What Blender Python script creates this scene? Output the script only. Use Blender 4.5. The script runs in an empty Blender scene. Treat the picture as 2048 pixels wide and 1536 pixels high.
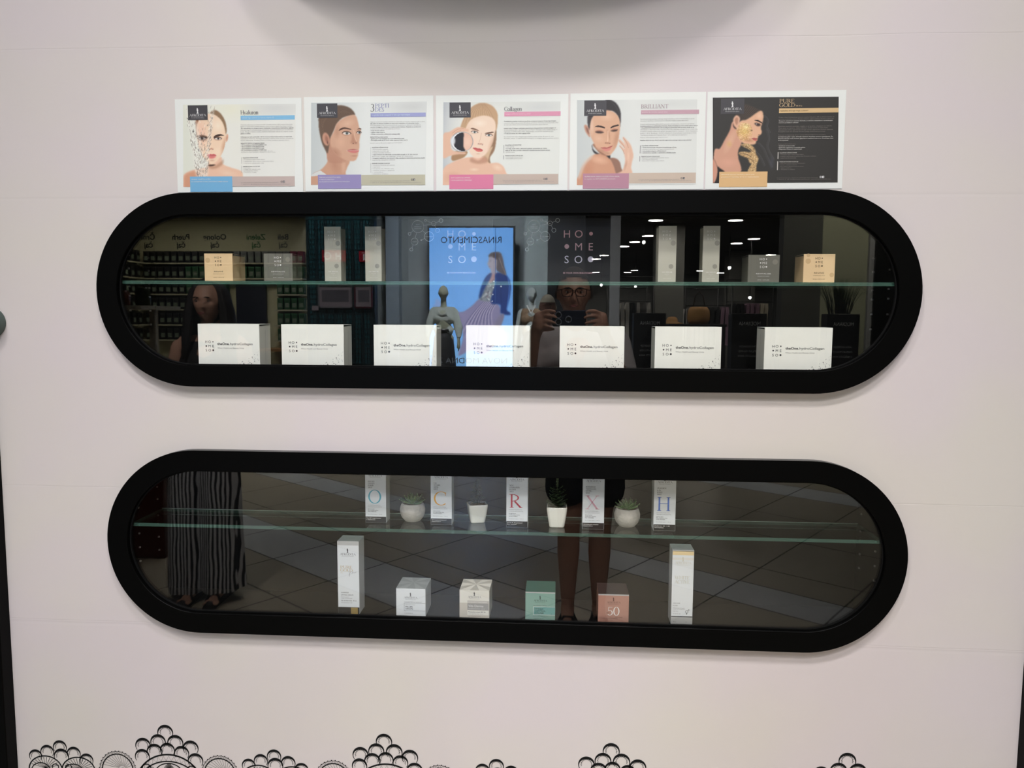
import bpy, math, random
import numpy as np
from mathutils import Vector, Matrix
from mathutils.geometry import tessellate_polygon

# ------------------------------------------------------------------ camera, world, lamps, exposure
SC = bpy.context.scene
COL = SC.collection
PI = math.pi
rad = math.radians

cam_data = bpy.data.cameras.new('camera')
cam = bpy.data.objects.new('camera', cam_data)
COL.objects.link(cam)
SC.camera = cam
cam_data.sensor_width = 36.0
cam_data.lens = 26.224
cam_data.clip_start = 0.004
cam_data.clip_end = 100
yaw, pitch, roll = 0.06289, 0.0895, 0.0056
cam.matrix_world = (Matrix.Translation((0.0, -1.714, 1.55)) @ Matrix.Rotation(yaw, 4, 'Z')
                    @ Matrix.Rotation(PI / 2 - pitch, 4, 'X') @ Matrix.Rotation(roll, 4, 'Z'))

SC.view_settings.view_transform = 'Standard'
SC.view_settings.look = 'None'
SC.view_settings.exposure = -0.19
SC.view_settings.gamma = 1.0
SC.view_settings.use_curve_mapping = False

world = bpy.data.worlds.new('world')
SC.world = world
world.use_nodes = True
world.node_tree.nodes['Background'].inputs[0].default_value = (0.9, 0.93, 1.0, 1)
world.node_tree.nodes['Background'].inputs[1].default_value = 0.10


def lamp(name, loc, power, size, color=(1, 1, 1), target=None, spread=PI, size_y=None):
    d = bpy.data.lights.new(name, 'AREA')
    d.energy = power
    d.color = color
    if size_y:
        d.shape = 'RECTANGLE'
        d.size, d.size_y = size, size_y
    else:
        d.shape = 'DISK'
        d.size = size
    d.spread = spread
    o = bpy.data.objects.new(name, d)
    COL.objects.link(o)
    o.location = loc
    if target:
        o.rotation_euler = (Vector(target) - Vector(loc)).to_track_quat('-Z', 'Y').to_euler()
    return o


# ceiling lamps of the mall passage in front of the display wall
#LAMPS#
lamp('passage_lamp', (0.67, -3.60, 4.83), 8.5, 0.30, (1.0, 0.965, 0.93), (-0.05, 0, 0.1), rad(62))
lamp('passage_lamp', (-1.45, -3.00, 5.50), 12, 0.30, (1.0, 0.975, 0.97), (-0.14, 0, 0.1), rad(62))
lamp('passage_lamp', (0.60, -2.40, 5.09), 11, 0.34, (1.0, 0.97, 0.95), (-0.05, 0, 0.15), rad(62))
lamp('passage_soft_fill', (-0.2, -5.6, 5.90), 240, 4.6, (0.98, 0.97, 1.0), size_y=2.4)  # unseen area light added as soft ambient fill
# unseen narrow fills added to light the fronts of the people in the passage
lamp('people_front_fill', (-1.95, -0.50, 3.40), 7, 0.25, (1.0, 0.96, 0.92), (-1.9, -2.30, 1.1), rad(46))
lamp('people_front_fill', (0.35, -0.50, 3.40), 6, 0.25, (1.0, 0.96, 0.92), (0.12, -2.20, 1.1), rad(46))
# tea shop lamp, added fills on the shop fronts, lamp facing the partition
lamp('tea_shop_lamp', (-4.4, -6.9, 2.81), 95, 1.6, (1.0, 0.95, 0.78), size_y=0.7)
lamp('shopfront_fill', (-1.3, -7.4, 4.6), 300, 0.9, (0.93, 0.98, 1.0), (-1.2, -9.2, 1.5), rad(90), size_y=0.5)  # added in front of the window to brighten the mannequins
lamp('shopfront_fill', (3.6, -6.4, 4.6), 110, 0.9, (1.0, 0.97, 0.80), (3.5, -8, 1.6), rad(120), size_y=0.5)  # added light aimed at the olive wall
lamp('partition_lamp', (-2.4, -4.9, 4.6), 95, 0.6, (0.95, 0.98, 1.0), (-2.4, -6.5, 1.8), rad(110))

# ------------------------------------------------------------------ materials


def lin(c):
    return tuple((v / 255 / 12.92) if v / 255 <= 0.04045 else ((v / 255 + 0.055) / 1.055) ** 2.4 for v in c[:3])


MATS = {}


def mat(name, rgb, rough=0.6, metal=0.0, spec=0.5, bump=None, var=None, emit=None, coat=0.0):
    """rgb in 0-255 sRGB; bump=(scale,strength); var=(scale,amount) gives a slight mottling of the surface itself"""
    if name in MATS:
        return MATS[name]
    m = bpy.data.materials.new(name)
    m.use_nodes = True
    nt = m.node_tree
    b = nt.nodes['Principled BSDF']
    c = lin(rgb)
    b.inputs['Base Color'].default_value = (*c, 1)
    b.inputs['Roughness'].default_value = rough
    b.inputs['Metallic'].default_value = metal
    b.inputs['Specular IOR Level'].default_value = spec
    b.inputs['Coat Weight'].default_value = coat
    tc = nt.nodes.new('ShaderNodeTexCoord')
    if var:
        n = nt.nodes.new('ShaderNodeTexNoise')
        n.inputs['Scale'].default_value = var[0]
        n.inputs['Detail'].default_value = 4
        nt.links.new(tc.outputs['Object'], n.inputs['Vector'])
        r = nt.nodes.new('ShaderNodeMapRange')
        r.inputs['From Min'].default_value = 0.3
        r.inputs['From Max'].default_value = 0.7
        r.inputs['To Min'].default_value = 1 - var[1]
        r.inputs['To Max'].default_value = 1 + var[1]
        nt.links.new(n.outputs['Fac'], r.inputs['Value'])
        mx = nt.nodes.new('ShaderNodeVectorMath')
        mx.operation = 'SCALE'
        mx.inputs[0].default_value = c
        nt.links.new(r.outputs['Result'], mx.inputs['Scale'])
        nt.links.new(mx.outputs['Vector'], b.inputs['Base Color'])
    if bump:
        n = nt.nodes.new('ShaderNodeTexNoise')
        n.inputs['Scale'].default_value = bump[0]
        n.inputs['Detail'].default_value = 3
        nt.links.new(tc.outputs['Object'], n.inputs['Vector'])
        bp = nt.nodes.new('ShaderNodeBump')
        bp.inputs['Strength'].default_value = bump[1]
        bp.inputs['Distance'].default_value = 0.01
        nt.links.new(n.outputs['Fac'], bp.inputs['Height'])
        nt.links.new(bp.outputs['Normal'], b.inputs['Normal'])
    if emit:
        b.inputs['Emission Color'].default_value = (*lin(emit[0]), 1)
        b.inputs['Emission Strength'].default_value = emit[1]
    MATS[name] = m
    return m


def glass_mat(name, tint=(1, 1, 1), f0=0.042):
    """thin clear sheet: each face reflects by Schlick's law and lets the rest through, tinted"""
    m = bpy.data.materials.new(name)
    m.use_nodes = True
    nt = m.node_tree
    nt.nodes.clear()
    out = nt.nodes.new('ShaderNodeOutputMaterial')
    mix = nt.nodes.new('ShaderNodeMixShader')
    tr = nt.nodes.new('ShaderNodeBsdfTransparent')
    tr.inputs[0].default_value = (*tint, 1)
    gl = nt.nodes.new('ShaderNodeBsdfGlossy')
    gl.inputs['Roughness'].default_value = 0.0
    gl.inputs[0].default_value = (1, 1, 1, 1)
    lw = nt.nodes.new('ShaderNodeLayerWeight')
    lw.inputs['Blend'].default_value = 0.5
    pw = nt.nodes.new('ShaderNodeMath')
    pw.operation = 'POWER'
    pw.inputs[1].default_value = 5
    ma = nt.nodes.new('ShaderNodeMath')
    ma.operation = 'MULTIPLY_ADD'
    ma.inputs[1].default_value = 1 - f0
    ma.inputs[2].default_value = f0
    nt.links.new(lw.outputs['Facing'], pw.inputs[0])
    nt.links.new(pw.outputs[0], ma.inputs[0])
    nt.links.new(ma.outputs[0], mix.inputs[0])
    nt.links.new(tr.outputs[0], mix.inputs[1])
    nt.links.new(gl.outputs[0], mix.inputs[2])
    nt.links.new(mix.outputs[0], out.inputs[0])
    return m


def glass_edge_mat(name, rgb, trans=0.45, emis=0.0):
    m = bpy.data.materials.new(name)
    m.use_nodes = True
    nt = m.node_tree
    b = nt.nodes['Principled BSDF']
    b.inputs['Base Color'].default_value = (*lin(rgb), 1)
    b.inputs['Roughness'].default_value = 0.25
    out = nt.nodes['Material Output']
    mix = nt.nodes.new('ShaderNodeMixShader')
    mix.inputs[0].default_value = trans
    tr = nt.nodes.new('ShaderNodeBsdfTransparent')
    tr.inputs[0].default_value = (0.6, 0.85, 0.75, 1)
    nt.links.new(b.outputs[0], mix.inputs[1])
    nt.links.new(tr.outputs[0], mix.inputs[2])
    nt.links.new(mix.outputs[0], out.inputs[0])
    return m


def print_mat(name, emission=0.0, rough=0.55):
    """a printed picture: colours from the mesh's own colour attribute; emission>0 for the backlit screen"""
    m = bpy.data.materials.new(name)
    m.use_nodes = True
    nt = m.node_tree
    b = nt.nodes['Principled BSDF']
    b.inputs['Roughness'].default_value = rough
    a = nt.nodes.new('ShaderNodeAttribute')
    a.attribute_name = 'print'
    if emission:
        b.inputs['Base Color'].default_value = (0.02, 0.02, 0.02, 1)
        nt.links.new(a.outputs['Color'], b.inputs['Emission Color'])
        b.inputs['Emission Strength'].default_value = emission
    else:
        nt.links.new(a.outputs['Color'], b.inputs['Base Color'])
    return m


# ------------------------------------------------------------------ mesh helpers


class MB:
    def __init__(self):
        self.v, self.f, self.mi, self.sm, self.mats = [], [], [], [], []

    def _m(self, m):
        if m not in self.mats:
            self.mats.append(m)
        return self.mats.index(m)

    def add(self, verts, faces, m, smooth=False, T=None):
        o = len(self.v)
        if T is not None:
            verts = [tuple(T @ Vector(p)) for p in verts]
        self.v.extend(verts)
        k = self._m(m)
        for f in faces:
            self.f.append(tuple(i + o for i in f))
            self.mi.append(k)
            self.sm.append(smooth)
        return self

    def quad(self, a, b, c, d, m):
        return self.add([a, b, c, d], [(0, 1, 2, 3)], m)

    def rect(self, x0, x1, z0, z1, y, m):
        """upright rectangle facing -y"""
        return self.quad((x0, y, z0), (x1, y, z0), (x1, y, z1), (x0, y, z1), m)

    def box(self, x0, x1, y0, y1, z0, z1, m, bev=0.0):
        if bev <= 0:
            v = [(x0, y0, z0), (x1, y0, z0), (x1, y1, z0), (x0, y1, z0), (x0, y0, z1), (x1, y0, z1), (x1, y1, z1), (x0, y1, z1)]
            return self.add(v, [(0, 3, 2, 1), (4, 5, 6, 7), (0, 1, 5, 4), (1, 2, 6, 5), (2, 3, 7, 6), (3, 0, 4, 7)], m)
        # chamfered box
        b = bev
        v = []
        idx = {}
        for sx in (0, 1):
            for sy in (0, 1):
                for sz in (0, 1):
                    X, Y, Z = (x0, x1)[sx], (y0, y1)[sy], (z0, z1)[sz]
                    dx, dy, dz = (b, -b)[sx], (b, -b)[sy], (b, -b)[sz]
                    idx[sx, sy, sz] = len(v)
                    v += [(X, Y + dy, Z + dz), (X + dx, Y, Z + dz), (X + dx, Y + dy, Z)]
        g = lambda sx, sy, sz, a: idx[sx, sy, sz] + a
        F = []
        for s in (0, 1):
            F.append([g(s, 0, 0, 0), g(s, 1, 0, 0), g(s, 1, 1, 0), g(s, 0, 1, 0)])
            F.append([g(0, s, 0, 1), g(1, s, 0, 1), g(1, s, 1, 1), g(0, s, 1, 1)])
            F.append([g(0, 0, s, 2), g(1, 0, s, 2), g(1, 1, s, 2), g(0, 1, s, 2)])
        for s in (0, 1):
            for t in (0, 1):
                F.append([g(s, t, 0, 0), g(s, t, 0, 1), g(s, t, 1, 1), g(s, t, 1, 0)])
                F.append([g(s, 0, t, 0), g(s, 0, t, 2), g(s, 1, t, 2), g(s, 1, t, 0)])
                F.append([g(0, s, t, 1), g(0, s, t, 2), g(1, s, t, 2), g(1, s, t, 1)])
        for k in idx.values():
            F.append([k, k + 1, k + 2])
        return self.add(v, F, m)

    def poly(self, pts, y, m):
        """flat outline in x,z at depth y (may be concave)"""
        t = tessellate_polygon([[Vector((p[0], p[1], 0)) for p in pts]])
        return self.add([(p[0], y, p[1]) for p in pts], [tuple(a) for a in t], m)

    def disc(self, cx, cz, r, y, m, n=24, rz=None):
        rz = rz or r
        return self.add([(cx + r * math.cos(2 * PI * i / n), y, cz + rz * math.sin(2 * PI * i / n)) for i in range(n)], [tuple(range(n))], m)

    def ring(self, cx, cz, r0, r1, y, m, n=32, a0=0, a1=2 * PI):
        v = []
        for i in range(n + 1):
            a = a0 + (a1 - a0) * i / n
            v += [(cx + r0 * math.cos(a), y, cz + r0 * math.sin(a)), (cx + r1 * math.cos(a), y, cz + r1 * math.sin(a))]
        return self.add(v, [(2 * i, 2 * i + 1, 2 * i + 3, 2 * i + 2) for i in range(n)], m)

    def line(self, pts, w, y, m, w2=None):
        """ribbon in the x,z plane along pts"""
        n = len(pts)
        v = []
        for i, p in enumerate(pts):
            a = pts[max(0, i - 1)]
            b = pts[min(n - 1, i + 1)]
            dx, dz = b[0] - a[0], b[1] - a[1]
            L = math.hypot(dx, dz) or 1
            ww = (w if w2 is None else w + (w2 - w) * i / (n - 1)) / 2
            v += [(p[0] - dz / L * ww, y, p[1] + dx / L * ww), (p[0] + dz / L * ww, y, p[1] - dx / L * ww)]
        return self.add(v, [(2 * i, 2 * i + 1, 2 * i + 3, 2 * i + 2) for i in range(n - 1)], m)

    def tube(self, pts, radii, m, n=10, cap=True):
        P = [Vector(p) for p in pts]
        if not hasattr(radii, '__len__'):
            radii = [radii] * len(P)
        v, f = [], []
        up = Vector((0, 0, 1))
        for i, p in enumerate(P):
            t = (P[min(i + 1, len(P) - 1)] - P[max(i - 1, 0)]).normalized()
            if i == 0:
                a = t.cross(up)
                if a.length < 1e-3:
                    a = t.cross(Vector((1, 0, 0)))
                a.normalize()
            else:
                a = (a - t * a.dot(t)).normalized()
            b = t.cross(a)
            for k in range(n):
                an = 2 * PI * k / n
                v.append(tuple(p + (a * math.cos(an) + b * math.sin(an)) * radii[i]))
        for i in range(len(P) - 1):
            for k in range(n):
                f.append((i * n + k, i * n + (k + 1) % n, (i + 1) * n + (k + 1) % n, (i + 1) * n + k))
        if cap:
            f.append(tuple(range(n - 1, -1, -1)))
            f.append(tuple((len(P) - 1) * n + k for k in range(n)))
        return self.add(v, f, m, True)

    def lathe(self, prof, m, n=32, c=(0, 0, 0)):
        v, f = [], []
        for r, z in prof:
            for k in range(n):
                a = 2 * PI * k / n
                v.append((c[0] + r * math.cos(a), c[1] + r * math.sin(a), c[2] + z))
        for i in range(len(prof) - 1):
            for k in range(n):
                f.append((i * n + k, i * n + (k + 1) % n, (i + 1) * n + (k + 1) % n, (i + 1) * n + k))
        return self.add(v, f, m, True)

    def ball(self, c, r, m, n=14, sq=(1, 1, 1)):
        v, f = [], []
        for i in range(n + 1):
            th = PI * i / n
            for k in range(n * 2):
                a = PI * k / n
                v.append((c[0] + r * sq[0] * math.sin(th) * math.cos(a), c[1] + r * sq[1] * math.sin(th) * math.sin(a), c[2] + r * sq[2] * math.cos(th)))
        N = 2 * n
        for i in range(n):
            for k in range(N):
                f.append((i * N + k, (i + 1) * N + k, (i + 1) * N + (k + 1) % N, i * N + (k + 1) % N))
        return self.add(v, f, m, True)

    def text(self, s, x, z, size, y, m, align='L', w=None, T=None, weight=0.0, sx=1.0):
        """lettering on a plane facing -y; size = capital height; w = fit to this width"""
        V, F = text_geo(s, weight)
        if not V:
            return self
        x0 = min(p[0] for p in V)
        x1 = max(p[0] for p in V)
        k = size / 0.729
        kx = k * sx
        if w:
            kx = w / (x1 - x0)
        off = x - x0 * kx
        if align == 'C':
            off = x - (x0 + x1) / 2 * kx
        elif align == 'R':
            off = x - x1 * kx
        return self.add([(p[0] * kx + off, y, p[1] * k + z) for p in V], F, m, T=T)

    def build(self, name, parent=None, loc=(0, 0, 0), rotz=0.0, label=None, cat=None, group=None, kind=None):
        me = bpy.data.meshes.new(name)
        me.from_pydata([tuple(p) for p in self.v], [], self.f)
        for m in self.mats:
            me.materials.append(m)
        me.polygons.foreach_set('material_index', self.mi)
        me.polygons.foreach_set('use_smooth', self.sm)
        me.update()
        o = bpy.data.objects.new(name, me)
        COL.objects.link(o)
        o.location = loc
        o.rotation_euler = (0, 0, rotz)
        if parent:
            o.parent = parent
        tag(o, label, cat, group, kind)
        return o


def tag(o, label=None, cat=None, group=None, kind=None):
    if label:
        o['label'] = label
    if cat:
        o['category'] = cat
    if group:
        o['group'] = group
    if kind:
        o['kind'] = kind
    return o


def thing(name, label, cat, loc=(0, 0, 0), rotz=0.0, group=None):
    o = bpy.data.objects.new(name, None)
    o.empty_display_size = 0.05
    COL.objects.link(o)
    o.location = loc
    o.rotation_euler = (0, 0, rotz)
    return tag(o, label, cat, group)


_TG = {}


def text_geo(s, weight=0.0):
    key = (s, weight)
    if key not in _TG:
        cu = bpy.data.curves.new('lettering', 'FONT')
        cu.body = s
        cu.resolution_u = 3
        cu.offset = weight
        ob = bpy.data.objects.new('lettering', cu)
        me = ob.to_mesh()
        _TG[key] = ([tuple(v.co) for v in me.vertices], [tuple(p.vertices) for p in me.polygons])
        ob.to_mesh_clear()
        bpy.data.objects.remove(ob)
        bpy.data.curves.remove(cu)
    return _TG[key]


def arc(cx, cy, rx, ry, a0, a1, n=14):
    return [(cx + rx * math.cos(rad(a0 + (a1 - a0) * i / n)), cy + ry * math.sin(rad(a0 + (a1 - a0) * i / n))) for i in range(n + 1)]


# a small high-contrast roman alphabet: strokes are (kind, points); K thick, k hairline, M swelling with direction
TK, TN = 0.135, 0.045


def _stem(x, y0=0.0, y1=1.0, w='K'):
    return (w, [(x, y0), (x, y1)])


def _sf(x, y, h=0.12):
    return ('s', [(x - h, y), (x + h, y)])


SERIF = {
    'A': (0.80, [('k', [(0.04, 0), (0.40, 1)]), ('K', [(0.38, 1), (0.74, 0)]), ('k', [(0.16, 0.34), (0.62, 0.34)]), _sf(0.05, 0, .1), _sf(0.75, 0, .12)]),
    'B': (0.66, [_stem(.14), ('M', arc(.14, .76, .36, .24, 90, -90)), ('M', arc(.14, .27, .44, .27, 90, -90)), _sf(.1, 0, .1), _sf(.1, 1, .1)]),
    'C': (0.78, [('M', arc(.44, .5, .38, .52, 48, 312, 22)), ('k', [(.70, .72), (.72, .98)])]),
    'D': (0.82, [_stem(.14), ('M', arc(.14, .5, .62, .5, 90, -90, 18)), _sf(.1, 0, .1), _sf(.1, 1, .1)]),
    'E': (0.62, [_stem(.14), ('k', [(.05, .98), (.54, .98)]), ('k', [(.14, .52), (.42, .52)]), ('k', [(.05, .02), (.58, .02)]), ('k', [(.54, 1), (.54, .8)]), ('k', [(.58, 0), (.58, .2)])]),
    'F': (0.60, [_stem(.14), ('k', [(.05, .98), (.54, .98)]), ('k', [(.14, .52), (.42, .52)]), ('k', [(.54, 1), (.54, .8)]), _sf(.14, 0)]),
    'G': (0.84, [('M', arc(.44, .5, .38, .52, 48, 318, 22)), ('K', [(.72, .42), (.72, .1)]), _sf(.70, .42, .12), ('k', [(.70, .72), (.71, .98)])]),
    'H': (0.86, [_stem(.15), _stem(.71), ('k', [(.15, .52), (.71, .52)]), _sf(.15, 0), _sf(.15, 1), _sf(.71, 0), _sf(.71, 1)]),
    'I': (0.34, [_stem(.17), _sf(.17, 0), _sf(.17, 1)]),
    'L': (0.58, [_stem(.14), ('k', [(.05, .02), (.54, .02)]), ('k', [(.54, 0), (.54, .2)]), _sf(.14, 1)]),
    'M': (0.98, [_stem(.12, 0, 1, 'k'), ('K', [(.14, 1), (.48, .05)]), ('k', [(.48, .05), (.82, 1)]), _stem(.84), _sf(.12, 0, .1), _sf(.84, 0), _sf(.1, 1, .08), _sf(.88, 1, .08)]),
    'N': (0.84, [_stem(.13, 0, 1, 'k'), ('K', [(.13, 1), (.70, 0)]), _stem(.70, 0, 1, 'k'), _sf(.13, 0, .1), _sf(.70, 1, .1), _sf(.08, 1, .08)]),
    'O': (0.88, [('M', arc(.44, .5, .38, .52, 0, 360, 32))]),
    'P': (0.62, [_stem(.14), ('M', arc(.14, .73, .42, .27, 90, -90)), _sf(.14, 0), _sf(.1, 1, .1)]),
    'R': (0.76, [_stem(.14), ('M', arc(.14, .74, .40, .26, 90, -90)), ('K', [(.32, .48), (.68, 0)]), _sf(.14, 0), _sf(.1, 1, .1), _sf(.72, 0, .07)]),
    'S': (0.58, [('M', arc(.29, .75, .20, .26, 40, 180, 8)[:-1] + [(.11, .68), (.20, .56), (.36, .46), (.47, .33)] + arc(.27, .25, .21, .26, 0, -145, 9)[1:]), ('k', [(.46, .78), (.47, .98)]), ('k', [(.08, .02), (.08, .22)])]),
    'T': (0.72, [_stem(.36), ('k', [(.05, .98), (.67, .98)]), ('k', [(.06, 1), (.06, .8)]), ('k', [(.66, 1), (.66, .8)]), _sf(.36, 0)]),
    'U': (0.82, [('K', [(.15, 1), (.15, .32)]), ('M', arc(.41, .32, .26, .33, 180, 360, 14)), ('k', [(.67, .32), (.67, 1)]), _sf(.15, 1), _sf(.67, 1, .1)]),
    'V': (0.78, [('K', [(.08, 1), (.42, 0)]), ('k', [(.40, 0), (.72, 1)]), _sf(.09, 1, .12), _sf(.72, 1, .1)]),
    'X': (0.80, [('K', [(.10, 1), (.68, 0)]), ('k', [(.66, 1), (.10, 0)]), _sf(.11, 1, .12), _sf(.67, 1, .11), _sf(.10, 0, .11), _sf(.69, 0, .12)]),
    'Y': (0.76, [('K', [(.08, 1), (.38, .48)]), ('k', [(.38, .48), (.68, 1)]), ('K', [(.38, .5), (.38, 0)]), _sf(.08, 1, .1), _sf(.68, 1, .09), _sf(.38, 0)]),
    'W': (1.12, [('K', [(.08, 1), (.34, 0)]), ('k', [(.33, 0), (.56, .9)]), ('K', [(.54, 1), (.78, 0)]), ('k', [(.78, 0), (1.03, 1)]), _sf(.09, 1), _sf(1.03, 1, .1)]),
    'Z': (0.66, [('k', [(.06, .98), (.58, .98)]), ('K', [(.56, .98), (.08, .02)]), ('k', [(.06, .02), (.60, .02)])]),
    '5': (0.56, [('k', [(.12, .98), (.48, .98)]), ('k', [(.13, 1), (.10, .55)]), ('M', [(.10, .55)] + arc(.24, .30, .23, .31, 95, -140, 16))]),
    '0': (0.60, [('M', arc(.30, .5, .24, .52, 0, 360, 28))]),
    '3': (0.60, [('M', arc(.27, .76, .20, .25, 140, -80, 12) + arc(.25, .26, .26, .27, 80, -145, 14))]),
    'h': (0.60, [_stem(.12, 0, 1.05), ('M', arc(.30, .40, .18, .25, 160, 0, 10)), ('K', [(.48, .42), (.48, 0)]), _sf(.12, 0, .1), _sf(.48, 0, .1)]),
    'a': (0.52, [('K', [(.38, 0), (.38, .45)]), ('M', arc(.25, .45, .13, .2, 0, 150, 8)), ('M', arc(.22, .16, .17, .17, 70, 330, 14)), _sf(.42, 0, .06)]),
    'e': (0.54, [('M', arc(.27, .32, .22, .34, 0, 325, 22)), ('k', [(.05, .34), (.49, .34)])]),
    'g': (0.56, [('M', arc(.25, .43, .17, .22, 0, 360, 18)), ('M', arc(.25, -.12, .2, .15, 0, 360, 18)), ('k', [(.17, .24), (.12, .1), (.30, .03)]), ('k', [(.4, .58), (.54, .64)])]),
    'l': (0.28, [_stem(.13, 0, 1.05), _sf(.13, 0, .1), _sf(.08, 1.05, .05)]),
    'n': (0.62, [_stem(.12, 0, .64), ('M', arc(.30, .42, .18, .24, 160, 0, 10)), ('K', [(.48, .42), (.48, 0)]), _sf(.12, 0, .1), _sf(.48, 0, .1), _sf(.08, .64, .06)]),
    'o': (0.58, [('M', arc(.29, .32, .24, .34, 0, 360, 24))]),
    'r': (0.44, [_stem(.12, 0, .64), ('M', arc(.28, .42, .16, .22, 160, 40, 7)), _sf(.12, 0, .1), _sf(.08, .64, .06)]),
    'u': (0.62, [('K', [(.12, .64), (.12, .2)]), ('M', arc(.30, .2, .18, .2, 180, 350, 10)), _stem(.48, 0, .64), _sf(.08, .64, .06), _sf(.44, .64, .06), _sf(.52, 0, .06)]),
    'y': (0.56, [('K', [(.06, .64), (.28, .02)]), ('k', [(.48, .64), (.24, -.12), (.10, -.30)]), _sf(.08, .64, .09), _sf(.48, .64, .08)]),
}


def serif_text(mb, s, x, z, size, y, m, align='L', w=None, bold=1.0):
    total = sum(SERIF[c][0] if c in SERIF else 0.35 for c in s)
    kx = (w / total) if w else size
    if align == 'C':
        x -= total * kx / 2
    for c in s:
        if c not in SERIF:
            x += 0.35 * kx
            continue
        adv, st = SERIF[c]
        for kind, pts in st:
            P = [(x + p[0] * kx, z + p[1] * size) for p in pts]
            tk, tn = TK * bold * min(kx, size), TN * bold * min(kx, size)
            if kind == 'K':
                mb.line(P, tk, y, m)
            elif kind == 'k':
                mb.line(P, tn, y, m)
            elif kind == 's':
                mb.line(P, tn * 1.1, y, m)
            else:
                n = len(P)
                v = []
                for i, p in enumerate(P):
                    a = P[max(0, i - 1)]
                    b = P[min(n - 1, i + 1)]
                    if n > 20 and P[0] == P[-1] or (n > 20 and math.dist(P[0], P[-1]) < 1e-9):
                        a = P[i - 1] if i else P[n - 2]
                        b = P[i + 1] if i < n - 1 else P[1]
                    dx, dz = b[0] - a[0], b[1] - a[1]
                    L = math.hypot(dx, dz) or 1
                    ww = (tn + (tk - tn) * abs(dz / L) ** 1.6) / 2
                    v += [(p[0] - dz / L * ww, y, p[1] + dx / L * ww), (p[0] + dz / L * ww, y, p[1] - dx / L * ww)]
                mb.add(v, [(2 * i, 2 * i + 1, 2 * i + 3, 2 * i + 2) for i in range(n - 1)], m)
        x += adv * kx
    return mb


def stadium(cx, cz, W, H, n=48):
    """outline of a rectangle with fully rounded ends, counter-clockwise"""
    r = H / 2
    a = W / 2 - r
    pts = []
    for i in range(n + 1):
        t = -PI / 2 + PI * i / n
        pts.append((cx + a + r * math.cos(t), cz + r * math.sin(t)))
    for i in range(n + 1):
        t = PI / 2 + PI * i / n
        pts.append((cx - a + r * math.cos(t), cz + r * math.sin(t)))
    return pts

# ------------------------------------------------------------------ the display wall
WX0, WX1 = -1.357, 1.069
CAB_W, CAB_H, CAB_B, CAB_X = 1.8722, 0.4466, 0.0492, -0.146
ZU, ZL = 1.6068, 1.0082

BLACK = mat('black_lacquer', (4, 4, 4), 0.45, spec=0.07)
EDGE_LIT = mat('frame_edge_lit', (74, 74, 74), 0.5)  # grey colour stands in for top light on the black frame's sides
BLACKIN = mat('black_laminate', (5, 5, 5), 0.6, spec=0.08)
SEAL = mat('black_seal', (6, 6, 6), 0.8, spec=0.2)
WHITE_INK = mat('white_ink', (232, 230, 226), 0.5)
DARK_INK = mat('dark_ink', (48, 46, 50), 0.5)
GREY_INK = mat('grey_ink', (128, 126, 126), 0.5)
STEEL = mat('satin_steel', (190, 190, 188), 0.3, metal=1.0)
PANE = glass_mat('clear_pane')
SHELF_GLASS = glass_mat('shelf_glass', (0.93, 0.975, 0.955), 0.04)
SHELF_EDGE = glass_edge_mat('shelf_glass_edge', (84, 122, 108), 0.5)


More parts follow.
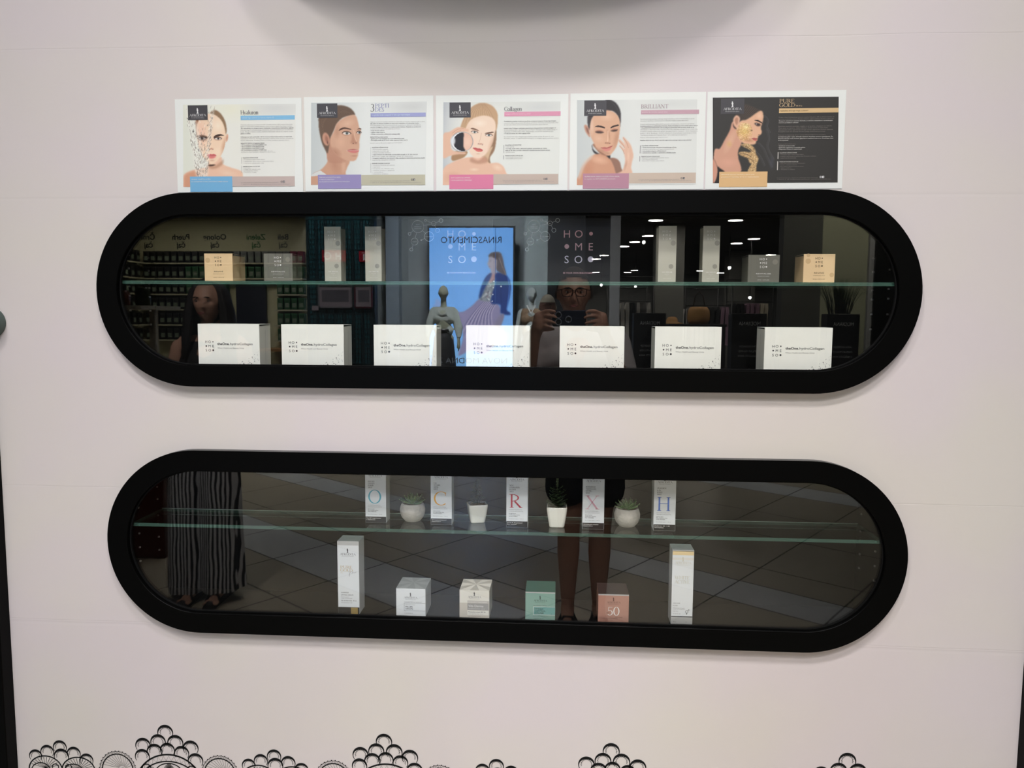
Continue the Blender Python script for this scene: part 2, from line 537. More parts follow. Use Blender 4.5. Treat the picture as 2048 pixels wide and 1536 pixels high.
def wallpaper():
    m = bpy.data.materials.new('pink_wall_covering')
    m.use_nodes = True
    nt = m.node_tree
    N, L = nt.nodes, nt.links
    b = N['Principled BSDF']
    b.inputs['Roughness'].default_value = 0.62
    b.inputs['Specular IOR Level'].default_value = 0.25
    g = N.new('ShaderNodeNewGeometry')
    sep = N.new('ShaderNodeSeparateXYZ')
    L.new(g.outputs['Position'], sep.inputs[0])

    def math_(op, a, b_=None, c=None):
        n = N.new('ShaderNodeMath')
        n.operation = op
        for i, q in enumerate((a, b_, c)):
            if q is None:
                continue
            if isinstance(q, (int, float)):
                n.inputs[i].default_value = q
            else:
                L.new(q, n.inputs[i])
        return n.outputs[0]
    n1 = N.new('ShaderNodeTexNoise')
    n1.inputs['Scale'].default_value = 2.2
    L.new(g.outputs['Position'], n1.inputs['Vector'])
    n2 = N.new('ShaderNodeTexNoise')
    n2.inputs['Scale'].default_value = 9.0
    n2.inputs['Detail'].default_value = 5
    L.new(g.outputs['Position'], n2.inputs['Vector'])
    mix = N.new('ShaderNodeMix')
    mix.data_type = 'RGBA'
    mix.inputs['A'].default_value = (*lin((219, 209, 210)), 1)
    mix.inputs['B'].default_value = (*lin((219, 212, 205)), 1)
    r = N.new('ShaderNodeMapRange')
    r.inputs['From Min'].default_value = 0.38
    r.inputs['From Max'].default_value = 0.62
    L.new(n1.outputs['Fac'], r.inputs['Value'])
    L.new(r.outputs['Result'], mix.inputs['Factor'])
    # fold creases running across the sheet
    h = None
    wob = math_('MULTIPLY', math_('SUBTRACT', n1.outputs['Fac'], 0.5), 0.012)
    for z, s, w in ((2.160, 0.7, 0.0016), (1.822, 0.35, 0.005), (1.134, 0.8, 0.0014), (0.790, 0.45, 0.006), (0.796, 0.5, 0.0016)):
        d = math_('ABSOLUTE', math_('SUBTRACT', math_('ADD', sep.outputs[2], wob), z))
        k = math_('MULTIPLY', math_('MAXIMUM', math_('SUBTRACT', 1.0, math_('DIVIDE', d, w)), 0.0), s)
        h = k if h is None else math_('ADD', h, k)
    # the crease is also a fine darker line in the colour
    mul = N.new('ShaderNodeVectorMath')
    mul.operation = 'SCALE'
    L.new(mix.outputs['Result'], mul.inputs[0])
    L.new(math_('SUBTRACT', 1.0, math_('MULTIPLY', h, 0.06)), mul.inputs['Scale'])
    L.new(mul.outputs['Vector'], b.inputs['Base Color'])
    hh = math_('ADD', math_('MULTIPLY', h, -1.0), math_('MULTIPLY', n2.outputs['Fac'], 0.8))
    bp = N.new('ShaderNodeBump')
    bp.inputs['Strength'].default_value = 0.16
    bp.inputs['Distance'].default_value = 0.004
    L.new(hh, bp.inputs['Height'])
    L.new(bp.outputs['Normal'], b.inputs['Normal'])
    return m


WALLM = wallpaper()


def build_wall():
    mb = MB()
    outer = [(WX0, 0.0), (WX1, 0.0), (WX1, 3.3), (WX0, 3.3)]
    holes = [stadium(CAB_X, z, CAB_W - 0.04, CAB_H - 0.04) for z in (ZU, ZL)]
    loops = [[Vector((x, z, 0)) for x, z in outer]] + [[Vector((x, z, 0)) for x, z in reversed(h)] for h in holes]
    flat = [p for l in loops for p in l]
    t = tessellate_polygon(loops)
    mb.add([(p.x, 0, p.y) for p in flat], [tuple(a) for a in t], WALLM)
    o = mb.build('wall_back')
    o['kind'] = 'structure'
    return o


wall = build_wall()


# --- the black lace band printed along the foot of the wall covering
def lace():
    mb = MB()
    LM = mat('lace_ink', (20, 20, 20), 0.7, spec=0.2)
    y = -0.0006
    k = 0.000357

    def scallop(cx, cz, r, rot=0.0):
        # crescent: thick at the crown, thin at the feet, with a row of small loops inside
        n = 26
        v = []
        for i in range(n + 1):
            a = rad(-38 + 256 * i / n)
            t = 0.5 - 0.5 * math.cos(2 * PI * i / n)
            w = r * (0.07 + 0.26 * t)
            a += rot
            v += [(cx + r * math.cos(a), y, cz + r * math.sin(a)), (cx + (r - w) * math.cos(a), y, cz + (r - w) * math.sin(a) * 0.98)]
        mb.add(v, [(2 * i, 2 * i + 1, 2 * i + 3, 2 * i + 2) for i in range(n)], LM)
        m = 11
        ri = r * 0.66
        pts = []
        for i in range(m):
            a0, a1 = -20 + 220 * i / m, -20 + 220 * (i + 1) / m
            for j in range(5):
                a = rad(a0 + (a1 - a0) * j / 4) + rot
                q = ri - r * 0.13 * math.sin(PI * j / 4) + r * 0.04
                pts.append((cx + q * math.cos(a), cz + q * math.sin(a)))
        mb.line(pts, r * 0.045, y, LM)

    def dotted_arch(cx, cz, rx, rz):
        for s, w in ((1.0, 0.004), (0.86, 0.0016)):
            mb.line(arc(cx, cz, rx * s, rz * s, 5, 175, 40), 0.0030 if s < 0.9 else 0.0009, y, LM)
        n = 15
        for i in range(n + 1):
            a = rad(5 + 170 * i / n)
            p0 = (cx + rx * 0.86 * math.cos(a), cz + rz * 0.86 * math.sin(a))
            mb.disc(cx + rx * 1.02 * math.cos(a), cz + rz * 1.02 * math.sin(a), 0.0017, y, LM, 8)
            for da in (-0.09, 0.09):
                mb.line([p0, (cx + rx * 1.02 * math.cos(a + da), cz + rz * 1.02 * math.sin(a + da))], 0.0007, y, LM)
        for i in range(13):
            a = rad(20 + 140 * i / 12)
            mb.line([(cx + rx * 0.18 * math.cos(a) + 0.012, cz + 0.004 + rz * 0.16 * math.sin(a)), (cx + rx * 0.82 * math.cos(a), cz + rz * 0.82 * math.sin(a))], 0.0007, y, LM)
        mb.ring(cx + 0.014, cz - 0.002, 0.006, 0.009, y, LM, 20)
        mb.ring(cx - 0.020, cz - 0.014, 0.012, 0.0145, y, LM, 20)
        for i in range(10):
            a = 2 * PI * i / 10
            mb.disc(cx - 0.020 + 0.0075 * math.cos(a), cz - 0.014 + 0.0075 * math.sin(a), 0.0018, y, LM, 6)

    P = 0.5515
    for n in range(-1, 4):
        x0 = -0.9678 + P * (n)
        # tall group: x, z measured from its crown (top of the first scallop is z=0.536)
        zt = 0.536

        def at(px, pz):
            return x0 + (px - 1217) * k, zt - (pz - 180) * k * 1.03
        for px, pz, r in ((1217, 236, 57), (1163, 304, 56), (1287, 306, 58), (1053, 334, 56), (1396, 340, 57), (1135, 374, 57), (1228, 360, 54), (1330, 378, 54), (1045, 412, 54), (1428, 428, 56)):
            X, Z = at(px, pz)
            if WX0 + 0.01 < X < WX1 - 0.01:
                scallop(X, Z, r * k)
        cx, cz = at(1235, 640)
        for rx, rz, w in ((250, 255, 0.0042), (232, 205, 0.0034)):
            mb.line(arc(cx, cz, rx * k, rz * k, 12, 168, 40), w, y, LM)
        z_ = []
        for i in range(31):
            a = rad(22 + 136 * i / 30)
            s = (248, 246) if i % 2 else (228, 210)
            z_.append((cx + s[0] * k * math.cos(a), cz + s[1] * k * math.sin(a)))
        mb.line(z_, 0.0009, y, LM)
        fx, fz = at(1235, 520)
        for i in range(17):
            a = rad(14 + 152 * i / 16)
            q = 1 + 0.12 * abs(math.sin(a * 3))
            mb.line([(fx, fz), (fx + 26 * k * q * math.cos(a) * 1.4, fz + 62 * k * q * math.sin(a))], 0.0006, y, LM, 0.0016)
        mb.line(arc(fx, fz - 0.004, 100 * k, 78 * k, 10, 170, 30), 0.0028, y, LM)
        for sgn in (-1, 1):
            mb.ring(fx + sgn * 0.058, fz + 0.008, 0.010, 0.013, y, LM, 24)
            mb.ring(fx + sgn * 0.046, fz + 0.004, 0.008, 0.0095, y, LM, 24)
        # dotted arches on both sides of the tall group
        for px in (862, 1600):
            X, Z = at(px, 520)
            if WX0 + 0.03 < X < WX1 - 0.03:
                dotted_arch(X, Z, 130 * k, 138 * k)
        # small group half a period on
        x1 = x0 + P / 2
        zs = 0.484

        def ats(px, pz):
            return x1 + (px - 450) * k, zs - (pz - 287) * k * 1.03
        for px, pz, r in ((450, 338, 51), (355, 374, 50), (550, 380, 51), (458, 402, 56), (268, 408, 48), (642, 424, 50)):
            X, Z = ats(px, pz)
            if WX0 + 0.01 < X < WX1 - 0.01:
                scallop(X, Z, r * k)
        for px in (338, 580):
            X, Z = ats(px, 505)
            if X < WX0 + 0.03 or X > WX1 - 0.03:
                continue
            mb.line(arc(X, Z, 122 * k, 102 * k, 0, 180, 36), 0.0034, y, LM)
            for i in range(12):
                a = rad(25 + 130 * i / 11)
                mb.line([(X, Z + 0.004), (X + 112 * k * math.cos(a), Z + 94 * k * math.sin(a))], 0.0007, y, LM, 0.0014)
            mb.ring(X + (0.026 if px < 400 else -0.026), Z + 0.008, 0.007, 0.0095, y, LM, 20)
            mb.line(arc(X - 0.012, Z - 0.006, 0.026, 0.024, 20, 200, 20), 0.0026, y, LM)
    # second tier under the first, down to the hem
    mb.rect(WX0 + 0.004, WX1 - 0.004, 0.392, 0.396, y, LM)
    mb.rect(WX0 + 0.004, WX1 - 0.004, 0.300, 0.306, y, LM)
    q = WX0 + 0.03
    while q < WX1 - 0.03:
        scallop(q, 0.366, 0.021)
        scallop(q + 0.022, 0.332, 0.021)
        mb.line([(q, 0.392), (q + 0.022, 0.352), (q + 0.044, 0.392)], 0.0012, y, LM)
        q += 0.044
    return mb.build('lace_border', wall, label='black lace pattern printed along the foot of the pink wall covering')


lace()

mb = MB()
mb.box(WX0 - 0.22, WX0, -0.035, 0.12, 0.0, 3.3, BLACK, 0.002)
tag(mb.build('trim_1'), kind='structure')
mb = MB()
mb.box(WX1, WX1 + 0.22, -0.035, 0.12, 0.0, 3.3, BLACK, 0.002)
tag(mb.build('trim_2'), kind='structure')


# ------------------------------------------------------------------ the two wall cabinets
def cabinet(zc, label, shelf_z, shelf_label):
    T = thing('display_cabinet', label, 'cabinet', (CAB_X, 0, zc - CAB_H / 2), group='stadium shaped wall cabinets')
    W, H, B = CAB_W, CAB_H, CAB_B
    cz = H / 2

    def ring_strip(mb, prof, m, n=48):
        loops = [stadium(0, cz, W - 2 * i, H - 2 * i, n) for i, _ in prof]
        base = len(loops[0])
        v = []
        for (i, y), lp in zip(prof, loops):
            v += [(x, y, z) for x, z in lp]
        f = []
        for a in range(len(prof) - 1):
            for k in range(base):
                k2 = (k + 1) % base
                f.append((a * base + k, a * base + k2, (a + 1) * base + k2, (a + 1) * base + k))
        mb.add(v, f, m)
    mb = MB()
    ring_strip(mb, [(0.0, 0.0), (0.0, -0.0212)], EDGE_LIT)
    ring_strip(mb, [(0.0, -0.0212), (0.0008, -0.022), (B - 0.001, -0.022), (B, -0.021), (B, -0.0115), (B + 0.0015, -0.0115)], BLACK)
    mb.build('frame', T)
    mb = MB()
    ring_strip(mb, [(B + 0.0012, -0.0116), (B + 0.0034, -0.0116), (B + 0.0034, -0.0056), (0.02, -0.0056)], SEAL)
    mb.build('seal', T)
    mb = MB()
    s = stadium(0, cz, W - 2 * B + 0.006, H - 2 * B + 0.006, 48)
    n = len(s)
    mb.add([(x, -0.0100, z) for x, z in s] + [(x, -0.0060, z) for x, z in s],
           [tuple(range(n)), tuple(range(2 * n - 1, n - 1, -1))], PANE)
    mb.build('glass_pane', T, label='clear glass pane with mirror images of the shops across the passage')
    # carcass: open-fronted black box behind the wall covering
    xi = W / 2 - B + 0.001
    z0, z1 = B - 0.004, H - B + 0.010
    yb = 0.148
    mb = MB()
    for sx in (-1, 1):
        mb.box(min(sx * xi, sx * (xi + 0.016)), max(sx * xi, sx * (xi + 0.016)), 0.002, yb + 0.016, z0 - 0.016, z1 + 0.016, BLACKIN)
    mb.box(-xi, xi, yb, yb + 0.016, z0 - 0.016, z1 + 0.016, BLACKIN)
    mb.box(-xi, xi, 0.002, yb, z0 - 0.016, z0, BLACKIN)
    mb.box(-xi, xi, 0.002, yb, z1, z1 + 0.016, BLACKIN)
    a = W / 2 - H / 2
    mb.box(-a, a, -0.0055, 0.002, z0 - 0.008, z0, BLACKIN)
    mb.build('carcass', T)
    # glass shelf
    sz = shelf_z - (zc - H / 2)
    mb = MB()
    x0, x1, ya, yc, t = -xi + 0.001, xi - 0.001, 0.001, 0.140, 0.008
    mb.quad((x0, ya, sz), (x1, ya, sz), (x1, yc, sz), (x0, yc, sz), SHELF_GLASS)
    mb.quad((x0, yc, sz - t), (x1, yc, sz - t), (x1, ya, sz - t), (x0, ya, sz - t), SHELF_GLASS)
    mb.quad((x0, yc, sz - t), (x0, yc, sz), (x1, yc, sz), (x1, yc, sz - t), SHELF_EDGE)
    mb.quad((x0, ya, sz - t), (x0, ya, sz), (x0, yc, sz), (x0, yc, sz - t), SHELF_EDGE)
    mb.quad((x1, ya, sz - t), (x1, yc, sz - t), (x1, yc, sz), (x1, ya, sz), SHELF_EDGE)
    gs = mb.build('glass_shelf', T, label=shelf_label)
    mb = MB()
    mb.quad((x0, ya, sz - t), (x1, ya, sz - t), (x1, ya, sz), (x0, ya, sz), SHELF_EDGE)
    mb.build('front_edge', gs, label='green polished front edge')
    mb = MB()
    mb.box(x0, x1, yc, yc + 0.0008, sz - 0.0012, sz + 0.0004, mat('rear_edge_glint', (196, 208, 202), 0.3))  # pale strip coloured as the light caught along the shelf's back edge
    mb.build('rear_glint', gs, label='pale polished rear edge')
    for sx in (-1, 1):
        for yy in (0.030, 0.118):
            for dz in (-0.105, -0.070, -0.035, -0.013, 0.030, 0.062):
                zz = sz + dz
                if not (z0 + 0.02 < zz < z1 - 0.02):
                    continue
                mb = MB()
                mb.box(-0.002 + (0.001 if sx < 0 else -0.001), 0.002 + (0.001 if sx < 0 else -0.001), -0.0022, 0.0022, -0.0022, 0.0022, STEEL, 0.0006)
                mb.build('shelf_pin', T, (sx * (xi - 0.001), yy, zz))
    return T


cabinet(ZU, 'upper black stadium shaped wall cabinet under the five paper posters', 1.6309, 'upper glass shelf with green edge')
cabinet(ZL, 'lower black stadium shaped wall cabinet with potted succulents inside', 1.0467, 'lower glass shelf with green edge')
FLOOR_U = ZU - CAB_H / 2 + CAB_B - 0.004
FLOOR_L = ZL - CAB_H / 2 + CAB_B - 0.004
SHELF_U, SHELF_L = 1.6309, 1.0467


# ------------------------------------------------------------------ printed marks shared by the cartons
def homeso(mb, cx, ztop, w, h, y, m, weight=0.0):
    """three rows of letters and dots: H O . / . M E / S O ."""
    cap = h * 0.235
    rows = [ztop - cap, ztop - h / 2 - cap / 2, ztop - h]
    xs = [cx - w / 2 + cap * 0.42, cx, cx + w / 2 - cap * 0.42]
    for r, (z, s) in enumerate(zip(rows, ('HO.', '.ME', 'SO.'))):
        for x, c in zip(xs, s):
            if c == '.':
                mb.disc(x, z + cap / 2, cap * (0.24, 0.29, 0.36)[r], y, m, 18)
            else:
                mb.text(c, x, z, cap, y, m, 'C', weight=weight)


def goddess(mb, cx, z0, h, y, m):
    """little standing torso that stands over the word"""
    P = [(-.10, 1), (.06, .98), (.10, .86), (.08, .78), (.16, .70), (.17, .52), (.12, .44), (.16, .26), (.17, .08), (.26, 0), (-.22, 0), (-.12, .1), (-.07, .28), (-.09, .44), (-.15, .56), (-.16, .72), (-.10, .80), (-.13, .9)]
    mb.poly([(cx + a * h * 0.95, z0 + b * h) for a, b in P], y, m)


def afrodita(mb, x0, x1, zb, cap, y, m, fig=True, sub=True):
    serif_text(mb, 'AFRODITA', x0, zb, cap, y, m, w=x1 - x0)
    if fig:
        goddess(mb, (x0 + x1) / 2 - (x1 - x0) * 0.02, zb + cap * 1.25, cap * 2.1, y, m)
    if sub:
        mb.text('P R O F E S S I O N A L', (x0 + x1) / 2, zb - cap * 0.72, cap * 0.34, y, m, 'C', w=(x1 - x0) * 0.78)


def carton(label, cat, x, yf, z, w, h, d, body, printer, group=None, name='product_box', lid=None, rotz=0.0, flap=None, bev=0.0005):
    """upright folding carton, origin at the middle of its front foot"""
    T = thing(name, label, cat, (x, yf, z), rotz, group)
    mb = MB()
    mb.box(-w / 2, w / 2, 0, d, 0, h - (0.0006 if lid else 0), body, bev)
    printer(mb, w, h)
    mb.build('carton_body', T)
    if lid:
        mb = MB()
        lid(mb, w, h, d)
        mb.build('carton_lid', T)
    if flap:
        mb = MB()
        sx = flap[0]
        # tuck flap: dust slot showing at the head of the side, slightly sprung
        X = sx * (w / 2 + 0.0003)
        mb.quad((X, 0.002, h - 0.0045), (X, d - 0.002, h - 0.0025), (X, d - 0.002, h - 0.0006), (X, 0.002, h - 0.0006), flap[1])
        mb.quad((X, d * 0.52, 0.004), (X, d * 0.52 + 0.0007, 0.004), (X, d * 0.52 + 0.0007, h * 0.86), (X, d * 0.52, h * 0.86), flap[2])
        mb.build('tuck_flap', T)
    return T


WHITE_BOX = mat('white_card', (246, 247, 238), 0.45, var=(35, 0.02))
SLOT = mat('slot_shadow_card', (60, 60, 56), 0.8)
SEAM = mat('seam_card', (150, 150, 144), 0.7)


def print_hydro(mb, w, h):
    y = -0.0004
    homeso(mb, -w / 2 + 0.0283, 0.0618, 0.0218, 0.0262, y, DARK_INK)
    mb.text('theOne.', -w / 2 + 0.0472, 0.0515, 0.0056, y, DARK_INK, w=0.0295, weight=0.022)
    mb.text('hydroCollagen', -w / 2 + 0.0785, 0.0515, 0.0056, y, DARK_INK, w=0.0545)
    mb.text('When Health and Beauty Unite', -w / 2 + 0.0472, 0.0428, 0.0028, y, GREY_INK, w=0.0645)
    rnd = random.Random(5)
    for i in range(46):
        t = rnd.random()
        px = w / 2 - 0.002 - 0.058 * (t ** 1.3)
        pz = 0.004 + (0.036 * (1 - t)) * rnd.random()
        mb.disc(px, pz, rnd.choice((0.0004, 0.0005, 0.0008, 0.0013)), y, rnd.choice((GREY_INK, mat('pale_grey_ink', (176, 176, 172), 0.5))), 10)


for i, (cx, w, sx, lab) in enumerate((
        (-0.7843, 0.1498, 1, 'first white collagen box from the left on the cabinet floor'),
        (-0.5812, 0.1500, 1, 'white collagen box second from left, beside the leftmost one'),
        (-0.3604, 0.1489, 1, 'white collagen box third from left, against the teal reflection'),
        (-0.1424, 0.1485, 1, 'middle white collagen box below the blue screen reflection'),
        (0.0752, 0.1485, -1, 'white collagen box under the pink lettered card, third from right'),
        (0.2938, 0.1500, -1, 'white collagen box second from the right end of the row'),
        (0.5404, 0.1504, -1, 'last white collagen box at the right end of the row'))):
    carton(lab, 'product box', cx, 0.015, FLOOR_U, w, 1.5300 - FLOOR_U, 0.068, WHITE_BOX, print_hydro,
           group='white collagen boxes in the upper cabinet', flap=(sx, SLOT, SEAM))


def print_jar_box(ink, word, circ, left):
    def pr(mb, w, h):
        y = -0.0004
        homeso(mb, -w / 2 + 0.0343, h - 0.0068, 0.0176, 0.0228, y, ink)
        mb.text(word, -w / 2 + 0.035, h - 0.0440, 0.0030, y, ink, 'C', w=0.022 if len(word) < 8 else 0.033)
        mb.text('INTENSIVE FACE CREAM', -w / 2 + 0.035, h - 0.0490, 0.0013, y, ink, 'C', w=0.026)
        mb.text('50 ML / 1.69 FL.OZ', -w / 2 + 0.035, h - 0.0575, 0.0019, y, ink, 'C', w=0.026)
        for cx, cz, r in circ:
            mb.disc(cx, h - cz, r, -0.0002, left, 22)
    return pr


PEACH = mat('peach_card', (236, 204, 158), 0.42)
PEACH_DK = mat('peach_dark_ink', (214, 180, 134), 0.45)
TAUPE = mat('grey_card', (110, 109, 99), 0.42)
TAUPE_LT = mat('grey_light_ink', (132, 130, 118), 0.45)
BROWN_INK = mat('brown_ink', (92, 72, 48), 0.5)
SILVER_CARD = mat('silver_beige_card', (184, 182, 167), 0.4)
SILVER_DOT = mat('silver_dot_ink', (148, 146, 134), 0.4)
GJ = 'small cream boxes on the upper glass shelf'
for lab, cx, w, h, d, m, ink, word, dot, sx, circ in (
        ('peach box at the left end of the upper glass shelf', -0.8155, 0.0693, 0.0664, 0.072, PEACH, BROWN_INK, 'REVIVE', PEACH_DK, 1, ((-0.026, 0.016, 0.006),)),
        ('dark grey box beside the left peach box on the shelf', -0.6696, 0.0698, 0.0664, 0.066, TAUPE, WHITE_INK, 'REVITALIZE', TAUPE_LT, 1, ((0.024, 0.014, 0.006),)),
        ('dark grey box beside the right peach box on the shelf', 0.4644, 0.0706, 0.0636, 0.060, TAUPE, WHITE_INK, 'REVITALIZE', TAUPE_LT, -1, ((0.025, 0.016, 0.006),)),
        ('peach box at the right end of the upper glass shelf', 0.5880, 0.0699, 0.0656, 0.064, PEACH, BROWN_INK, 'REVIVE', PEACH_DK, -1, ((-0.025, 0.016, 0.006), (0.0285, 0.047, 0.005), (-0.025, 0.003, 0.004)))):
    carton(lab, 'product box', cx, 0.040, SHELF_U, w, h, d, m, print_jar_box(ink, word, circ, dot), group=GJ, flap=(sx, SLOT, dot))


def print_serum(mb, w, h):
    y = -0.0004
    homeso(mb, -w / 2 + 0.0182, h - 0.0098, 0.0190, 0.0218, y, WHITE_INK)
    mb.disc(0.0128, h - 0.039, 0.0058, -0.0002, SILVER_DOT, 24)
    mb.disc(0.0090, h - 0.092, 0.0054, -0.0002, SILVER_DOT, 24)
    mb.text('HA SERUM', 0.0005, h - 0.1062, 0.0024, y, WHITE_INK, 'C', w=0.0225, weight=0.01)
    mb.text('SKIN BOOST', 0.0005, h - 0.1100, 0.0013, y, WHITE_INK, 'C')
    mb.text('2%', 0.0005, h - 0.1138, 0.0014, y, WHITE_INK, 'C')
    mb.text('30 ML / 1.01 FL.OZ', 0.0005, h - 0.1200, 0.0014, y, WHITE_INK, 'C', w=0.018)


GT = 'tall silver serum boxes on the upper glass shelf'
for lab, cx, w, sx, rz in (
        ('tall silver serum box, leftmost of the four, beside the grey box', -0.5371, 0.0396, 1, 0),
        ('second tall silver serum box from the left, right of its twin', -0.4398, 0.0390, 1, 0),
        ('tall silver serum box third from the left, in the right half', 0.2457, 0.0408, -1, 0),
        ('rightmost tall silver serum box, nearest the right grey box', 0.3451, 0.0383, -1, 0)):
    carton(lab, 'product box', cx, 0.040, SHELF_U, w, 0.1292, 0.040, SILVER_CARD, print_serum, group=GT, flap=(sx, SLOT, SILVER_DOT))


# --- two black printed cards standing at the back of the upper shelf
def card(x0, label, inks, glow=None):
    W_, H_ = 0.206, 0.1545
    T = thing('printed_card', label, 'card', (x0, 0.100, SHELF_U), group='black lettered cards on the upper shelf')
    mb = MB()
    mb.box(0, W_, 0, 0.0014, 0, H_, mat('black_card', (20, 20, 22), 0.5))
    y = -0.0004
    k = 0.000272
    zo = 1.7586 - SHELF_U
    HX = 0.0953
    cap = 0.0790 * 0.235
    # lettering, coloured row by row
    rows = [('HO.', inks[0], zo - cap), ('.ME', inks[1], zo - 0.0395 - cap / 2), ('SO.', inks[2], zo - 0.079)]
    for r, (s, m, z) in enumerate(rows):
        for x, c in zip((HX + 0.0078, HX + 0.036, HX + 0.0652), s):
            if c == '.':
                mb.disc(x, z + cap / 2, cap * (0.24, 0.30, 0.37)[r], y, m, 24)
            else:
                mb.text(c, x, z, cap, y, m, 'C')
    mb.text('BE YOUR OWN BEAUTICIAN.', HX, zo - 0.1040, 0.0036, y, inks[1], w=0.0700)
    line = inks[3]

    def q(X, Y):
        return (X - 962) * k, zo - (Y - 178) * k
    circ = {'a': (1050, 148, 54), 'b': (1150, 235, 42), 'c': (1020, 280, 31), 'd': (990, 349, 14), 'e': (1192, 122, 20), 'f': (1258, 96, 17), 'g': (1226, 182, 18), 'h': (1118, 94, 9), 'i': (1080, 267, 6), 'j': (975, 212, 13)}
    for a, b in ('ae', 'ef', 'eg', 'eh', 'ab', 'bi', 'ac', 'cd', 'aj'):
        A, Bc = circ[a], circ[b]
        L = math.hypot(A[0] - Bc[0], A[1] - Bc[1])
        ux, uy = (Bc[0] - A[0]) / L, (Bc[1] - A[1]) / L
        mb.line([q(A[0] + ux * A[2], A[1] + uy * A[2]), q(Bc[0] - ux * Bc[2], Bc[1] - uy * Bc[2])], 0.00055, y, line)
    for X, Y, r in circ.values():
        cx, cz = q(X, Y)
        mb.ring(cx, cz, r * k - 0.0004, r * k + 0.0003, y, line, 30)
    for s, (X, Y), w in (('NEXT', (1050, 134), .009), ('GENERATION', (1050, 152), .018), ('SKINCARE', (1050, 168), .017), ('COLLAGEN', (1150, 240), .018), ('PURE', (1020, 285), .010), ('B3', (1192, 128), .005)):
        cx, cz = q(X, Y)
        mb.text(s, cx, cz, 0.0020, y, line, 'C', w=w)
    mb.build('card_sheet', T)
    return T


PINK1 = mat('rose_ink_top', (226, 176, 182), 0.5)
PINK2 = mat('rose_ink_middle', (232, 190, 200), 0.5)
LAV = mat('lavender_ink', (240, 234, 252), 0.5)
NET = mat('molecule_line_ink', (238, 241, 241), 0.5)
LAV1 = mat('pale_lavender_ink', (240, 232, 252), 0.5)
card(-0.3686, 'black card with pale letters in front of the blue screen reflection', (LAV1, LAV1, LAV, NET))
card(-0.0877, 'black card with rose pink letters, right of the blue reflection', (PINK1, PINK2, LAV, NET))

# ------------------------------------------------------------------ lower cabinet, top shelf
PEARL = mat('pearl_card', (226, 231, 232), 0.36, metal=0.1)
BASE_BLACK = mat('black_base_ink', (16, 16, 18), 0.4)


def letter_box(letter, ink, lines, sub, base):
    def pr(mb, w, h):
        y = -0.0004
        k = 0.000278
        kz = 0.00029
        X = lambda p: (p - 463.5) * k
        Z = lambda p: (561 - p) * kz
        mb.rect(-w / 2 + 0.0004, w / 2 - 0.0004, 0.0004, 0.0152, -0.0002, BASE_BLACK)
        afrodita(mb, X(400), X(523), Z(165), 0.0046, y, DARK_INK)
        for i, s in enumerate(lines):
            serif_line(mb, s, X(397), Z(213 + 17 * i), 0.0033, y, DARK_INK)
        serif_text(mb, letter, X(397), Z(392), 0.0318, y, ink, w=0.0325 if letter != 'R' else 0.030, bold=0.92)
        for i, s in enumerate(sub[:2]):
            mb.text(s, X(394), Z(414 + 14 * i), 0.0018, y, GREY_INK, w=0.031 + 0.003 * i)
        for i, s in enumerate(sub[2:5]):
            mb.text(s, X(394), Z(447 + 11 * i), 0.0021, y, DARK_INK, w=(0.0165, 0.026, 0.0205)[i], weight=0.012)
        mb.text('For all skin types  I  30 ml', X(394), Z(491), 0.0020, y, GREY_INK, w=0.0345)
        for i, s in enumerate(base):
            mb.text(s, X(380), Z(525 + 13 * i), 0.0024, y, WHITE_INK, w=(0.036, 0.022)[i], weight=0.008)
    return pr


def serif_line(mb, s, x, z, cap, y, m):
    """capitals in the roman alphabet; other signs in plain lettering"""
    for word in s.split(' '):
        if all(c in SERIF for c in word):
            tot = sum(SERIF[c][0] for c in word) * cap * 1.02
            serif_text(mb, word, x, z, cap, y, m, w=tot, bold=1.15)
        else:
            V, _ = text_geo(word)
            tot = (max(p[0] for p in V) - min(p[0] for p in V)) * cap / 0.729
            mb.text(word, x, z, cap, y, m)
        x += tot + cap * 0.5


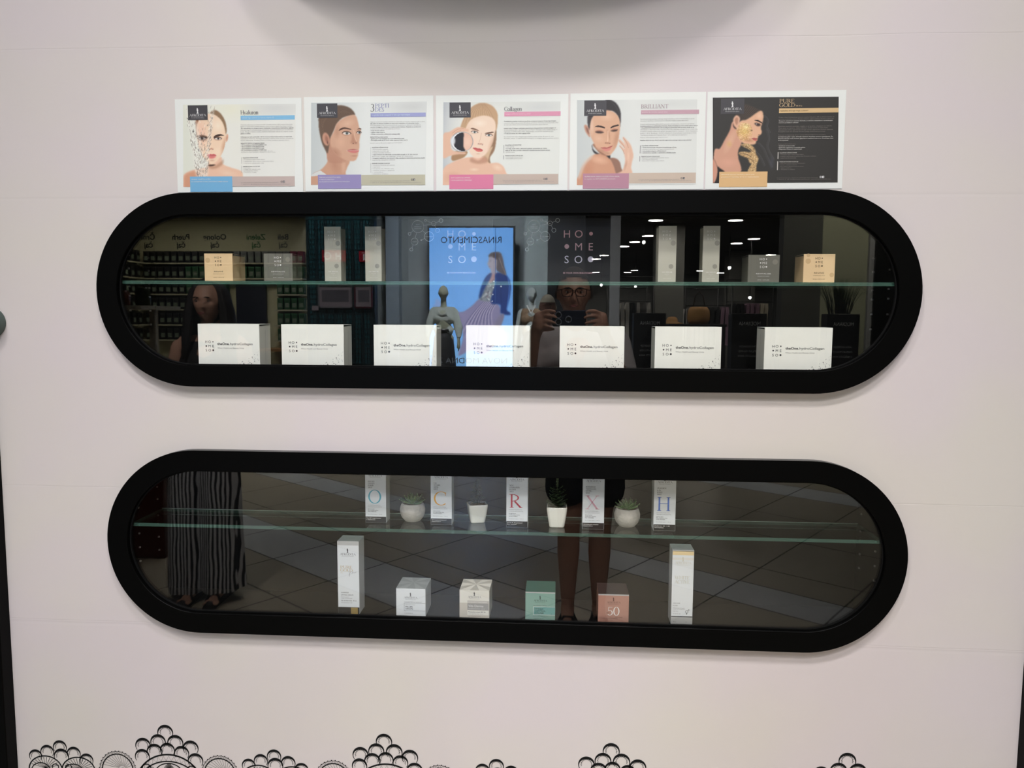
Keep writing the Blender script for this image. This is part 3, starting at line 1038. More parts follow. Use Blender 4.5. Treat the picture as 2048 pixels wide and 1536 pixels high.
TEAL_INK = mat('turquoise_ink', (60, 168, 188), 0.45)
AMBER_INK = mat('amber_ink', (232, 168, 40), 0.45)
RED_INK = mat('crimson_ink', (190, 40, 62), 0.45)
ROSE_INK = mat('dusty_rose_ink', (222, 172, 184), 0.45)
BLUE_INK = mat('cobalt_ink', (72, 112, 196), 0.45)
GL = 'letter boxes on the lower glass shelf'
for L_, ink, cx, yf, rz, lab, lines, sub, base in (
        ('O', TEAL_INK, -0.443, 0.050, 0.0, 'white box with a turquoise letter O on the lower glass shelf', ('INSTANT', 'OXYGEN', 'POWER', 'SHOT'), ('ULTIMATE FACE GLOW', 'CONCENTRATED SERUM', 'Skin booster', 'for instant glow', 'and radiance'), ('Two 360° oxygen boosters', '+ Hyaluronic')),
        ('C', AMBER_INK, -0.281, 0.046, 0.0, 'white box with an amber letter C on the lower glass shelf', ('C20', 'VITAMIN', 'SUPER', 'SHOT'), ('INTENSIVE BRIGHTENING', 'CONCENTRATED SERUM', 'Concentrate', 'for even bright skin', 'and firmness'), ('20 % source of vitamin C', 'stabilised Vitamin C')),
        ('R', RED_INK, -0.0965, 0.037, 0.0, 'white box with a crimson letter R on the lower glass shelf', ('NEXT', 'GENERATION', 'RETINOL', 'SHOT'), ('INTENSIVE RESURFACING', 'CONCENTRATE', 'Pro-age serum', '+ firms, plumps, restores', 'overnight'), ('0.3 % Retinol', 'Bio Retinol')),
        ('X', ROSE_INK, 0.0855, 0.038, 0.0, 'white box with a pale rose letter X on the lower glass shelf', ('BOTULINUM', 'TOXIN-LIKE', 'LIFTING', 'SHOT'), ('RELAXING', 'PEPTIDE CONCENTRATE', 'Serum', 'instead of an injection', 'no needle'), ('Hexapeptide complex', 'instant effect')),
        ('H', BLUE_INK, 0.2535, 0.038, 0.0, 'white box with a cobalt blue letter H on the lower glass shelf', ('HYALURON', '& B5', 'BOOST', 'SHOT'), ('ADVANCED HYDRATING', 'TREATMENT CONCENTRATE', 'Hydrates deep', 'fills wrinkles at once', 'and plumps'), ('Hyaluron 3D + B5', 'Tissue hydration'))):
    carton(lab, 'product box', cx, yf, SHELF_L, 0.0515, 0.1345, 0.040, PEARL, letter_box(L_, ink, lines, sub, base), group=GL)


# --- potted plants
STONE = mat('grey_concrete', (186, 182, 172), 0.75, bump=(120, 0.25), var=(60, 0.12))
CERAMIC = mat('white_glazed_ceramic', (236, 236, 224), 0.16, coat=0.4)
GRAVEL = mat('tan_gravel', (150, 128, 96), 0.9, bump=(300, 0.6), var=(260, 0.35))
LEAF = mat('succulent_leaf', (92, 128, 72), 0.42, var=(90, 0.22))
LEAF_TIP = mat('succulent_tip', (150, 176, 118), 0.45)
DARKLEAF = mat('dark_leaf', (44, 60, 34), 0.5, var=(120, 0.3))
STALK = mat('stalk', (96, 104, 74), 0.6)


def leaf(mb, base, direction, up, length, width, thick, m, tip=None, curl=0.25):
    """plump pointed leaf: rings of an oval section swept along a curve"""
    d = Vector(direction).normalized()
    u = Vector(up)
    u = (u - d * u.dot(d)).normalized()
    s = d.cross(u)
    n, seg = 8, 7
    v, f = [], []
    for i in range(seg + 1):
        t = i / seg
        p = Vector(base) + d * (length * t) + u * (curl * length * t * t)
        wf = math.sin(PI * min(1, (t * 0.86 + 0.14))) ** 0.7 if t < 1 else 0.02
        wf = max(wf, 0.03)
        for k in range(n):
            a = 2 * PI * k / n
            v.append(tuple(p + s * (math.cos(a) * width / 2 * wf) + u * (math.sin(a) * thick / 2 * wf)))
    for i in range(seg):
        for k in range(n):
            f.append((i * n + k, i * n + (k + 1) % n, (i + 1) * n + (k + 1) % n, (i + 1) * n + k))
    f.append(tuple((seg) * n + k for k in range(n)))
    mb.add(v, f, m, True)
    if tip:
        e = Vector(base) + d * (length * 0.97) + u * (curl * length * 0.94)
        mb.ball(e, width * 0.09, tip, 4)


def round_pot_plant(label, x, y, seed, lean):
    T = thing('succulent_in_bowl', label, 'potted plant', (x, y, SHELF_L), group='round stone bowls with rosette succulents')
    mb = MB()
    prof = [(0.0, 0.0), (0.016, 0.0), (0.019, 0.001), (0.0268, 0.010), (0.0308, 0.021), (0.0312, 0.030), (0.0290, 0.039), (0.0262, 0.0445), (0.0250, 0.0448), (0.0240, 0.0435), (0.0238, 0.040)]
    mb.lathe(prof, STONE, 40)
    mb.build('pot', T)
    mb = MB()
    mb.lathe([(0.0, 0.0412), (0.012, 0.0414), (0.0240, 0.0405)], GRAVEL, 30)
    mb.build('gravel', T)
    rnd = random.Random(seed)
    mb = MB()
    for ring, (cnt, el, ln, wd) in enumerate(((9, 8, 0.031, 0.0125), (8, 30, 0.027, 0.0120), (7, 50, 0.021, 0.0105), (5, 68, 0.015, 0.0085), (3, 82, 0.010, 0.006))):
        for i in range(cnt):
            a = 2 * PI * (i + 0.5 * (ring % 2)) / cnt + rnd.uniform(-.1, .1)
            e = rad(el + rnd.uniform(-5, 5))
            d = (math.cos(a) * math.cos(e) + lean, math.sin(a) * math.cos(e), math.sin(e))
            leaf(mb, (0.003 * math.cos(a), 0.003 * math.sin(a), 0.043 + ring * 0.0012), d, (0, 0, 1) if el < 60 else (-math.cos(a), -math.sin(a), .2), ln * rnd.uniform(.92, 1.05), wd, 0.0042, LEAF, LEAF_TIP, 0.22)
    mb.build('succulent', T)
    return T


round_pot_plant('round grey stone bowl with green rosette between the O and C boxes', -0.3575, 0.078, 3, 0.05)
round_pot_plant('round grey stone bowl with green rosette between the X and H boxes', 0.1690, 0.074, 8, 0.0)


def square_pot(mb, w0, w1, h, rz):
    n = 6
    v, f = [], []

    def sq(w, z, r):
        out = []
        for cx, cy, a0 in ((1, -1, -90), (1, 1, 0), (-1, 1, 90), (-1, -1, 180)):
            for i in range(n):
                a = rad(a0 + 90 * i / (n - 1))
                X, Y = cx * (w / 2 - r) + r * math.cos(a), cy * (w / 2 - r) + r * math.sin(a)
                out.append((X * math.cos(rz) - Y * math.sin(rz), X * math.sin(rz) + Y * math.cos(rz), z))
        return out
    prof = [(w0 - 0.008, 0.0), (w0 - 0.002, 0.0006), (w0, 0.003), (w0 + (w1 - w0) * .55, h * .45), (w1 - 0.0003, h * .82), (w1 + 0.0006, h * .93), (w1, h - 0.0012), (w1 - 0.0012, h), (w1 - 0.005, h), (w1 - 0.0062, h - 0.0015), (w1 - 0.007, h - 0.006)]
    for w, z in prof:
        v += sq(w, z, min(0.0075, w * 0.2))
    N = 4 * n
    for i in range(len(prof) - 1):
        for k in range(N):
            f.append((i * N + k, i * N + (k + 1) % N, (i + 1) * N + (k + 1) % N, (i + 1) * N + k))
    f.append(tuple(range(N - 1, -1, -1)))
    mb.add(v, f, CERAMIC, True)


# small fir-like plant
T = thing('potted_fir_plant', 'square white ceramic pot with a dark sparse conical plant', 'potted plant', (-0.1975, 0.082, SHELF_L), group='square white pots on the lower glass shelf')
mb = MB()
square_pot(mb, 0.036, 0.047, 0.046, rad(16))
mb.build('pot', T)
mb = MB()
mb.box(-0.019, 0.019, -0.019, 0.019, 0.036, 0.0425, GRAVEL, 0.002)
rnd = random.Random(2)
for i in range(60):
    mb.ball((rnd.uniform(-.017, .017), rnd.uniform(-.017, .017), 0.0428), rnd.uniform(.0012, .002), GRAVEL, 4)
mb.build('gravel', T)
mb = MB()
mb.tube([(0, 0, 0.04), (0.001, 0, 0.07), (0, 0.001, 0.104)], [0.0013, 0.001, 0.0005], STALK, 6)
for i in range(230):
    t = rnd.random() ** 0.8
    z = 0.046 + 0.058 * t
    r = 0.024 * (1 - t) + 0.004
    a = rnd.random() * 2 * PI
    r *= rnd.uniform(.55, 1.1)
    p0 = Vector((0, 0, z))
    p1 = Vector((r * math.cos(a), r * math.sin(a), z - 0.003 + 0.010 * (rnd.random() - .2)))
    mb.tube([tuple(p0), tuple(p0.lerp(p1, .55) + Vector((0, 0, 0.002))), tuple(p1)], [0.0005, 0.0007, 0.0002], DARKLEAF, 4)
mb.build('foliage', T)

T = thing('potted_succulent_tower', 'square white ceramic pot with dark layered leaves and a beaded flower stalk', 'potted plant', (-0.001, 0.060, SHELF_L), group='square white pots on the lower glass shelf')
mb = MB()
square_pot(mb, 0.037, 0.0485, 0.050, 0)
mb.build('pot', T)
mb = MB()
for ring in range(8):
    zz = 0.046 + ring * 0.0062
    cnt = 9 - ring // 2
    for i in range(cnt):
        a = 2 * PI * (i + 0.5 * (ring % 2)) / cnt + rnd.uniform(-.2, .2)
        e = rad(rnd.uniform(2, 24))
        leaf(mb, (0, 0, zz), (math.cos(a) * math.cos(e), math.sin(a) * math.cos(e), math.sin(e)), (0, 0, 1), (0.027 - 0.0012 * ring) * rnd.uniform(.85, 1.05), 0.0095, 0.003, DARKLEAF, LEAF, 0.15)
mb.build('foliage', T)
mb = MB()
mb.tube([(0, 0, 0.08), (0.001, 0, 0.11), (0, 0, 0.131)], [0.0009, 0.0008, 0.0006], STALK, 6)
for i in range(9):
    for sx in (-1, 1):
        mb.ball((sx * 0.0018, 0.0, 0.098 + i * 0.0037), 0.0013, LEAF_TIP, 4, (1, 1, 0.7))
mb.build('flower_stalk', T)

# ------------------------------------------------------------------ lower cabinet, floor row
CREAM_CARD = mat('cream_card', (222, 220, 208), 0.4)
GREEN_CARD = mat('sage_green_card', (134, 172, 158), 0.36, metal=0.2)
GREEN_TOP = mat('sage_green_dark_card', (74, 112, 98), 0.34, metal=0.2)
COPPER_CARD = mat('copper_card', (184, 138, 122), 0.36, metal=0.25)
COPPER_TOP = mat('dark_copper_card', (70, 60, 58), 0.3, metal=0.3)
SILVER_TOP = mat('silver_card', (184, 192, 190), 0.3, metal=0.5)
SILVER_LINE = mat('silver_facet_card', (198, 205, 203), 0.3, metal=0.45)
GOLD_INK = mat('gold_ink', (196, 164, 84), 0.35, metal=0.5)
PALE_GOLD = mat('pale_gold_ink', (226, 204, 156), 0.45)
STRIP_SILVER = mat('silver_strip_ink', (196, 198, 196), 0.35, metal=0.4)


def star_lid(m1, m2):
    """folded lid with facets meeting in the middle"""
    def f(mb, w, h, d):
        z = h + 0.0002
        pts = [(-w / 2, 0), (-w / 6, 0), (w / 6, 0), (w / 2, 0), (w / 2, d / 3), (w / 2, 2 * d / 3), (w / 2, d), (w / 6, d), (-w / 6, d), (-w / 2, d), (-w / 2, 2 * d / 3), (-w / 2, d / 3)]
        for i in range(12):
            a, b = pts[i], pts[(i + 1) % 12]
            mb.add([(a[0], a[1], z - 0.0005), (b[0], b[1], z - 0.0005), (0, d / 2, z + 0.0012)], [(0, 1, 2)], m1 if i % 2 else m2)
    return f


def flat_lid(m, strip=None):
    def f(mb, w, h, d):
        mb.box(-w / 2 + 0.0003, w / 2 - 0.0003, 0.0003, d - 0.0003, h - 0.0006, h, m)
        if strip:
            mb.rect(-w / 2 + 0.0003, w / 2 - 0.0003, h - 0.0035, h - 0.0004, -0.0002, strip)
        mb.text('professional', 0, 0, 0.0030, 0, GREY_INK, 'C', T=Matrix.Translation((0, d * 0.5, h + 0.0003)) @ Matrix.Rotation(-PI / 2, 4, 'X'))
    return f


def pr_drops(mb, w, h):
    y = -0.0004
    X = lambda p: (p - 775) * 0.000269
    Z = lambda p: (1412 - p) * 0.000278
    afrodita(mb, X(715), X(833), Z(1252), 0.0043, y, DARK_INK)
    mb.text('INSTANT SKIN & FACE LIFT', X(715), Z(1286), 0.0017, y, GREY_INK, w=0.043)
    for p in ([(715, 1293), (907, 1293)], [(715, 1360), (907, 1360)], [(715, 1293), (715, 1360)]):
        mb.line([(X(a), Z(b)) for a, b in p], 0.0005, y, DARK_INK)
    mb.text('SMOOTHING', X(728), Z(1311), 0.0018, y, GREY_INK, w=0.023)
    mb.text('FILLER', X(728), Z(1333), 0.0036, y, DARK_INK, w=0.0175, weight=0.015)
    mb.text('DROPS', X(728), Z(1351), 0.0036, y, DARK_INK, w=0.018, weight=0.015)
    mb.text('CONCENTRATE', X(715), Z(1388), 0.0019, y, GREY_INK, w=0.021)


def pr_vita(mb, w, h):
    y = -0.0004
    X = lambda p: (p - 1350) * 0.000266
    Z = lambda p: (1437 - p) * 0.000278
    mb.rect(-w / 2 + 0.0004, w / 2 - 0.0004, 0.0004, Z(1300), -0.00015, mat('greige_ink', (196, 190, 176), 0.5))
    afrodita(mb, X(1292), X(1410), Z(1255), 0.0043, y, DARK_INK)
    mb.rect(X(1287), w / 2 - 0.0004, Z(1300), Z(1279), -0.00025, mat('light_greige_ink', (186, 182, 172), 0.5))
    mb.text('EXCELLENT TREATMENT', X(1294), Z(1296), 0.0022, y, WHITE_INK, w=0.045)
    mb.rect(X(1287), X(1478), Z(1363), Z(1303), -0.00025, mat('mid_grey_ink', (150, 148, 142), 0.5))
    mb.text('Vita Derma', X(1296), Z(1336), 0.0058, y, WHITE_INK, w=0.036)
    mb.text('multivitamin care', X(1296), Z(1354), 0.0022, y, WHITE_INK, w=0.039)
    mb.rect(X(1287), X(1478), Z(1407), Z(1366), -0.00025, CREAM_CARD)
    mb.text('Protective cream SPF 30', X(1296), Z(1385), 0.0028, y, DARK_INK, w=0.041, weight=0.01)
    mb.text('anti-ageing day care', X(1296), Z(1399), 0.0017, y, GREY_INK, w=0.035)
    mb.text('PROFESSIONAL', X(1296), Z(1423), 0.0020, y, GREY_INK, w=0.030)


def pr_hydro_cream(mb, w, h):
    y = -0.0004
    X = lambda p: (p - 365) * 0.000263
    Z = lambda p: (1442 - p) * 0.000278
    dk = mat('dark_green_ink', (34, 62, 56), 0.5)
    afrodita(mb, X(305), X(425), Z(1275), 0.0043, y, dk)
    mb.text('OIL CONTROL + MATTE', X(303), Z(1314), 0.0017, y, dk, w=0.031)
    mb.rect(X(305), w / 2 - 0.0004, Z(1390), Z(1322), -0.0002, mat('sea_green_ink', (104, 158, 152), 0.45))
    for p in ([(303, 1321), (498, 1321)], [(303, 1392), (498, 1392)], [(303, 1321), (303, 1392)]):
        mb.line([(X(a), Z(b)) for a, b in p], 0.0007, y, WHITE_INK)
    for i, (s, ww) in enumerate((('HYDRO', .020), ('CONTROL', .0255), ('CREAM', .0205))):
        mb.text(s, X(316), Z(1347 + 18 * i), 0.0038, y, dk, w=ww, weight=0.012)
    mb.text('24h', X(462), Z(1385), 0.0016, y, dk)
    mb.text('FOR OILY AND COMBINATION SKIN', X(303), Z(1410), 0.0015, y, dk, w=0.034)
    mb.text('CREAM  50 ml', X(303), Z(1428), 0.0019, y, dk, w=0.024)


def pr_fifty(mb, w, h):
    y = -0.0004
    X = lambda p: (p - 1027) * 0.000262
    Z = lambda p: (1478 - p) * 0.000278
    dk = mat('dark_copper_ink', (92, 52, 42), 0.5)
    afrodita(mb, X(968), X(1090), Z(1308), 0.0043, y, dk)
    serif_text(mb, '50', X(972), Z(1412), 0.0195, y, WHITE_INK, w=0.0290, bold=0.9)
    mb.text('SPF', X(966), Z(1398), 0.0030, y, dk, w=0.007)
    mb.text('SUN CARE', X(1040), Z(1432), 0.0018, y, dk, w=0.018)
    mb.text('ANTI-AGEING PROTECTION FOR FACE', X(905), Z(1444), 0.0018, y, dk, w=0.042)
    mb.text('VERY HIGH PROTECTION', X(905), Z(1460), 0.0018, y, dk, w=0.030)


def pr_gold(mb, w, h):
    y = -0.0004
    k = 0.000269
    X = lambda p: (p - 203) * k
    Z = lambda p: h - (p - 738) * 0.000278
    mb.rect(-w / 2 + .0004, w / 2 - .0004, Z(775), h - .0006, -0.0002, STRIP_SILVER)
    mb.rect(-w / 2 + .0004, w / 2 - .0004, 0.0004, Z(1327), -0.0002, BASE_BLACK)
    mb.rect(X(222), X(286), 0.0004, Z(1330), -0.0003, mat('antique_gold_ink', (150, 128, 72), 0.4))
    afrodita(mb, X(130), X(272), Z(863), 0.0050, y, DARK_INK)
    serif_text(mb, 'PURE', X(131), Z(980), 0.0064, y, GOLD_INK, w=0.0290)
    serif_text(mb, 'GOLD', X(130), Z(1008), 0.0064, y, GOLD_INK, w=0.0305)
    mb.text('24 Ka', X(132), Z(1023), 0.0018, y, GOLD_INK)
    D = [(206, 1000), (214, 1022), (218, 1040), (213, 1052), (209, 1044), (218, 1022), (232, 1004), (244, 1006), (240, 1020), (230, 1026), (240, 1020), (247, 1010), (247, 1022), (253, 1012), (258, 1020), (262, 1010), (262, 1020), (268, 1014), (275, 1008)]
    mb.line([(X(a), Z(b)) for a, b in D], 0.0005, y, GREY_INK)
    mb.text('LUMINESSE', X(135), Z(1201), 0.0026, y, DARK_INK, w=0.0185)
    mb.text('LIFTING SERUM', X(135), Z(1222), 0.0026, y, DARK_INK, w=0.0295)
    mb.text('Active pearls', X(135), Z(1239), 0.0018, y, GREY_INK, w=0.0185)
    mb.text('Under 24 karat gold', X(135), Z(1251), 0.0018, y, GREY_INK, w=0.0265)
    mb.text('Za vse tipe kože  30 ml', X(135), Z(1272), 0.0022, y, DARK_INK, w=0.0375, weight=0.01)
    mb.text('FOR MATURE SKIN CARE', X(135), Z(1290), 0.0016, y, GREY_INK, w=0.027)


def pr_active(mb, w, h):
    y = -0.0004
    k = 0.000247
    X = lambda p: (p - 1654) * k
    Z = lambda p: h - (p - 812) * 0.000271
    PG = mat('pale_grey_gold_ink', (204, 202, 184), 0.45)
    mb.rect(-w / 2 + .0004, w / 2 - .0004, Z(858), Z(822), -0.0002, PALE_GOLD)
    mb.rect(-w / 2 + .0004, w / 2 - .0004, Z(900), Z(880), -0.0002, mat('faint_warm_ink', (222, 220, 212), 0.45))
    afrodita(mb, X(1580), X(1730), Z(935), 0.0050, y, PG)
    serif_text(mb, 'WHITE', X(1580), Z(1072), 0.0080, y, PG, w=0.0340)
    serif_text(mb, 'ACTIVE', X(1580), Z(1110), 0.0080, y, PG, w=0.0345)
    for i, (s, ww) in enumerate((('ANTI-AGE', .016), ('FLUID', .0105))):
        mb.text(s, X(1570), Z(1290 + 22 * i), 0.0026, y, GREY_INK, w=ww)
    for i, (s, ww) in enumerate((('Reduces pigment spots', .0265), ('evens out complexion', .028), ('FOR ALL', .012), ('for day and night', .018))):
        mb.text(s, X(1570), Z(1331 + (0, 11, 30, 52)[i]), 0.0018, y, GREY_INK, w=ww)
    cx, cz = X(1700), Z(1360)
    mb.ring(cx, cz, 0.0026, 0.0034, y, DARK_INK, 20)
    mb.line([(cx + .0024, cz + .0024), (cx + .0052, cz + .0052)], 0.0008, y, DARK_INK)
    mb.line([(cx + .0034, cz + .0054), (cx + .0054, cz + .0054), (cx + .0054, cz + .0034)], 0.0007, y, DARK_INK)
    mb.line([(cx, cz - .003), (cx, cz - .0072)], 0.0008, y, DARK_INK)
    mb.line([(cx - .002, cz - .005), (cx + .002, cz - .005)], 0.0008, y, DARK_INK)
    mb.rect(-w / 2 + .0004, w / 2 - .0004, Z(1410), Z(1400), y, mat('graphite_ink', (78, 80, 84), 0.4, metal=0.3))
    mb.rect(-w / 2 + .0004, w / 2 - .0004, 0.0004, Z(1412), -0.0002, STRIP_SILVER)
    mb.text('50 ml', X(1575), 0.006, 0.0022, y, DARK_INK)
    mb.text('1.7', X(1690), 0.006, 0.0022, y, DARK_INK)


carton('tall white box with gold lettering at the left of the cabinet floor', 'product box', -0.5024, 0.012, FLOOR_L, 0.0527, 0.1805, 0.048, PEARL, pr_gold, lid=flat_lid(SILVER_TOP), name='serum_box')
carton('pale grey cube box with a star folded lid, outlined panel on its front', 'product box', -0.3494, 0.008, FLOOR_L, 0.0715, 0.0692, 0.076, PEARL, pr_drops, lid=star_lid(SILVER_TOP, SILVER_LINE), name='cream_box')
carton('cream coloured cube box with a grey label band', 'product box', -0.1957, 0.008, FLOOR_L, 0.0717, 0.0692, 0.076, CREAM_CARD, pr_vita, lid=star_lid(mat('warm_silver_card', (200, 198, 186), 0.35, metal=0.2), CREAM_CARD), name='cream_box')
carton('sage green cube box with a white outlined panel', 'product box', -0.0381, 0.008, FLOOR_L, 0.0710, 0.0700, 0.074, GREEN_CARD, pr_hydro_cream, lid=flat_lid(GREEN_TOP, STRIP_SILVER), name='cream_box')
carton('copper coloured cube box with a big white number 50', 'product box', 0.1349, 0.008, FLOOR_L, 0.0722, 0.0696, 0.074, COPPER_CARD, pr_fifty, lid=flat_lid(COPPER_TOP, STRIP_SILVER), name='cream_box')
carton('tall white box with faint lettering at the right of the cabinet floor', 'product box', 0.2948, 0.008, FLOOR_L, 0.0498, 0.1806, 0.047, PEARL, pr_active, lid=flat_lid(SILVER_TOP, STRIP_SILVER), name='fluid_box')

# rounded fitting cut off by the left edge of the photo
T = thing('wall_fitting', 'small rounded grey rimmed fitting on the left edge of the wall', 'fitting', (-1.3625, -0.001, 1.530))
mb = MB()
s = stadium(0, 0, 0.078, 0.072, 16)
n = len(s)
rim = mat('grey_rim_plastic', (78, 92, 88), 0.5)
mb.add([(x * 1.0, 0.0, z) for x, z in s] + [(x, -0.024, z) for x, z in s] + [(x * .9, -0.028, z * .9) for x, z in s] + [(x * .8, -0.024, z * .8) for x, z in s],
       [(a * n + i, a * n + (i + 1) % n, (a + 1) * n + (i + 1) % n, (a + 1) * n + i) for a in range(3) for i in range(n)], rim, True)
mb.build('rim', T)
mb = MB()
mb.add([(x * .82, -0.022, z * .82) for x, z in s], [tuple(range(n))], mat('pale_face_plastic', (214, 218, 216), 0.4))
mb.build('face_plate', T)

# ------------------------------------------------------------------ printed pictures: a small raster painter whose result becomes a fine coloured mesh


def spline(pts, closed=True, n=6):
    P = [np.array(p, float) for p in pts]
    out = []
    N = len(P)
    for i in range(N if closed else N - 1):
        if closed:
            a, b, c, d = P[i - 1], P[i], P[(i + 1) % N], P[(i + 2) % N]
        else:
            a, b, c, d = P[max(i - 1, 0)], P[i], P[i + 1], P[min(i + 2, N - 1)]
        for k in range(n):
            t = k / n
            out.append(0.5 * ((2 * b) + (-a + c) * t + (2 * a - 5 * b + 4 * c - d) * t * t + (-a + 3 * b - 3 * c + d) * t ** 3))
    if not closed:
        out.append(P[-1])
    return np.array(out)


class Painter:
    def __init__(s, x0, x1, y0, y1, step, bg):
        s.x = np.arange(x0, x1 + step * 0.5, step, dtype=float)
        s.y = np.arange(y0, y1 + step * 0.5, step, dtype=float)
        s.X, s.Y = np.meshgrid(s.x, s.y)
        s.st = step
        s.im = np.zeros(s.X.shape + (3,)) + np.array(bg, float)

    def mix(s, m, c):
        s.im = s.im * (1 - m[..., None]) + np.array(c, float) * m[..., None]

    def blur(s, m, r):
        k = int(round(r / s.st))
        for _ in range(2):
            if k < 1:
                break
            for ax in (0, 1):
                p = np.pad(m, [(k + 1, k) if a == ax else (0, 0) for a in (0, 1)], mode='edge')
                cs = np.cumsum(p, axis=ax)
                n = m.shape[ax]
                hi = np.take(cs, np.arange(2 * k + 1, 2 * k + 1 + n), axis=ax)
                lo = np.take(cs, np.arange(0, n), axis=ax)
                m = (hi - lo) / (2 * k + 1)
        return m

    def mask(s, pts, smooth=True):
        P = spline(pts) if smooth else np.array(pts, float)
        m = np.zeros(s.X.shape)
        for oy in (-.25, .25):
            Y = s.Y + oy * s.st
            ins = np.zeros(s.X.shape, bool)
            for i in range(len(P)):
                x1, y1 = P[i - 1]
                x2, y2 = P[i]
                if y1 == y2:
                    continue
                c = ((y1 > Y) != (y2 > Y)) & (s.X < (x2 - x1) * (Y - y1) / (y2 - y1) + x1)
                ins ^= c
            m += ins * 0.5
        return m

    def poly(s, pts, c, blur=2, a=1.0, smooth=True, clip=None):
        m = s.blur(s.mask(pts, smooth), blur) * a
        if clip is not None:
            m = m * clip
        s.mix(m, c)

    def ell(s, cx, cy, rx, ry, c, a=1.0, soft=0.5, ang=0, clip=None):
        t = math.radians(ang)
        dx, dy = s.X - cx, s.Y - cy
        u = (dx * math.cos(t) + dy * math.sin(t)) / rx
        v = (-dx * math.sin(t) + dy * math.cos(t)) / ry
        m = np.clip((1 - np.sqrt(u * u + v * v)) / soft, 0, 1) * a
        if clip is not None:
            m = m * clip
        s.mix(m, c)

    def line(s, pts, w, c, a=1.0, smooth=True, w2=None, clip=None):
        P = spline(pts, False, 4) if smooth and len(pts) > 2 else np.array(pts, float)
        M = np.zeros(s.X.shape)
        n = len(P) - 1
        for i in range(n):
            ax, ay = P[i]
            bx, by = P[i + 1]
            wa = w if w2 is None else w + (w2 - w) * i / max(1, n - 1)
            x0, x1 = min(ax, bx) - wa - s.st, max(ax, bx) + wa + s.st
            y0, y1 = min(ay, by) - wa - s.st, max(ay, by) + wa + s.st
            i0, i1 = np.searchsorted(s.x, (x0, x1))
            j0, j1 = np.searchsorted(s.y, (y0, y1))
            if i0 >= i1 or j0 >= j1:
                continue
            X, Y = s.X[j0:j1, i0:i1], s.Y[j0:j1, i0:i1]
            L2 = (bx - ax) ** 2 + (by - ay) ** 2 + 1e-9
            t = np.clip(((X - ax) * (bx - ax) + (Y - ay) * (by - ay)) / L2, 0, 1)
            d = np.hypot(X - ax - t * (bx - ax), Y - ay - t * (by - ay))
            M[j0:j1, i0:i1] = np.maximum(M[j0:j1, i0:i1], np.clip((wa / 2 + s.st * 0.4 - d) / (s.st * 0.9), 0, 1))
        if clip is not None:
            M = M * clip
        s.mix(M * a, c)

    def grad(s, c0, c1, axis='x', a=1.0, lo=None, hi=None):
        q = s.X if axis == 'x' else s.Y
        lo = q.min() if lo is None else lo
        hi = q.max() if hi is None else hi
        t = np.clip((q - lo) / (hi - lo), 0, 1)[..., None]
        s.im = s.im * (1 - a) + (np.array(c0, float) * (1 - t) + np.array(c1, float) * t) * a

    def to_mesh(s, name, fn, mtl, parent, label=None):
        """fn maps painter coordinates to local x,z arrays"""
        ny, nx = s.X.shape
        gx, gz = fn(s.X, s.Y)
        co = np.zeros((ny * nx, 3), np.float32)
        co[:, 0] = gx.ravel()
        co[:, 2] = gz.ravel()
        idx = np.arange(ny * nx).reshape(ny, nx)
        q = np.stack([idx[1:, :-1], idx[1:, 1:], idx[:-1, 1:], idx[:-1, :-1]], -1).reshape(-1, 4)
        me = bpy.data.meshes.new(name)
        me.vertices.add(ny * nx)
        me.vertices.foreach_set('co', co.ravel())
        me.loops.add(q.size)
        me.loops.foreach_set('vertex_index', q.ravel().astype(np.int32))
        me.polygons.add(len(q))
        me.polygons.foreach_set('loop_start', np.arange(0, q.size, 4, dtype=np.int32))
        me.update(calc_edges=True)
        im = np.clip(s.im, 0, 255) / 255
        L = np.where(im <= 0.04045, im / 12.92, ((im + 0.055) / 1.055) ** 2.4)
        col = np.ones((ny * nx, 4), np.float32)
        col[:, :3] = L.reshape(-1, 3)
        at = me.color_attributes.new('print', 'FLOAT_COLOR', 'POINT')
        at.data.foreach_set('color', col.ravel())
        me.materials.append(mtl)
        o = bpy.data.objects.new(name, me)
        COL.objects.link(o)
        o.parent = parent
        if label:
            o['label'] = label
        return o


PRINT = print_mat('photo_print', rough=0.4)


def eye(p, cx, cy, rx, ry, iris=(96, 104, 100), ang=0, lid=(70, 48, 40), look=0.0):
    p.ell(cx, cy - ry * 0.5, rx * 1.35, ry * 2.2, (170, 120, 95), 0.35, 0.8, ang)
    p.ell(cx, cy, rx, ry, (225, 215, 208), 1, 0.25, ang)
    p.ell(cx + look * rx, cy - ry * .05, ry * 1.05, ry * 1.0, iris, 1, 0.3)
    p.ell(cx + look * rx, cy - ry * .05, ry * .5, ry * .5, (25, 20, 20), 1, 0.3)
    t = math.radians(ang)
    P = []
    for k in range(9):
        u = -1 + 2 * k / 8
        x, y = u * rx * 1.08, -math.sqrt(max(0, 1 - u * u)) * ry * 1.0
        P.append((cx + x * math.cos(t) - y * math.sin(t), cy + x * math.sin(t) + y * math.cos(t)))
    p.line(P, ry * 0.55, lid, 0.9)
    P2 = [(a, 2 * cy - b + ry * 0.1) for a, b in P]
    p.line(P2, ry * 0.2, (140, 95, 80), 0.6)


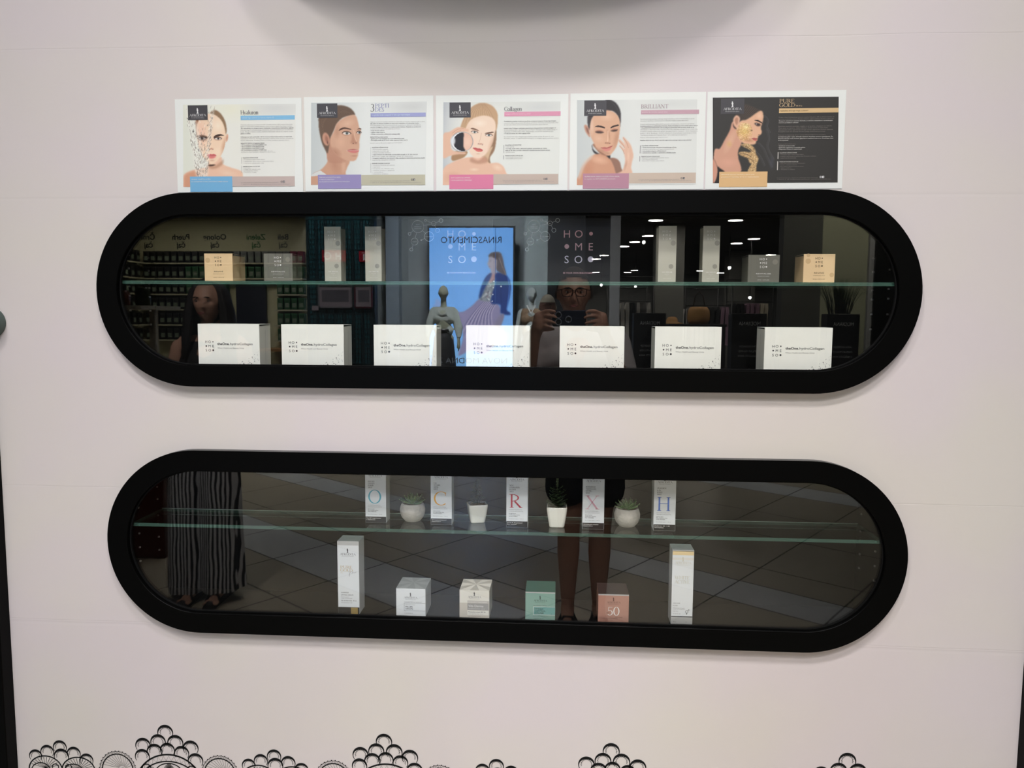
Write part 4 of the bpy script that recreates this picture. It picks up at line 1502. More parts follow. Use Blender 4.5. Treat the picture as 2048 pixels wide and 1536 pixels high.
def face_hyaluron():
    p = Painter(140, 1295, 205, 1045, 4.0, (228, 229, 224))
    p.grad((226, 228, 214), (232, 232, 226), 'x', 1, 140, 500)
    p.ell(640, 260, 380, 180, (236, 234, 206), .6, 1)
    p.ell(1100, 250, 420, 120, (214, 215, 212), .9, .9)
    p.ell(700, 640, 260, 500, (236, 235, 222), .5, 1)
    skin, dk, lt = (244, 214, 186), (196, 142, 112), (250, 234, 212)
    p.poly([(150, 918), (262, 868), (390, 838), (420, 760), (535, 740), (548, 810), (640, 850), (738, 884), (760, 935), (740, 960), (600, 1045), (150, 1060), (145, 1000)], (236, 194, 168), 3)
    p.poly([(150, 930), (250, 880), (300, 900), (260, 1000), (205, 1060), (150, 1060)], (206, 140, 108), 12, .7)
    p.ell(600, 905, 120, 40, (240, 208, 184), .8, .9, 12)
    p.poly([(405, 800), (450, 835), (530, 790), (555, 760), (552, 812), (500, 850), (440, 862), (395, 840)], (186, 136, 108), 8, .7)
    p.ell(436, 824, 48, 14, (74, 50, 40), .9, .6, -5)
    p.poly([(440, 268), (478, 262), (530, 300), (572, 370), (588, 440), (586, 500), (570, 500), (545, 400), (480, 320), (420, 300)], (142, 112, 84), 3)
    for i in range(14):
        p.line([(452 + i * 4, 272 + i * 2), (500 + i * 5, 312 + i * 6), (545 + i * 3, 372 + i * 10)], 2.2, ((110, 84, 60), (182, 150, 116))[i % 2], .6)
    p.poly([(268, 372), (300, 360), (300, 520), (284, 540)], (160, 112, 84), 3)
    p.ell(592, 545, 17, 48, (226, 180, 154), 1, .3, 8)
    p.ell(592, 548, 8, 28, (184, 128, 104), .7, .7, 8)
    face = [(285, 400), (330, 335), (400, 300), (468, 312), (530, 360), (565, 430), (582, 520), (574, 610), (550, 690), (512, 758), (464, 804), (432, 814), (398, 792), (345, 735), (306, 650), (288, 560), (280, 480)]
    p.poly(face, skin, 3)
    c = p.blur(p.mask(face), 2)
    p.ell(500, 420, 90, 100, lt, .8, 1, clip=c)
    p.ell(330, 500, 80, 190, (236, 184, 162), .6, 1, clip=c)
    p.ell(570, 640, 45, 150, (196, 138, 104), .7, 1, 12, clip=c)
    p.ell(500, 690, 70, 60, (248, 226, 200), .6, 1, clip=c)
    p.ell(400, 460, 40, 70, (240, 214, 186), .6, 1, clip=c)
    p.poly([(455, 535), (480, 515), (525, 506), (565, 522), (525, 524), (470, 546)], (66, 46, 36), 2)
    p.poly([(392, 535), (350, 518), (290, 520), (270, 535), (330, 534), (385, 548)], (72, 50, 40), 3)
    p.ell(503, 552, 52, 26, (170, 118, 96), .6, .8)
    eye(p, 500, 552, 36, 12, (70, 62, 58), 2, (40, 28, 26), .1)
    eye(p, 335, 550, 42, 15, (60, 52, 48), -2, (30, 22, 20), 0)
    p.ell(340, 555, 62, 30, (60, 42, 40), .45, .9)
    p.line([(412, 545), (408, 600), (404, 640)], 6, (206, 158, 130), .7)
    p.ell(430, 655, 34, 13, (200, 148, 122), .9, .8)
    p.ell(415, 664, 8, 4, (110, 66, 56), .9, .6)
    p.ell(448, 664, 8, 4, (110, 66, 56), .9, .6)
    p.poly([(385, 722), (412, 708), (436, 712), (462, 710), (484, 724), (440, 728)], (206, 98, 100), 2)
    p.poly([(392, 726), (440, 726), (482, 726), (462, 750), (430, 756), (402, 748)], (224, 128, 124), 3)
    p.line([(388, 725), (436, 728), (482, 725)], 3, (130, 52, 56), .8)
    p.ell(440, 775, 36, 14, (212, 164, 138), .7, .9)
    # splashing water over the left half of the face
    W = [(158, 214), (190, 230), (262, 340), (300, 470), (330, 600), (352, 760), (372, 690), (398, 540), (412, 420), (430, 300), (452, 214), (470, 214), (446, 400), (424, 560), (404, 760), (392, 940), (282, 940), (248, 800), (218, 560), (180, 360)]
    p.poly(W, (240, 236, 226), 6, .42)
    cw = p.blur(p.mask(W), 6)
    rnd = random.Random(11)
    for i in range(620):
        t = rnd.random() ** 0.8
        y = 214 + 726 * t
        left = 158 + (282 - 158) * t + 10 * math.sin(t * 20)
        right = 470 - (470 - 392) * t
        if rnd.random() < .6 and t < .55:
            x = rnd.choice((left + rnd.uniform(0, 50), right - rnd.uniform(0, 38)))
        else:
            x = rnd.uniform(left, right)
        s_ = 1 if x < (left + right) / 2 else -1
        L = rnd.uniform(5, 26)
        col = rnd.choice(((54, 46, 42), (120, 104, 92), (252, 250, 244), (252, 250, 244), (150, 130, 112)))
        p.line([(x, y), (x + s_ * L * .25, y + L)], rnd.uniform(1.5, 5), col, rnd.uniform(.5, .95), False)
    return p


def face_peptides():
    p = Painter(1450, 2640, 185, 1035, 4.0, (222, 225, 222))
    p.grad((196, 202, 202), (226, 229, 226), 'x', 1, 1450, 2020)
    p.ell(2480, 240, 330, 110, (206, 208, 206), .9, .9)
    skin, dk, lt = (208, 164, 138), (160, 112, 90), (226, 190, 164)
    p.poly([(1618, 660), (1626, 780), (1560, 870), (1464, 930), (1450, 1045), (1900, 1045), (1815, 930), (1826, 860), (1850, 780), (1760, 680)], (202, 156, 130), 3)
    p.poly([(1610, 560), (1700, 560), (1790, 720), (1800, 800), (1640, 800), (1612, 690)], (190, 142, 118), 4)
    p.ell(1700, 830, 70, 130, (180, 130, 106), .6, 1, -20)
    p.ell(1790, 850, 30, 90, (222, 182, 156), .6, 1)
    p.poly([(1462, 926), (1540, 888), (1570, 900), (1612, 932), (1560, 930), (1520, 938), (1462, 944)], (214, 216, 214), 2)
    p.poly([(1528, 400), (1530, 330), (1580, 262), (1660, 225), (1740, 212), (1812, 224), (1870, 256), (1906, 310), (1880, 318), (1780, 340), (1720, 400), (1690, 460), (1650, 560), (1640, 620), (1622, 706), (1596, 668), (1560, 590), (1534, 470)], (104, 82, 66), 3)
    for i in range(26):
        t = i / 25
        p.line([(1890 - 330 * t, 300 - 40 * t + 60 * t * t), (1760 - 190 * t, 260 + 60 * t), (1600 - 50 * t, 330 + 150 * t), (1560 + 60 * t, 420 + 190 * t)], 2.4, ((74, 56, 46), (150, 122, 98))[i % 2], .5)
    face = [(1690, 470), (1716, 400), (1790, 340), (1880, 312), (1916, 330), (1936, 390), (1948, 440), (1966, 480), (1958, 530), (1950, 590), (1952, 640), (1944, 690), (1934, 740), (1915, 778), (1876, 790), (1812, 780), (1750, 745), (1700, 700), (1660, 640), (1648, 560)]
    p.poly(face, skin, 3)
    c = p.blur(p.mask(face), 2)
    p.ell(1830, 400, 90, 50, (224, 186, 160), .8, 1, -15, clip=c)
    p.ell(1760, 590, 70, 90, (224, 180, 154), .7, 1, clip=c)
    p.ell(1700, 700, 90, 60, (172, 122, 98), .7, 1, 35, clip=c)
    p.ell(1720, 480, 40, 100, (184, 138, 112), .6, 1, clip=c)
    p.ell(1606, 560, 42, 78, (196, 146, 122), 1, .25, -12)
    p.ell(1612, 560, 24, 52, (150, 100, 82), .8, .7, -12)
    p.ell(1622, 596, 12, 26, (90, 56, 48), .7, .8, -10)
    p.poly([(1736, 474), (1756, 450), (1800, 440), (1860, 456), (1862, 466), (1800, 456), (1760, 468)], (84, 58, 46), 2)
    p.poly([(1926, 462), (1950, 448), (1970, 456), (1966, 466), (1948, 460)], (96, 68, 54), 2)
    eye(p, 1818, 502, 42, 17, (120, 128, 126), 4, (60, 42, 36), .1)
    eye(p, 1946, 496, 22, 15, (120, 128, 126), 0, (60, 42, 36), .2)
    p.poly([(1876, 500), (1896, 540), (1912, 580), (1934, 600), (1920, 612), (1888, 608), (1860, 600), (1872, 560)], (178, 128, 104), 6, .7)
    p.line([(1892, 470), (1904, 540), (1922, 585)], 8, (232, 198, 172), .6)
    p.ell(1888, 606, 10, 6, (92, 54, 46), .9, .6)
    p.ell(1916, 602, 8, 5, (92, 54, 46), .8, .6)
    p.poly([(1822, 680), (1860, 666), (1896, 664), (1914, 668), (1944, 676), (1900, 684), (1850, 686)], (176, 98, 92), 2)
    p.poly([(1832, 684), (1880, 680), (1944, 678), (1940, 694), (1908, 706), (1862, 700)], (208, 126, 120), 2)
    p.line([(1822, 681), (1880, 676), (1944, 677)], 3, (236, 226, 220), .9)
    p.ell(1900, 735, 50, 12, (176, 126, 104), .6, .9)
    return p


def face_collagen():
    p = Painter(755, 1955, 180, 1040, 4.0, (226, 228, 222))
    p.grad((190, 194, 198), (226, 228, 222), 'x', 1, 755, 1000)
    p.ell(1000, 560, 330, 420, (232, 232, 222), .75, 1)
    p.ell(1760, 240, 400, 110, (208, 210, 208), .9, .9)
    hair = (196, 160, 124)
    p.poly([(1290, 470), (1304, 560), (1286, 680), (1240, 760), (1250, 826), (1206, 830), (1150, 780), (1180, 660)], (150, 116, 88), 4)
    p.poly([(1270, 640), (1240, 720), (1226, 800), (1262, 834), (1180, 812), (1150, 770), (1210, 690)], (212, 180, 146), 4)
    p.poly([(860, 700), (960, 680), (1010, 700), (960, 760), (850, 786)], (170, 132, 96), 4)
    p.poly([(762, 870), (860, 800), (960, 762), (1050, 750), (1180, 750), (1228, 812), (1320, 812), (1380, 850), (1412, 920), (1420, 945), (1290, 1045), (755, 1045)], (230, 188, 162), 3)
    p.ell(860, 960, 120, 70, (206, 150, 124), .6, 1)
    p.ell(1080, 880, 60, 22, (244, 222, 200), .7, 1)
    p.ell(1320, 860, 70, 40, (244, 220, 198), .7, 1, 20)
    p.poly([(1050, 756), (1120, 786), (1190, 742), (1222, 800), (1130, 822), (1040, 800)], (176, 124, 98), 10, .6)
    p.poly([(930, 470), (944, 400), (980, 320), (1036, 240), (1110, 196), (1190, 192), (1262, 224), (1310, 290), (1318, 370), (1300, 480), (1250, 420), (1180, 380), (1060, 400), (960, 480)], hair, 3)
    for i in range(34):
        t = i / 33
        p.line([(1120 + 60 * t, 200), (1010 + 240 * t, 280 + 20 * t), (955 + 350 * t, 400 + 30 * t)], 2.4, ((150, 114, 82), (226, 196, 160), (176, 138, 104))[i % 3], .55)
    face = [(985, 470), (1010, 400), (1060, 350), (1150, 322), (1230, 330), (1282, 370), (1298, 440), (1284, 520), (1268, 600), (1236, 670), (1186, 730), (1138, 758), (1096, 760), (1056, 736), (1020, 680), (1000, 600), (984, 540)]
    p.poly(face, (240, 214, 192), 3)
    c = p.blur(p.mask(face), 2)
    p.ell(1130, 400, 90, 50, (250, 234, 216), .7, 1, clip=c)
    p.ell(1270, 620, 50, 160, (206, 158, 130), .7, 1, 18, clip=c)
    p.ell(1060, 590, 50, 60, (246, 206, 184), .7, 1, clip=c)
    p.ell(1016, 520, 36, 130, (224, 184, 158), .6, 1, clip=c)
    p.poly([(1038, 452), (1062, 446), (1104, 462), (1128, 480), (1096, 472), (1052, 462)], (132, 98, 76), 2)
    p.poly([(1184, 506), (1216, 494), (1270, 488), (1274, 498), (1220, 508)], (104, 74, 58), 2)
    eye(p, 1080, 492, 33, 12, (104, 124, 122), 8, (70, 50, 42))
    eye(p, 1228, 524, 34, 12, (104, 124, 122), 4, (70, 50, 42))
    p.line([(1150, 500), (1140, 560), (1126, 600)], 6, (216, 176, 150), .7)
    p.ell(1142, 614, 38, 12, (206, 156, 132), .9, .8)
    p.ell(1120, 612, 8, 5, (120, 76, 64), .8, .6)
    p.ell(1162, 624, 8, 5, (120, 76, 64), .8, .6)
    p.poly([(1062, 656), (1090, 652), (1116, 660), (1142, 662), (1168, 680), (1116, 676)], (196, 90, 88), 2)
    p.poly([(1068, 662), (1116, 674), (1166, 682), (1146, 696), (1108, 692)], (218, 116, 108), 2)
    p.line([(1062, 658), (1114, 672), (1168, 682)], 2.6, (126, 50, 50), .8)
    p.ell(1118, 716, 30, 10, (214, 168, 144), .7, .9)
    # hand and the magnifying glass
    p.poly([(755, 520), (820, 486), (900, 440), (960, 444), (1012, 462), (1014, 480), (960, 494), (905, 520), (866, 560), (838, 620), (846, 670), (900, 694), (984, 700), (982, 718), (900, 722), (820, 738), (755, 750)], (228, 186, 160), 3)
    p.line([(850, 500), (905, 462), (965, 452)], 4, (182, 130, 104), .7)
    p.line([(835, 560), (880, 500), (940, 470)], 4, (176, 122, 98), .6)
    p.ell(950, 590, 122, 108, (176, 176, 178), 1, .06)
    p.ell(950, 590, 112, 99, (236, 238, 240), 1, .06)
    ring = p.blur((np.hypot((p.X - 962) / 102, (p.Y - 590) / 96) < 1).astype(float), 2)
    p.mix(ring, (232, 190, 168))
    p.ell(1006, 600, 60, 80, (240, 206, 184), .8, .9, clip=ring)
    p.poly([(870, 480), (960, 492), (966, 560), (966, 640), (984, 690), (900, 690), (860, 600)], (34, 30, 34), 3, 1, clip=ring)
    p.ell(856, 580, 34, 60, (224, 228, 232), .9, .5)
    p.line([(1040, 520), (1062, 590), (1040, 655)], 5, (150, 140, 138), .9)
    return p


def face_brilliant():
    p = Painter(160, 1755, 205, 1350, 5.5, (222, 224, 220))
    p.grad((200, 205, 204), (224, 226, 222), 'x', 1, 160, 900)
    p.ell(1400, 260, 500, 110, (214, 216, 213), .8, .9)
    skin = (218, 172, 142)
    p.poly([(600, 990), (680, 990), (736, 1040), (760, 1130), (800, 1200), (680, 1200), (620, 1060)], (150, 112, 94), 6)
    p.poly([(160, 1360), (190, 1210), (240, 1090), (320, 985), (410, 930), (500, 925), (580, 968), (640, 1060), (680, 1180), (700, 1360)], (208, 154, 124), 4)
    p.ell(460, 1010, 150, 70, (232, 186, 156), .8, 1, 15)
    p.ell(300, 1150, 110, 180, (196, 134, 104), .6, 1, 15)
    p.poly([(250, 1040), (330, 960), (380, 936), (360, 980), (270, 1080), (200, 1250), (180, 1240)], (214, 206, 196), 12, .7)
    p.poly([(372, 800), (420, 870), (480, 930), (560, 960), (600, 985), (560, 900), (450, 800)], (160, 112, 88), 8)
    p.poly([(364, 806), (380, 868), (436, 916), (468, 924), (420, 930), (385, 905), (366, 862)], (26, 22, 26), 3)
    p.poly([(560, 956), (606, 948), (604, 996), (580, 978)], (30, 26, 28), 3)
    p.poly([(300, 440), (330, 400), (390, 400), (360, 470), (346, 560), (330, 610), (310, 580)], (62, 54, 56), 4)
    p.poly([(540, 212), (604, 206), (668, 236), (716, 296), (744, 380), (744, 480), (738, 566), (722, 470), (690, 400), (630, 352), (540, 346)], (46, 42, 44), 3)
    for i in range(10):
        p.line([(600 + i * 6, 214 + i * 5), (670 + i * 5, 290 + i * 6), (712 + i * 3, 380 + i * 9)], 3, ((28, 26, 28), (96, 90, 92))[i % 2], .5)
    p.poly([(256, 552), (276, 536), (306, 560), (326, 620), (336, 700), (308, 680), (272, 620)], (198, 146, 122), 3)
    p.poly([(280, 570), (306, 590), (322, 660), (296, 630)], (128, 84, 72), 4, .8)
    face = [(352, 470), (400, 400), (480, 352), (580, 344), (670, 380), (722, 450), (736, 540), (730, 640), (716, 740), (690, 830), (646, 900), (600, 950), (560, 948), (500, 910), (430, 860), (384, 780), (344, 690), (330, 590)]
    p.poly(face, skin, 3)
    c = p.blur(p.mask(face), 2)
    p.ell(560, 430, 120, 70, (234, 196, 168), .8, 1, clip=c)
    p.ell(690, 720, 50, 220, (186, 136, 108), .6, 1, 12, clip=c)
    p.ell(450, 720, 90, 60, (230, 190, 164), .8, 1, 20, clip=c)
    p.ell(360, 560, 36, 150, (238, 210, 188), .6, 1, clip=c)
    p.ell(500, 890, 120, 40, (178, 128, 104), .6, 1, 25, clip=c)
    p.poly([(398, 566), (430, 548), (480, 550), (530, 568), (530, 586), (480, 574), (420, 566)], (56, 38, 32), 2)
    p.poly([(606, 578), (640, 552), (700, 536), (720, 540), (716, 552), (660, 568), (622, 584)], (56, 38, 32), 2)
    p.ell(458, 625, 66, 30, (186, 116, 92), .7, .8)
    p.ell(662, 605, 56, 26, (186, 116, 92), .7, .8)
    p.poly([(410, 632), (440, 622), (490, 626), (518, 640), (480, 650), (430, 648)], (70, 50, 46), 3)
    p.poly([(614, 618), (650, 606), (700, 604), (690, 622), (650, 628)], (70, 50, 46), 3)
    p.line([(404, 634), (440, 640), (480, 648), (520, 640)], 5, (36, 24, 22), .9)
    p.line([(612, 620), (650, 624), (704, 604)], 5, (36, 24, 22), .9)
    p.poly([(560, 600), (592, 640), (604, 720), (600, 760), (584, 700), (566, 650)], (190, 140, 112), 6, .6)
    p.line([(576, 620), (576, 700), (572, 760)], 12, (240, 206, 180), .7)
    p.ell(572, 784, 52, 16, (180, 126, 102), .9, .8)
    p.ell(546, 782, 10, 6, (96, 56, 48), .9, .6)
    p.ell(600, 788, 10, 6, (96, 56, 48), .9, .6)
    p.poly([(478, 846), (530, 838), (562, 842), (592, 832), (640, 820), (600, 856), (540, 862)], (192, 110, 100), 2)
    p.poly([(492, 852), (550, 856), (610, 848), (632, 832), (606, 876), (560, 894), (516, 880)], (216, 138, 128), 3)
    p.line([(480, 847), (550, 856), (638, 822)], 4, (120, 52, 50), .85)
    p.ell(572, 920, 46, 14, (188, 140, 116), .7, .9)
    # raised hand
    p.poly([(700, 1200), (762, 1165), (800, 1090), (806, 1000), (792, 930), (770, 880), (730, 826), (742, 816), (790, 860), (796, 850), (730, 780), (718, 742), (736, 736), (790, 790), (816, 830), (790, 760), (772, 716), (786, 704), (830, 748), (868, 790), (892, 840), (908, 900), (918, 960), (900, 1040), (888, 1120), (892, 1200)], (226, 184, 160), 3)
    for q in ([(722, 750), (770, 800), (800, 850)], [(730, 820), (770, 868), (796, 930)], [(780, 712), (826, 780), (850, 850)]):
        p.line(q, 4, (150, 104, 88), .8)
    p.ell(850, 960, 24, 110, (240, 206, 182), .6, 1)
    p.ell(812, 1090, 26, 90, (190, 140, 118), .6, 1, 14)
    return p


def face_gold():
    p = Painter(168, 1842, 172, 1316, 5.5, (50, 48, 46))
    p.ell(1000, 700, 900, 700, (54, 52, 51), .8, 1)
    for q in ([(860, 420), (905, 480), (890, 560), (930, 640)], [(780, 780), (850, 860), (900, 980), (960, 1100)], [(890, 600), (920, 720), (900, 840), (980, 1000)], [(700, 850), (800, 960), (860, 1080)]):
        p.line(q, 30, (76, 75, 76), .35)
        p.line([(a + 14, b) for a, b in q], 6, (104, 104, 106), .35)
    p.ell(960, 1040, 50, 120, (72, 74, 86), .6, 1)
    p.poly([(170, 1330), (186, 890), (262, 850), (330, 730), (396, 610), (430, 500), (500, 520), (560, 700), (552, 790), (512, 880), (512, 980), (545, 1165), (320, 1180), (236, 1100), (200, 1330)], (210, 158, 134), 4)
    p.ell(400, 760, 60, 200, (228, 186, 158), .7, 1, 25)
    p.ell(380, 1040, 150, 80, (222, 166, 144), .7, 1)
    p.ell(390, 790, 50, 60, (214, 176, 100), .5, 1)
    p.poly([(170, 980), (192, 1010), (236, 1100), (330, 1170), (340, 1330), (250, 1330), (170, 1320), (222, 1240), (228, 1120)], (30, 26, 26), 3)
    p.poly([(170, 990), (226, 1110), (220, 1230), (172, 1310)], (206, 150, 128), 4)
    p.poly([(560, 470), (520, 440), (480, 400), (520, 300), (600, 262), (700, 292), (800, 340), (842, 380), (760, 392), (690, 430), (640, 470), (600, 486)], (66, 56, 50), 4)
    for i in range(16):
        t = i / 15
        p.line([(600 + 190 * t, 268 + 70 * t), (560 + 190 * t, 340 + 30 * t), (540 + 90 * t, 400 + 60 * t)], 3, ((38, 32, 30), (118, 104, 92))[i % 2], .5)
    face = [(552, 480), (610, 470), (680, 430), (740, 386), (806, 350), (836, 370), (846, 430), (838, 490), (824, 540), (812, 580), (826, 630), (814, 664), (778, 690), (776, 712), (766, 722), (772, 740), (752, 756), (742, 790), (700, 802), (640, 800), (590, 790), (540, 750), (500, 690), (484, 610), (500, 530)]
    p.poly(face, (226, 178, 146), 3)
    c = p.blur(p.mask(face), 2)
    p.ell(790, 420, 50, 50, (240, 202, 174), .8, 1, clip=c)
    p.ell(590, 620, 120, 130, (224, 188, 112), .9, .9, clip=c)
    p.ell(620, 560, 60, 60, (246, 236, 178), .8, 1, clip=c)
    p.ell(640, 740, 110, 40, (170, 112, 72), .6, 1, 8, clip=c)
    p.ell(500, 640, 26, 100, (176, 120, 80), .6, 1, clip=c)
    rnd = random.Random(4)
    for i in range(260):
        a, r = rnd.random() * 6.28, rnd.random() ** .6
        x, y = 592 + 105 * r * math.cos(a), 630 + 125 * r * math.sin(a)
        p.ell(x, y, rnd.uniform(5, 12), rnd.uniform(4, 9), rnd.choice(((252, 244, 190), (196, 148, 66), (236, 206, 130), (150, 108, 50))), .55, .8, clip=c)
    p.ell(688, 612, 20, 16, (110, 84, 50), .8, .8)
    p.poly([(440, 470), (470, 416), (500, 412), (530, 440), (528, 500), (508, 560), (490, 580), (455, 540)], (222, 176, 150), 3)
    p.poly([(462, 470), (486, 436), (508, 450), (504, 510), (484, 540)], (168, 116, 92), 5, .7)
    p.poly([(440, 505), (452, 550), (490, 590), (462, 582), (440, 545)], (24, 20, 20), 3)
    p.poly([(724, 476), (770, 472), (820, 500), (836, 524), (800, 506), (750, 486)], (48, 34, 30), 2)
    p.poly([(726, 520), (756, 510), (800, 524), (806, 548), (770, 556), (744, 540)], (60, 44, 44), 3)
    p.ell(754, 526, 12, 8, (210, 200, 196), .9, .6)
    p.ell(786, 670, 16, 8, (130, 84, 70), .9, .8)
    p.poly([(690, 716), (730, 712), (768, 718), (740, 730)], (178, 88, 84), 2)
    p.poly([(700, 728), (740, 732), (766, 738), (744, 752), (716, 744)], (204, 112, 104), 2)
    p.line([(692, 720), (730, 730), (768, 730)], 4, (70, 30, 30), .9)
    hand = [(552, 798), (600, 788), (650, 792), (700, 820), (736, 866), (750, 930), (782, 984), (770, 1040), (752, 1090), (744, 1170), (640, 1170), (668, 1090), (690, 1060), (660, 1040), (640, 990), (580, 962), (526, 934), (516, 914), (540, 898), (600, 896), (660, 904), (684, 890), (640, 856), (590, 834), (556, 814)]
    p.poly(hand, (196, 160, 112), 3)
    hc = p.blur(p.mask(hand), 2)
    for i in range(420):
        x, y = rnd.uniform(520, 780), rnd.uniform(790, 1170)
        p.ell(x, y, rnd.uniform(4, 11), rnd.uniform(3, 7), rnd.choice(((250, 240, 200), (84, 62, 40), (222, 188, 130), (60, 44, 32), (236, 220, 180))), .7, .7, rnd.uniform(0, 180), clip=hc)
    for q in ([(566, 812), (640, 838), (700, 890)], [(530, 925), (620, 930), (690, 970)], [(600, 968), (680, 1000), (720, 1040)]):
        p.line(q, 7, (60, 40, 30), .8)
    return p


def poster(label, x0, z0, paint, TL, TR, BL, band, block, title, lines, foot, body_ink, blockline, dark=False, sub=None, badge=None, fbox=None):
    """A4 sheet taped to the wall; coordinates of the artwork are in its own print units and mapped to metres"""
    Wm, Hm = 0.297, 0.210
    T = thing('poster', label, 'poster', (x0, -0.0014, z0), group='printed sheets in a row above the upper cabinet')
    ux, uy = TR[0] - TL[0], BL[1] - TL[1]

    def fn(X, Y):
        a = (Y - TL[1]) / uy
        lx = TL[0] + (BL[0] - TL[0]) * a
        b = (X - lx) / ux
        a2 = a - (TR[1] - TL[1]) * b / uy * (1 - a)
        return b * Wm, -a2 * Hm
    paper = mat('poster_paper', (234, 236, 232), 0.35)
    mb = MB()
    mb.box(0, Wm, 0, 0.0008, -Hm, 0, paper)
    y1, y2 = -0.0007, -0.0010
    sc = Wm / ux

    def R(mb, xa, xb, ya, yb, y, m):
        (a, b), (c, d) = fn(xa, ya), fn(xb, yb)
        mb.rect(a, c, d, b, y, m)

    def tx(mb, s, X, Y, cap, m, w=None, weight=0.0, y=y2):
        a, b = fn(X, Y)
        mb.text(s, a, b, cap * sc, y, m, w=(w * sc if w else None), weight=weight)
    title(mb, fn, sc, y2)
    R(mb, *band[:4], y1, band[4])
    if band[5]:
        tx(mb, band[5], band[0] + 14, band[3] - (band[3] - band[2]) * 0.32, (band[3] - band[2]) * 0.36, band[6], w=band[7])
    if foot:
        R(mb, *foot[:4], y1, foot[4])
    for (X, Y, cap, w, s, bold) in lines:
        tx(mb, s, X, Y, cap, body_ink[1 if bold else 0], w=w, weight=0.016 if bold else 0.0)
    for (X, ya, yb) in blockline:
        R(mb, X - 2, X + 2 + (3 if dark else 0), ya, yb, y1, body_ink[1])
    if fbox:
        X, Y, s, m = fbox
        a, b = fn(X, Y)
        k = s * sc
        mb.ring(a + k / 2, b + k / 2, k * .38, k * .5, y2, m, 20)
        mb.ring(a + k / 2, b + k / 2, k * .12, k * .22, y2, m, 12)
        mb.rect(a + k * 1.15, a + k * 2.15, b, b + k, y2, m)
        mb.rect(a + k * 1.70, a + k * 1.84, b, b + k * .8, y2 - .0002, paper if not dark else body_ink[2])
        mb.rect(a + k * 1.58, a + k * 1.98, b + k * .45, b + k * .58, y2 - .0002, paper if not dark else body_ink[2])
    mb.build('paper_sheet', T)
    p = paint()
    o = p.to_mesh('photo_print', fn, PRINT, T)
    o.location = (0, -0.0004, 0)
    mb = MB()
    bx = badge
    R(mb, bx[0], bx[1], bx[2], bx[3], -0.0008, mat('badge_charcoal', (70, 68, 72) if not dark else (74, 72, 76), 0.4))
    a, b = fn(bx[0], bx[3])
    c, d = fn(bx[1], bx[2])
    w, h = c - a, d - b
    ink = mat('badge_white', (226, 226, 226), 0.5)
    serif_text(mb, 'AFRODITA', a + w * .10, b + h * .25, h * .15, -0.0011, ink, w=w * .80, bold=1.1)
    goddess(mb, a + w * .49, b + h * .44, h * .38, -0.0011, ink)
    mb.text('P R O F E S S I O N A L', a + w * .5, b + h * .12, h * .055, -0.0011, ink, 'C', w=w * .62)
    mb.build('logo_badge', T)
    mb = MB()
    R(mb, *block[:4], -0.0008, block[4])
    for i, s in enumerate(block[5]):
        tx(mb, s, block[0] + block[7], block[2] + block[8] + i * block[9], block[9] * 0.46, block[6], w=block[10][i], y=-0.0011)
    mb.build('caption_block', T)
    return T


def sans_title(s, X, Y, cap, m, w):
    def f(mb, fn, sc, y):
        a, b = fn(X, Y)
        serif_text(mb, s, a, b, cap * sc, y, m, w=w * sc, bold=1.0)
    return f


def lorem(X, Y0, dy, cap, rows):
    return [(X, Y0 + i * dy, cap, w, s, b) for i, (s, w, b) in enumerate(rows)]


INK = mat('poster_text_grey', (146, 143, 142), 0.5)
INKB = mat('poster_text_dark', (96, 91, 94), 0.5)
BANDTXT = mat('band_text_pale', (206, 226, 238), 0.5)
TITLE_DK = mat('poster_title_dark', (62, 62, 70), 0.5)
ADDR1, ADDR2 = 'Kozmetika Afrodita d.o.o., Kidričeva 54, 3250 Rogaška Slatina, Slovenija EU', 'T: 0820 03 41  @: info@kozmetika-afrodita.com  www.kozmetika-afrodita.com'

ls = lorem(735, 418, 18, 9, [('Učinkovita dekorirana, protiaktivnost kože s pomočjo naravne 100 % naravne hialuronske', 530, 0), ('kisline, ki intenzivno navlaži globoko kožo in hkrati zgladi fine linije in znake.', 530, 0), ('Za takojšnje in dolgotrajno vlaženje, intenzivno hidratira, zgladi', 540, 1), ('intenzivnega in učinkovitega delovanja, povrne elastičnost in volumen', 535, 0), ('koži. Nega s hialuronsko kislino obnavlja obraz in napne kožo', 538, 0), ('gladko in mehko.', 104, 1)])
ls += lorem(735, 542, 18, 9, [('Učinkuje na vseh področjih 100 % naravna hialuronska kislina, ki zagotavlja', 528, 1), ('intenzivno vlažnost. Pomaga ohranjati napete linije obraza, podaljšuje', 542, 0), ('učinke delovanja. Posebej kožne predele navlaži in sprosti obraz.', 500, 0)])
ls += lorem(738, 607, 17, 9, [('REZULTATI TESTOV, PO MNENJU ŽENSK:', 245, 1), ('• 97 % navlažena, a bolj NAVLAŽENA koža', 265, 1), ('• 90 % navlažena, a bolj SIJOČA koža', 240, 1), ('• 90 % navlažena, a bolj NAPETA koža', 240, 1), ('• 87 % navlažena, a zmanjšane FINEJŠE linije', 265, 1)])
ls += lorem(742, 686, 11, 6, [('Test na 30 ženskah, uporaba 30 dni.', 330, 0), ('Rezultati po oceni uporabnic, obdobje od maja do junija.', 355, 0)])
ls += lorem(760, 755, 18, 8.5, [('KLJUČNE UČINKOVINE', 156, 1), ('• kompleksna hialuronska kislina', 225, 0), ('• s patentirano 100 % naravno hialuronsko kislino', 318, 0), ('• naravni ekstrakt alg', 215, 0)])
ls += lorem(760, 843, 15, 8, [('PREMIUM PONUDBA KOLEKCIJE NEGE', 176, 1), ('• serum', 75, 0), ('• nega za okoli oči', 180, 0), ('• pomirjujoča maska', 155, 0), ('• nočna nega', 140, 0)])
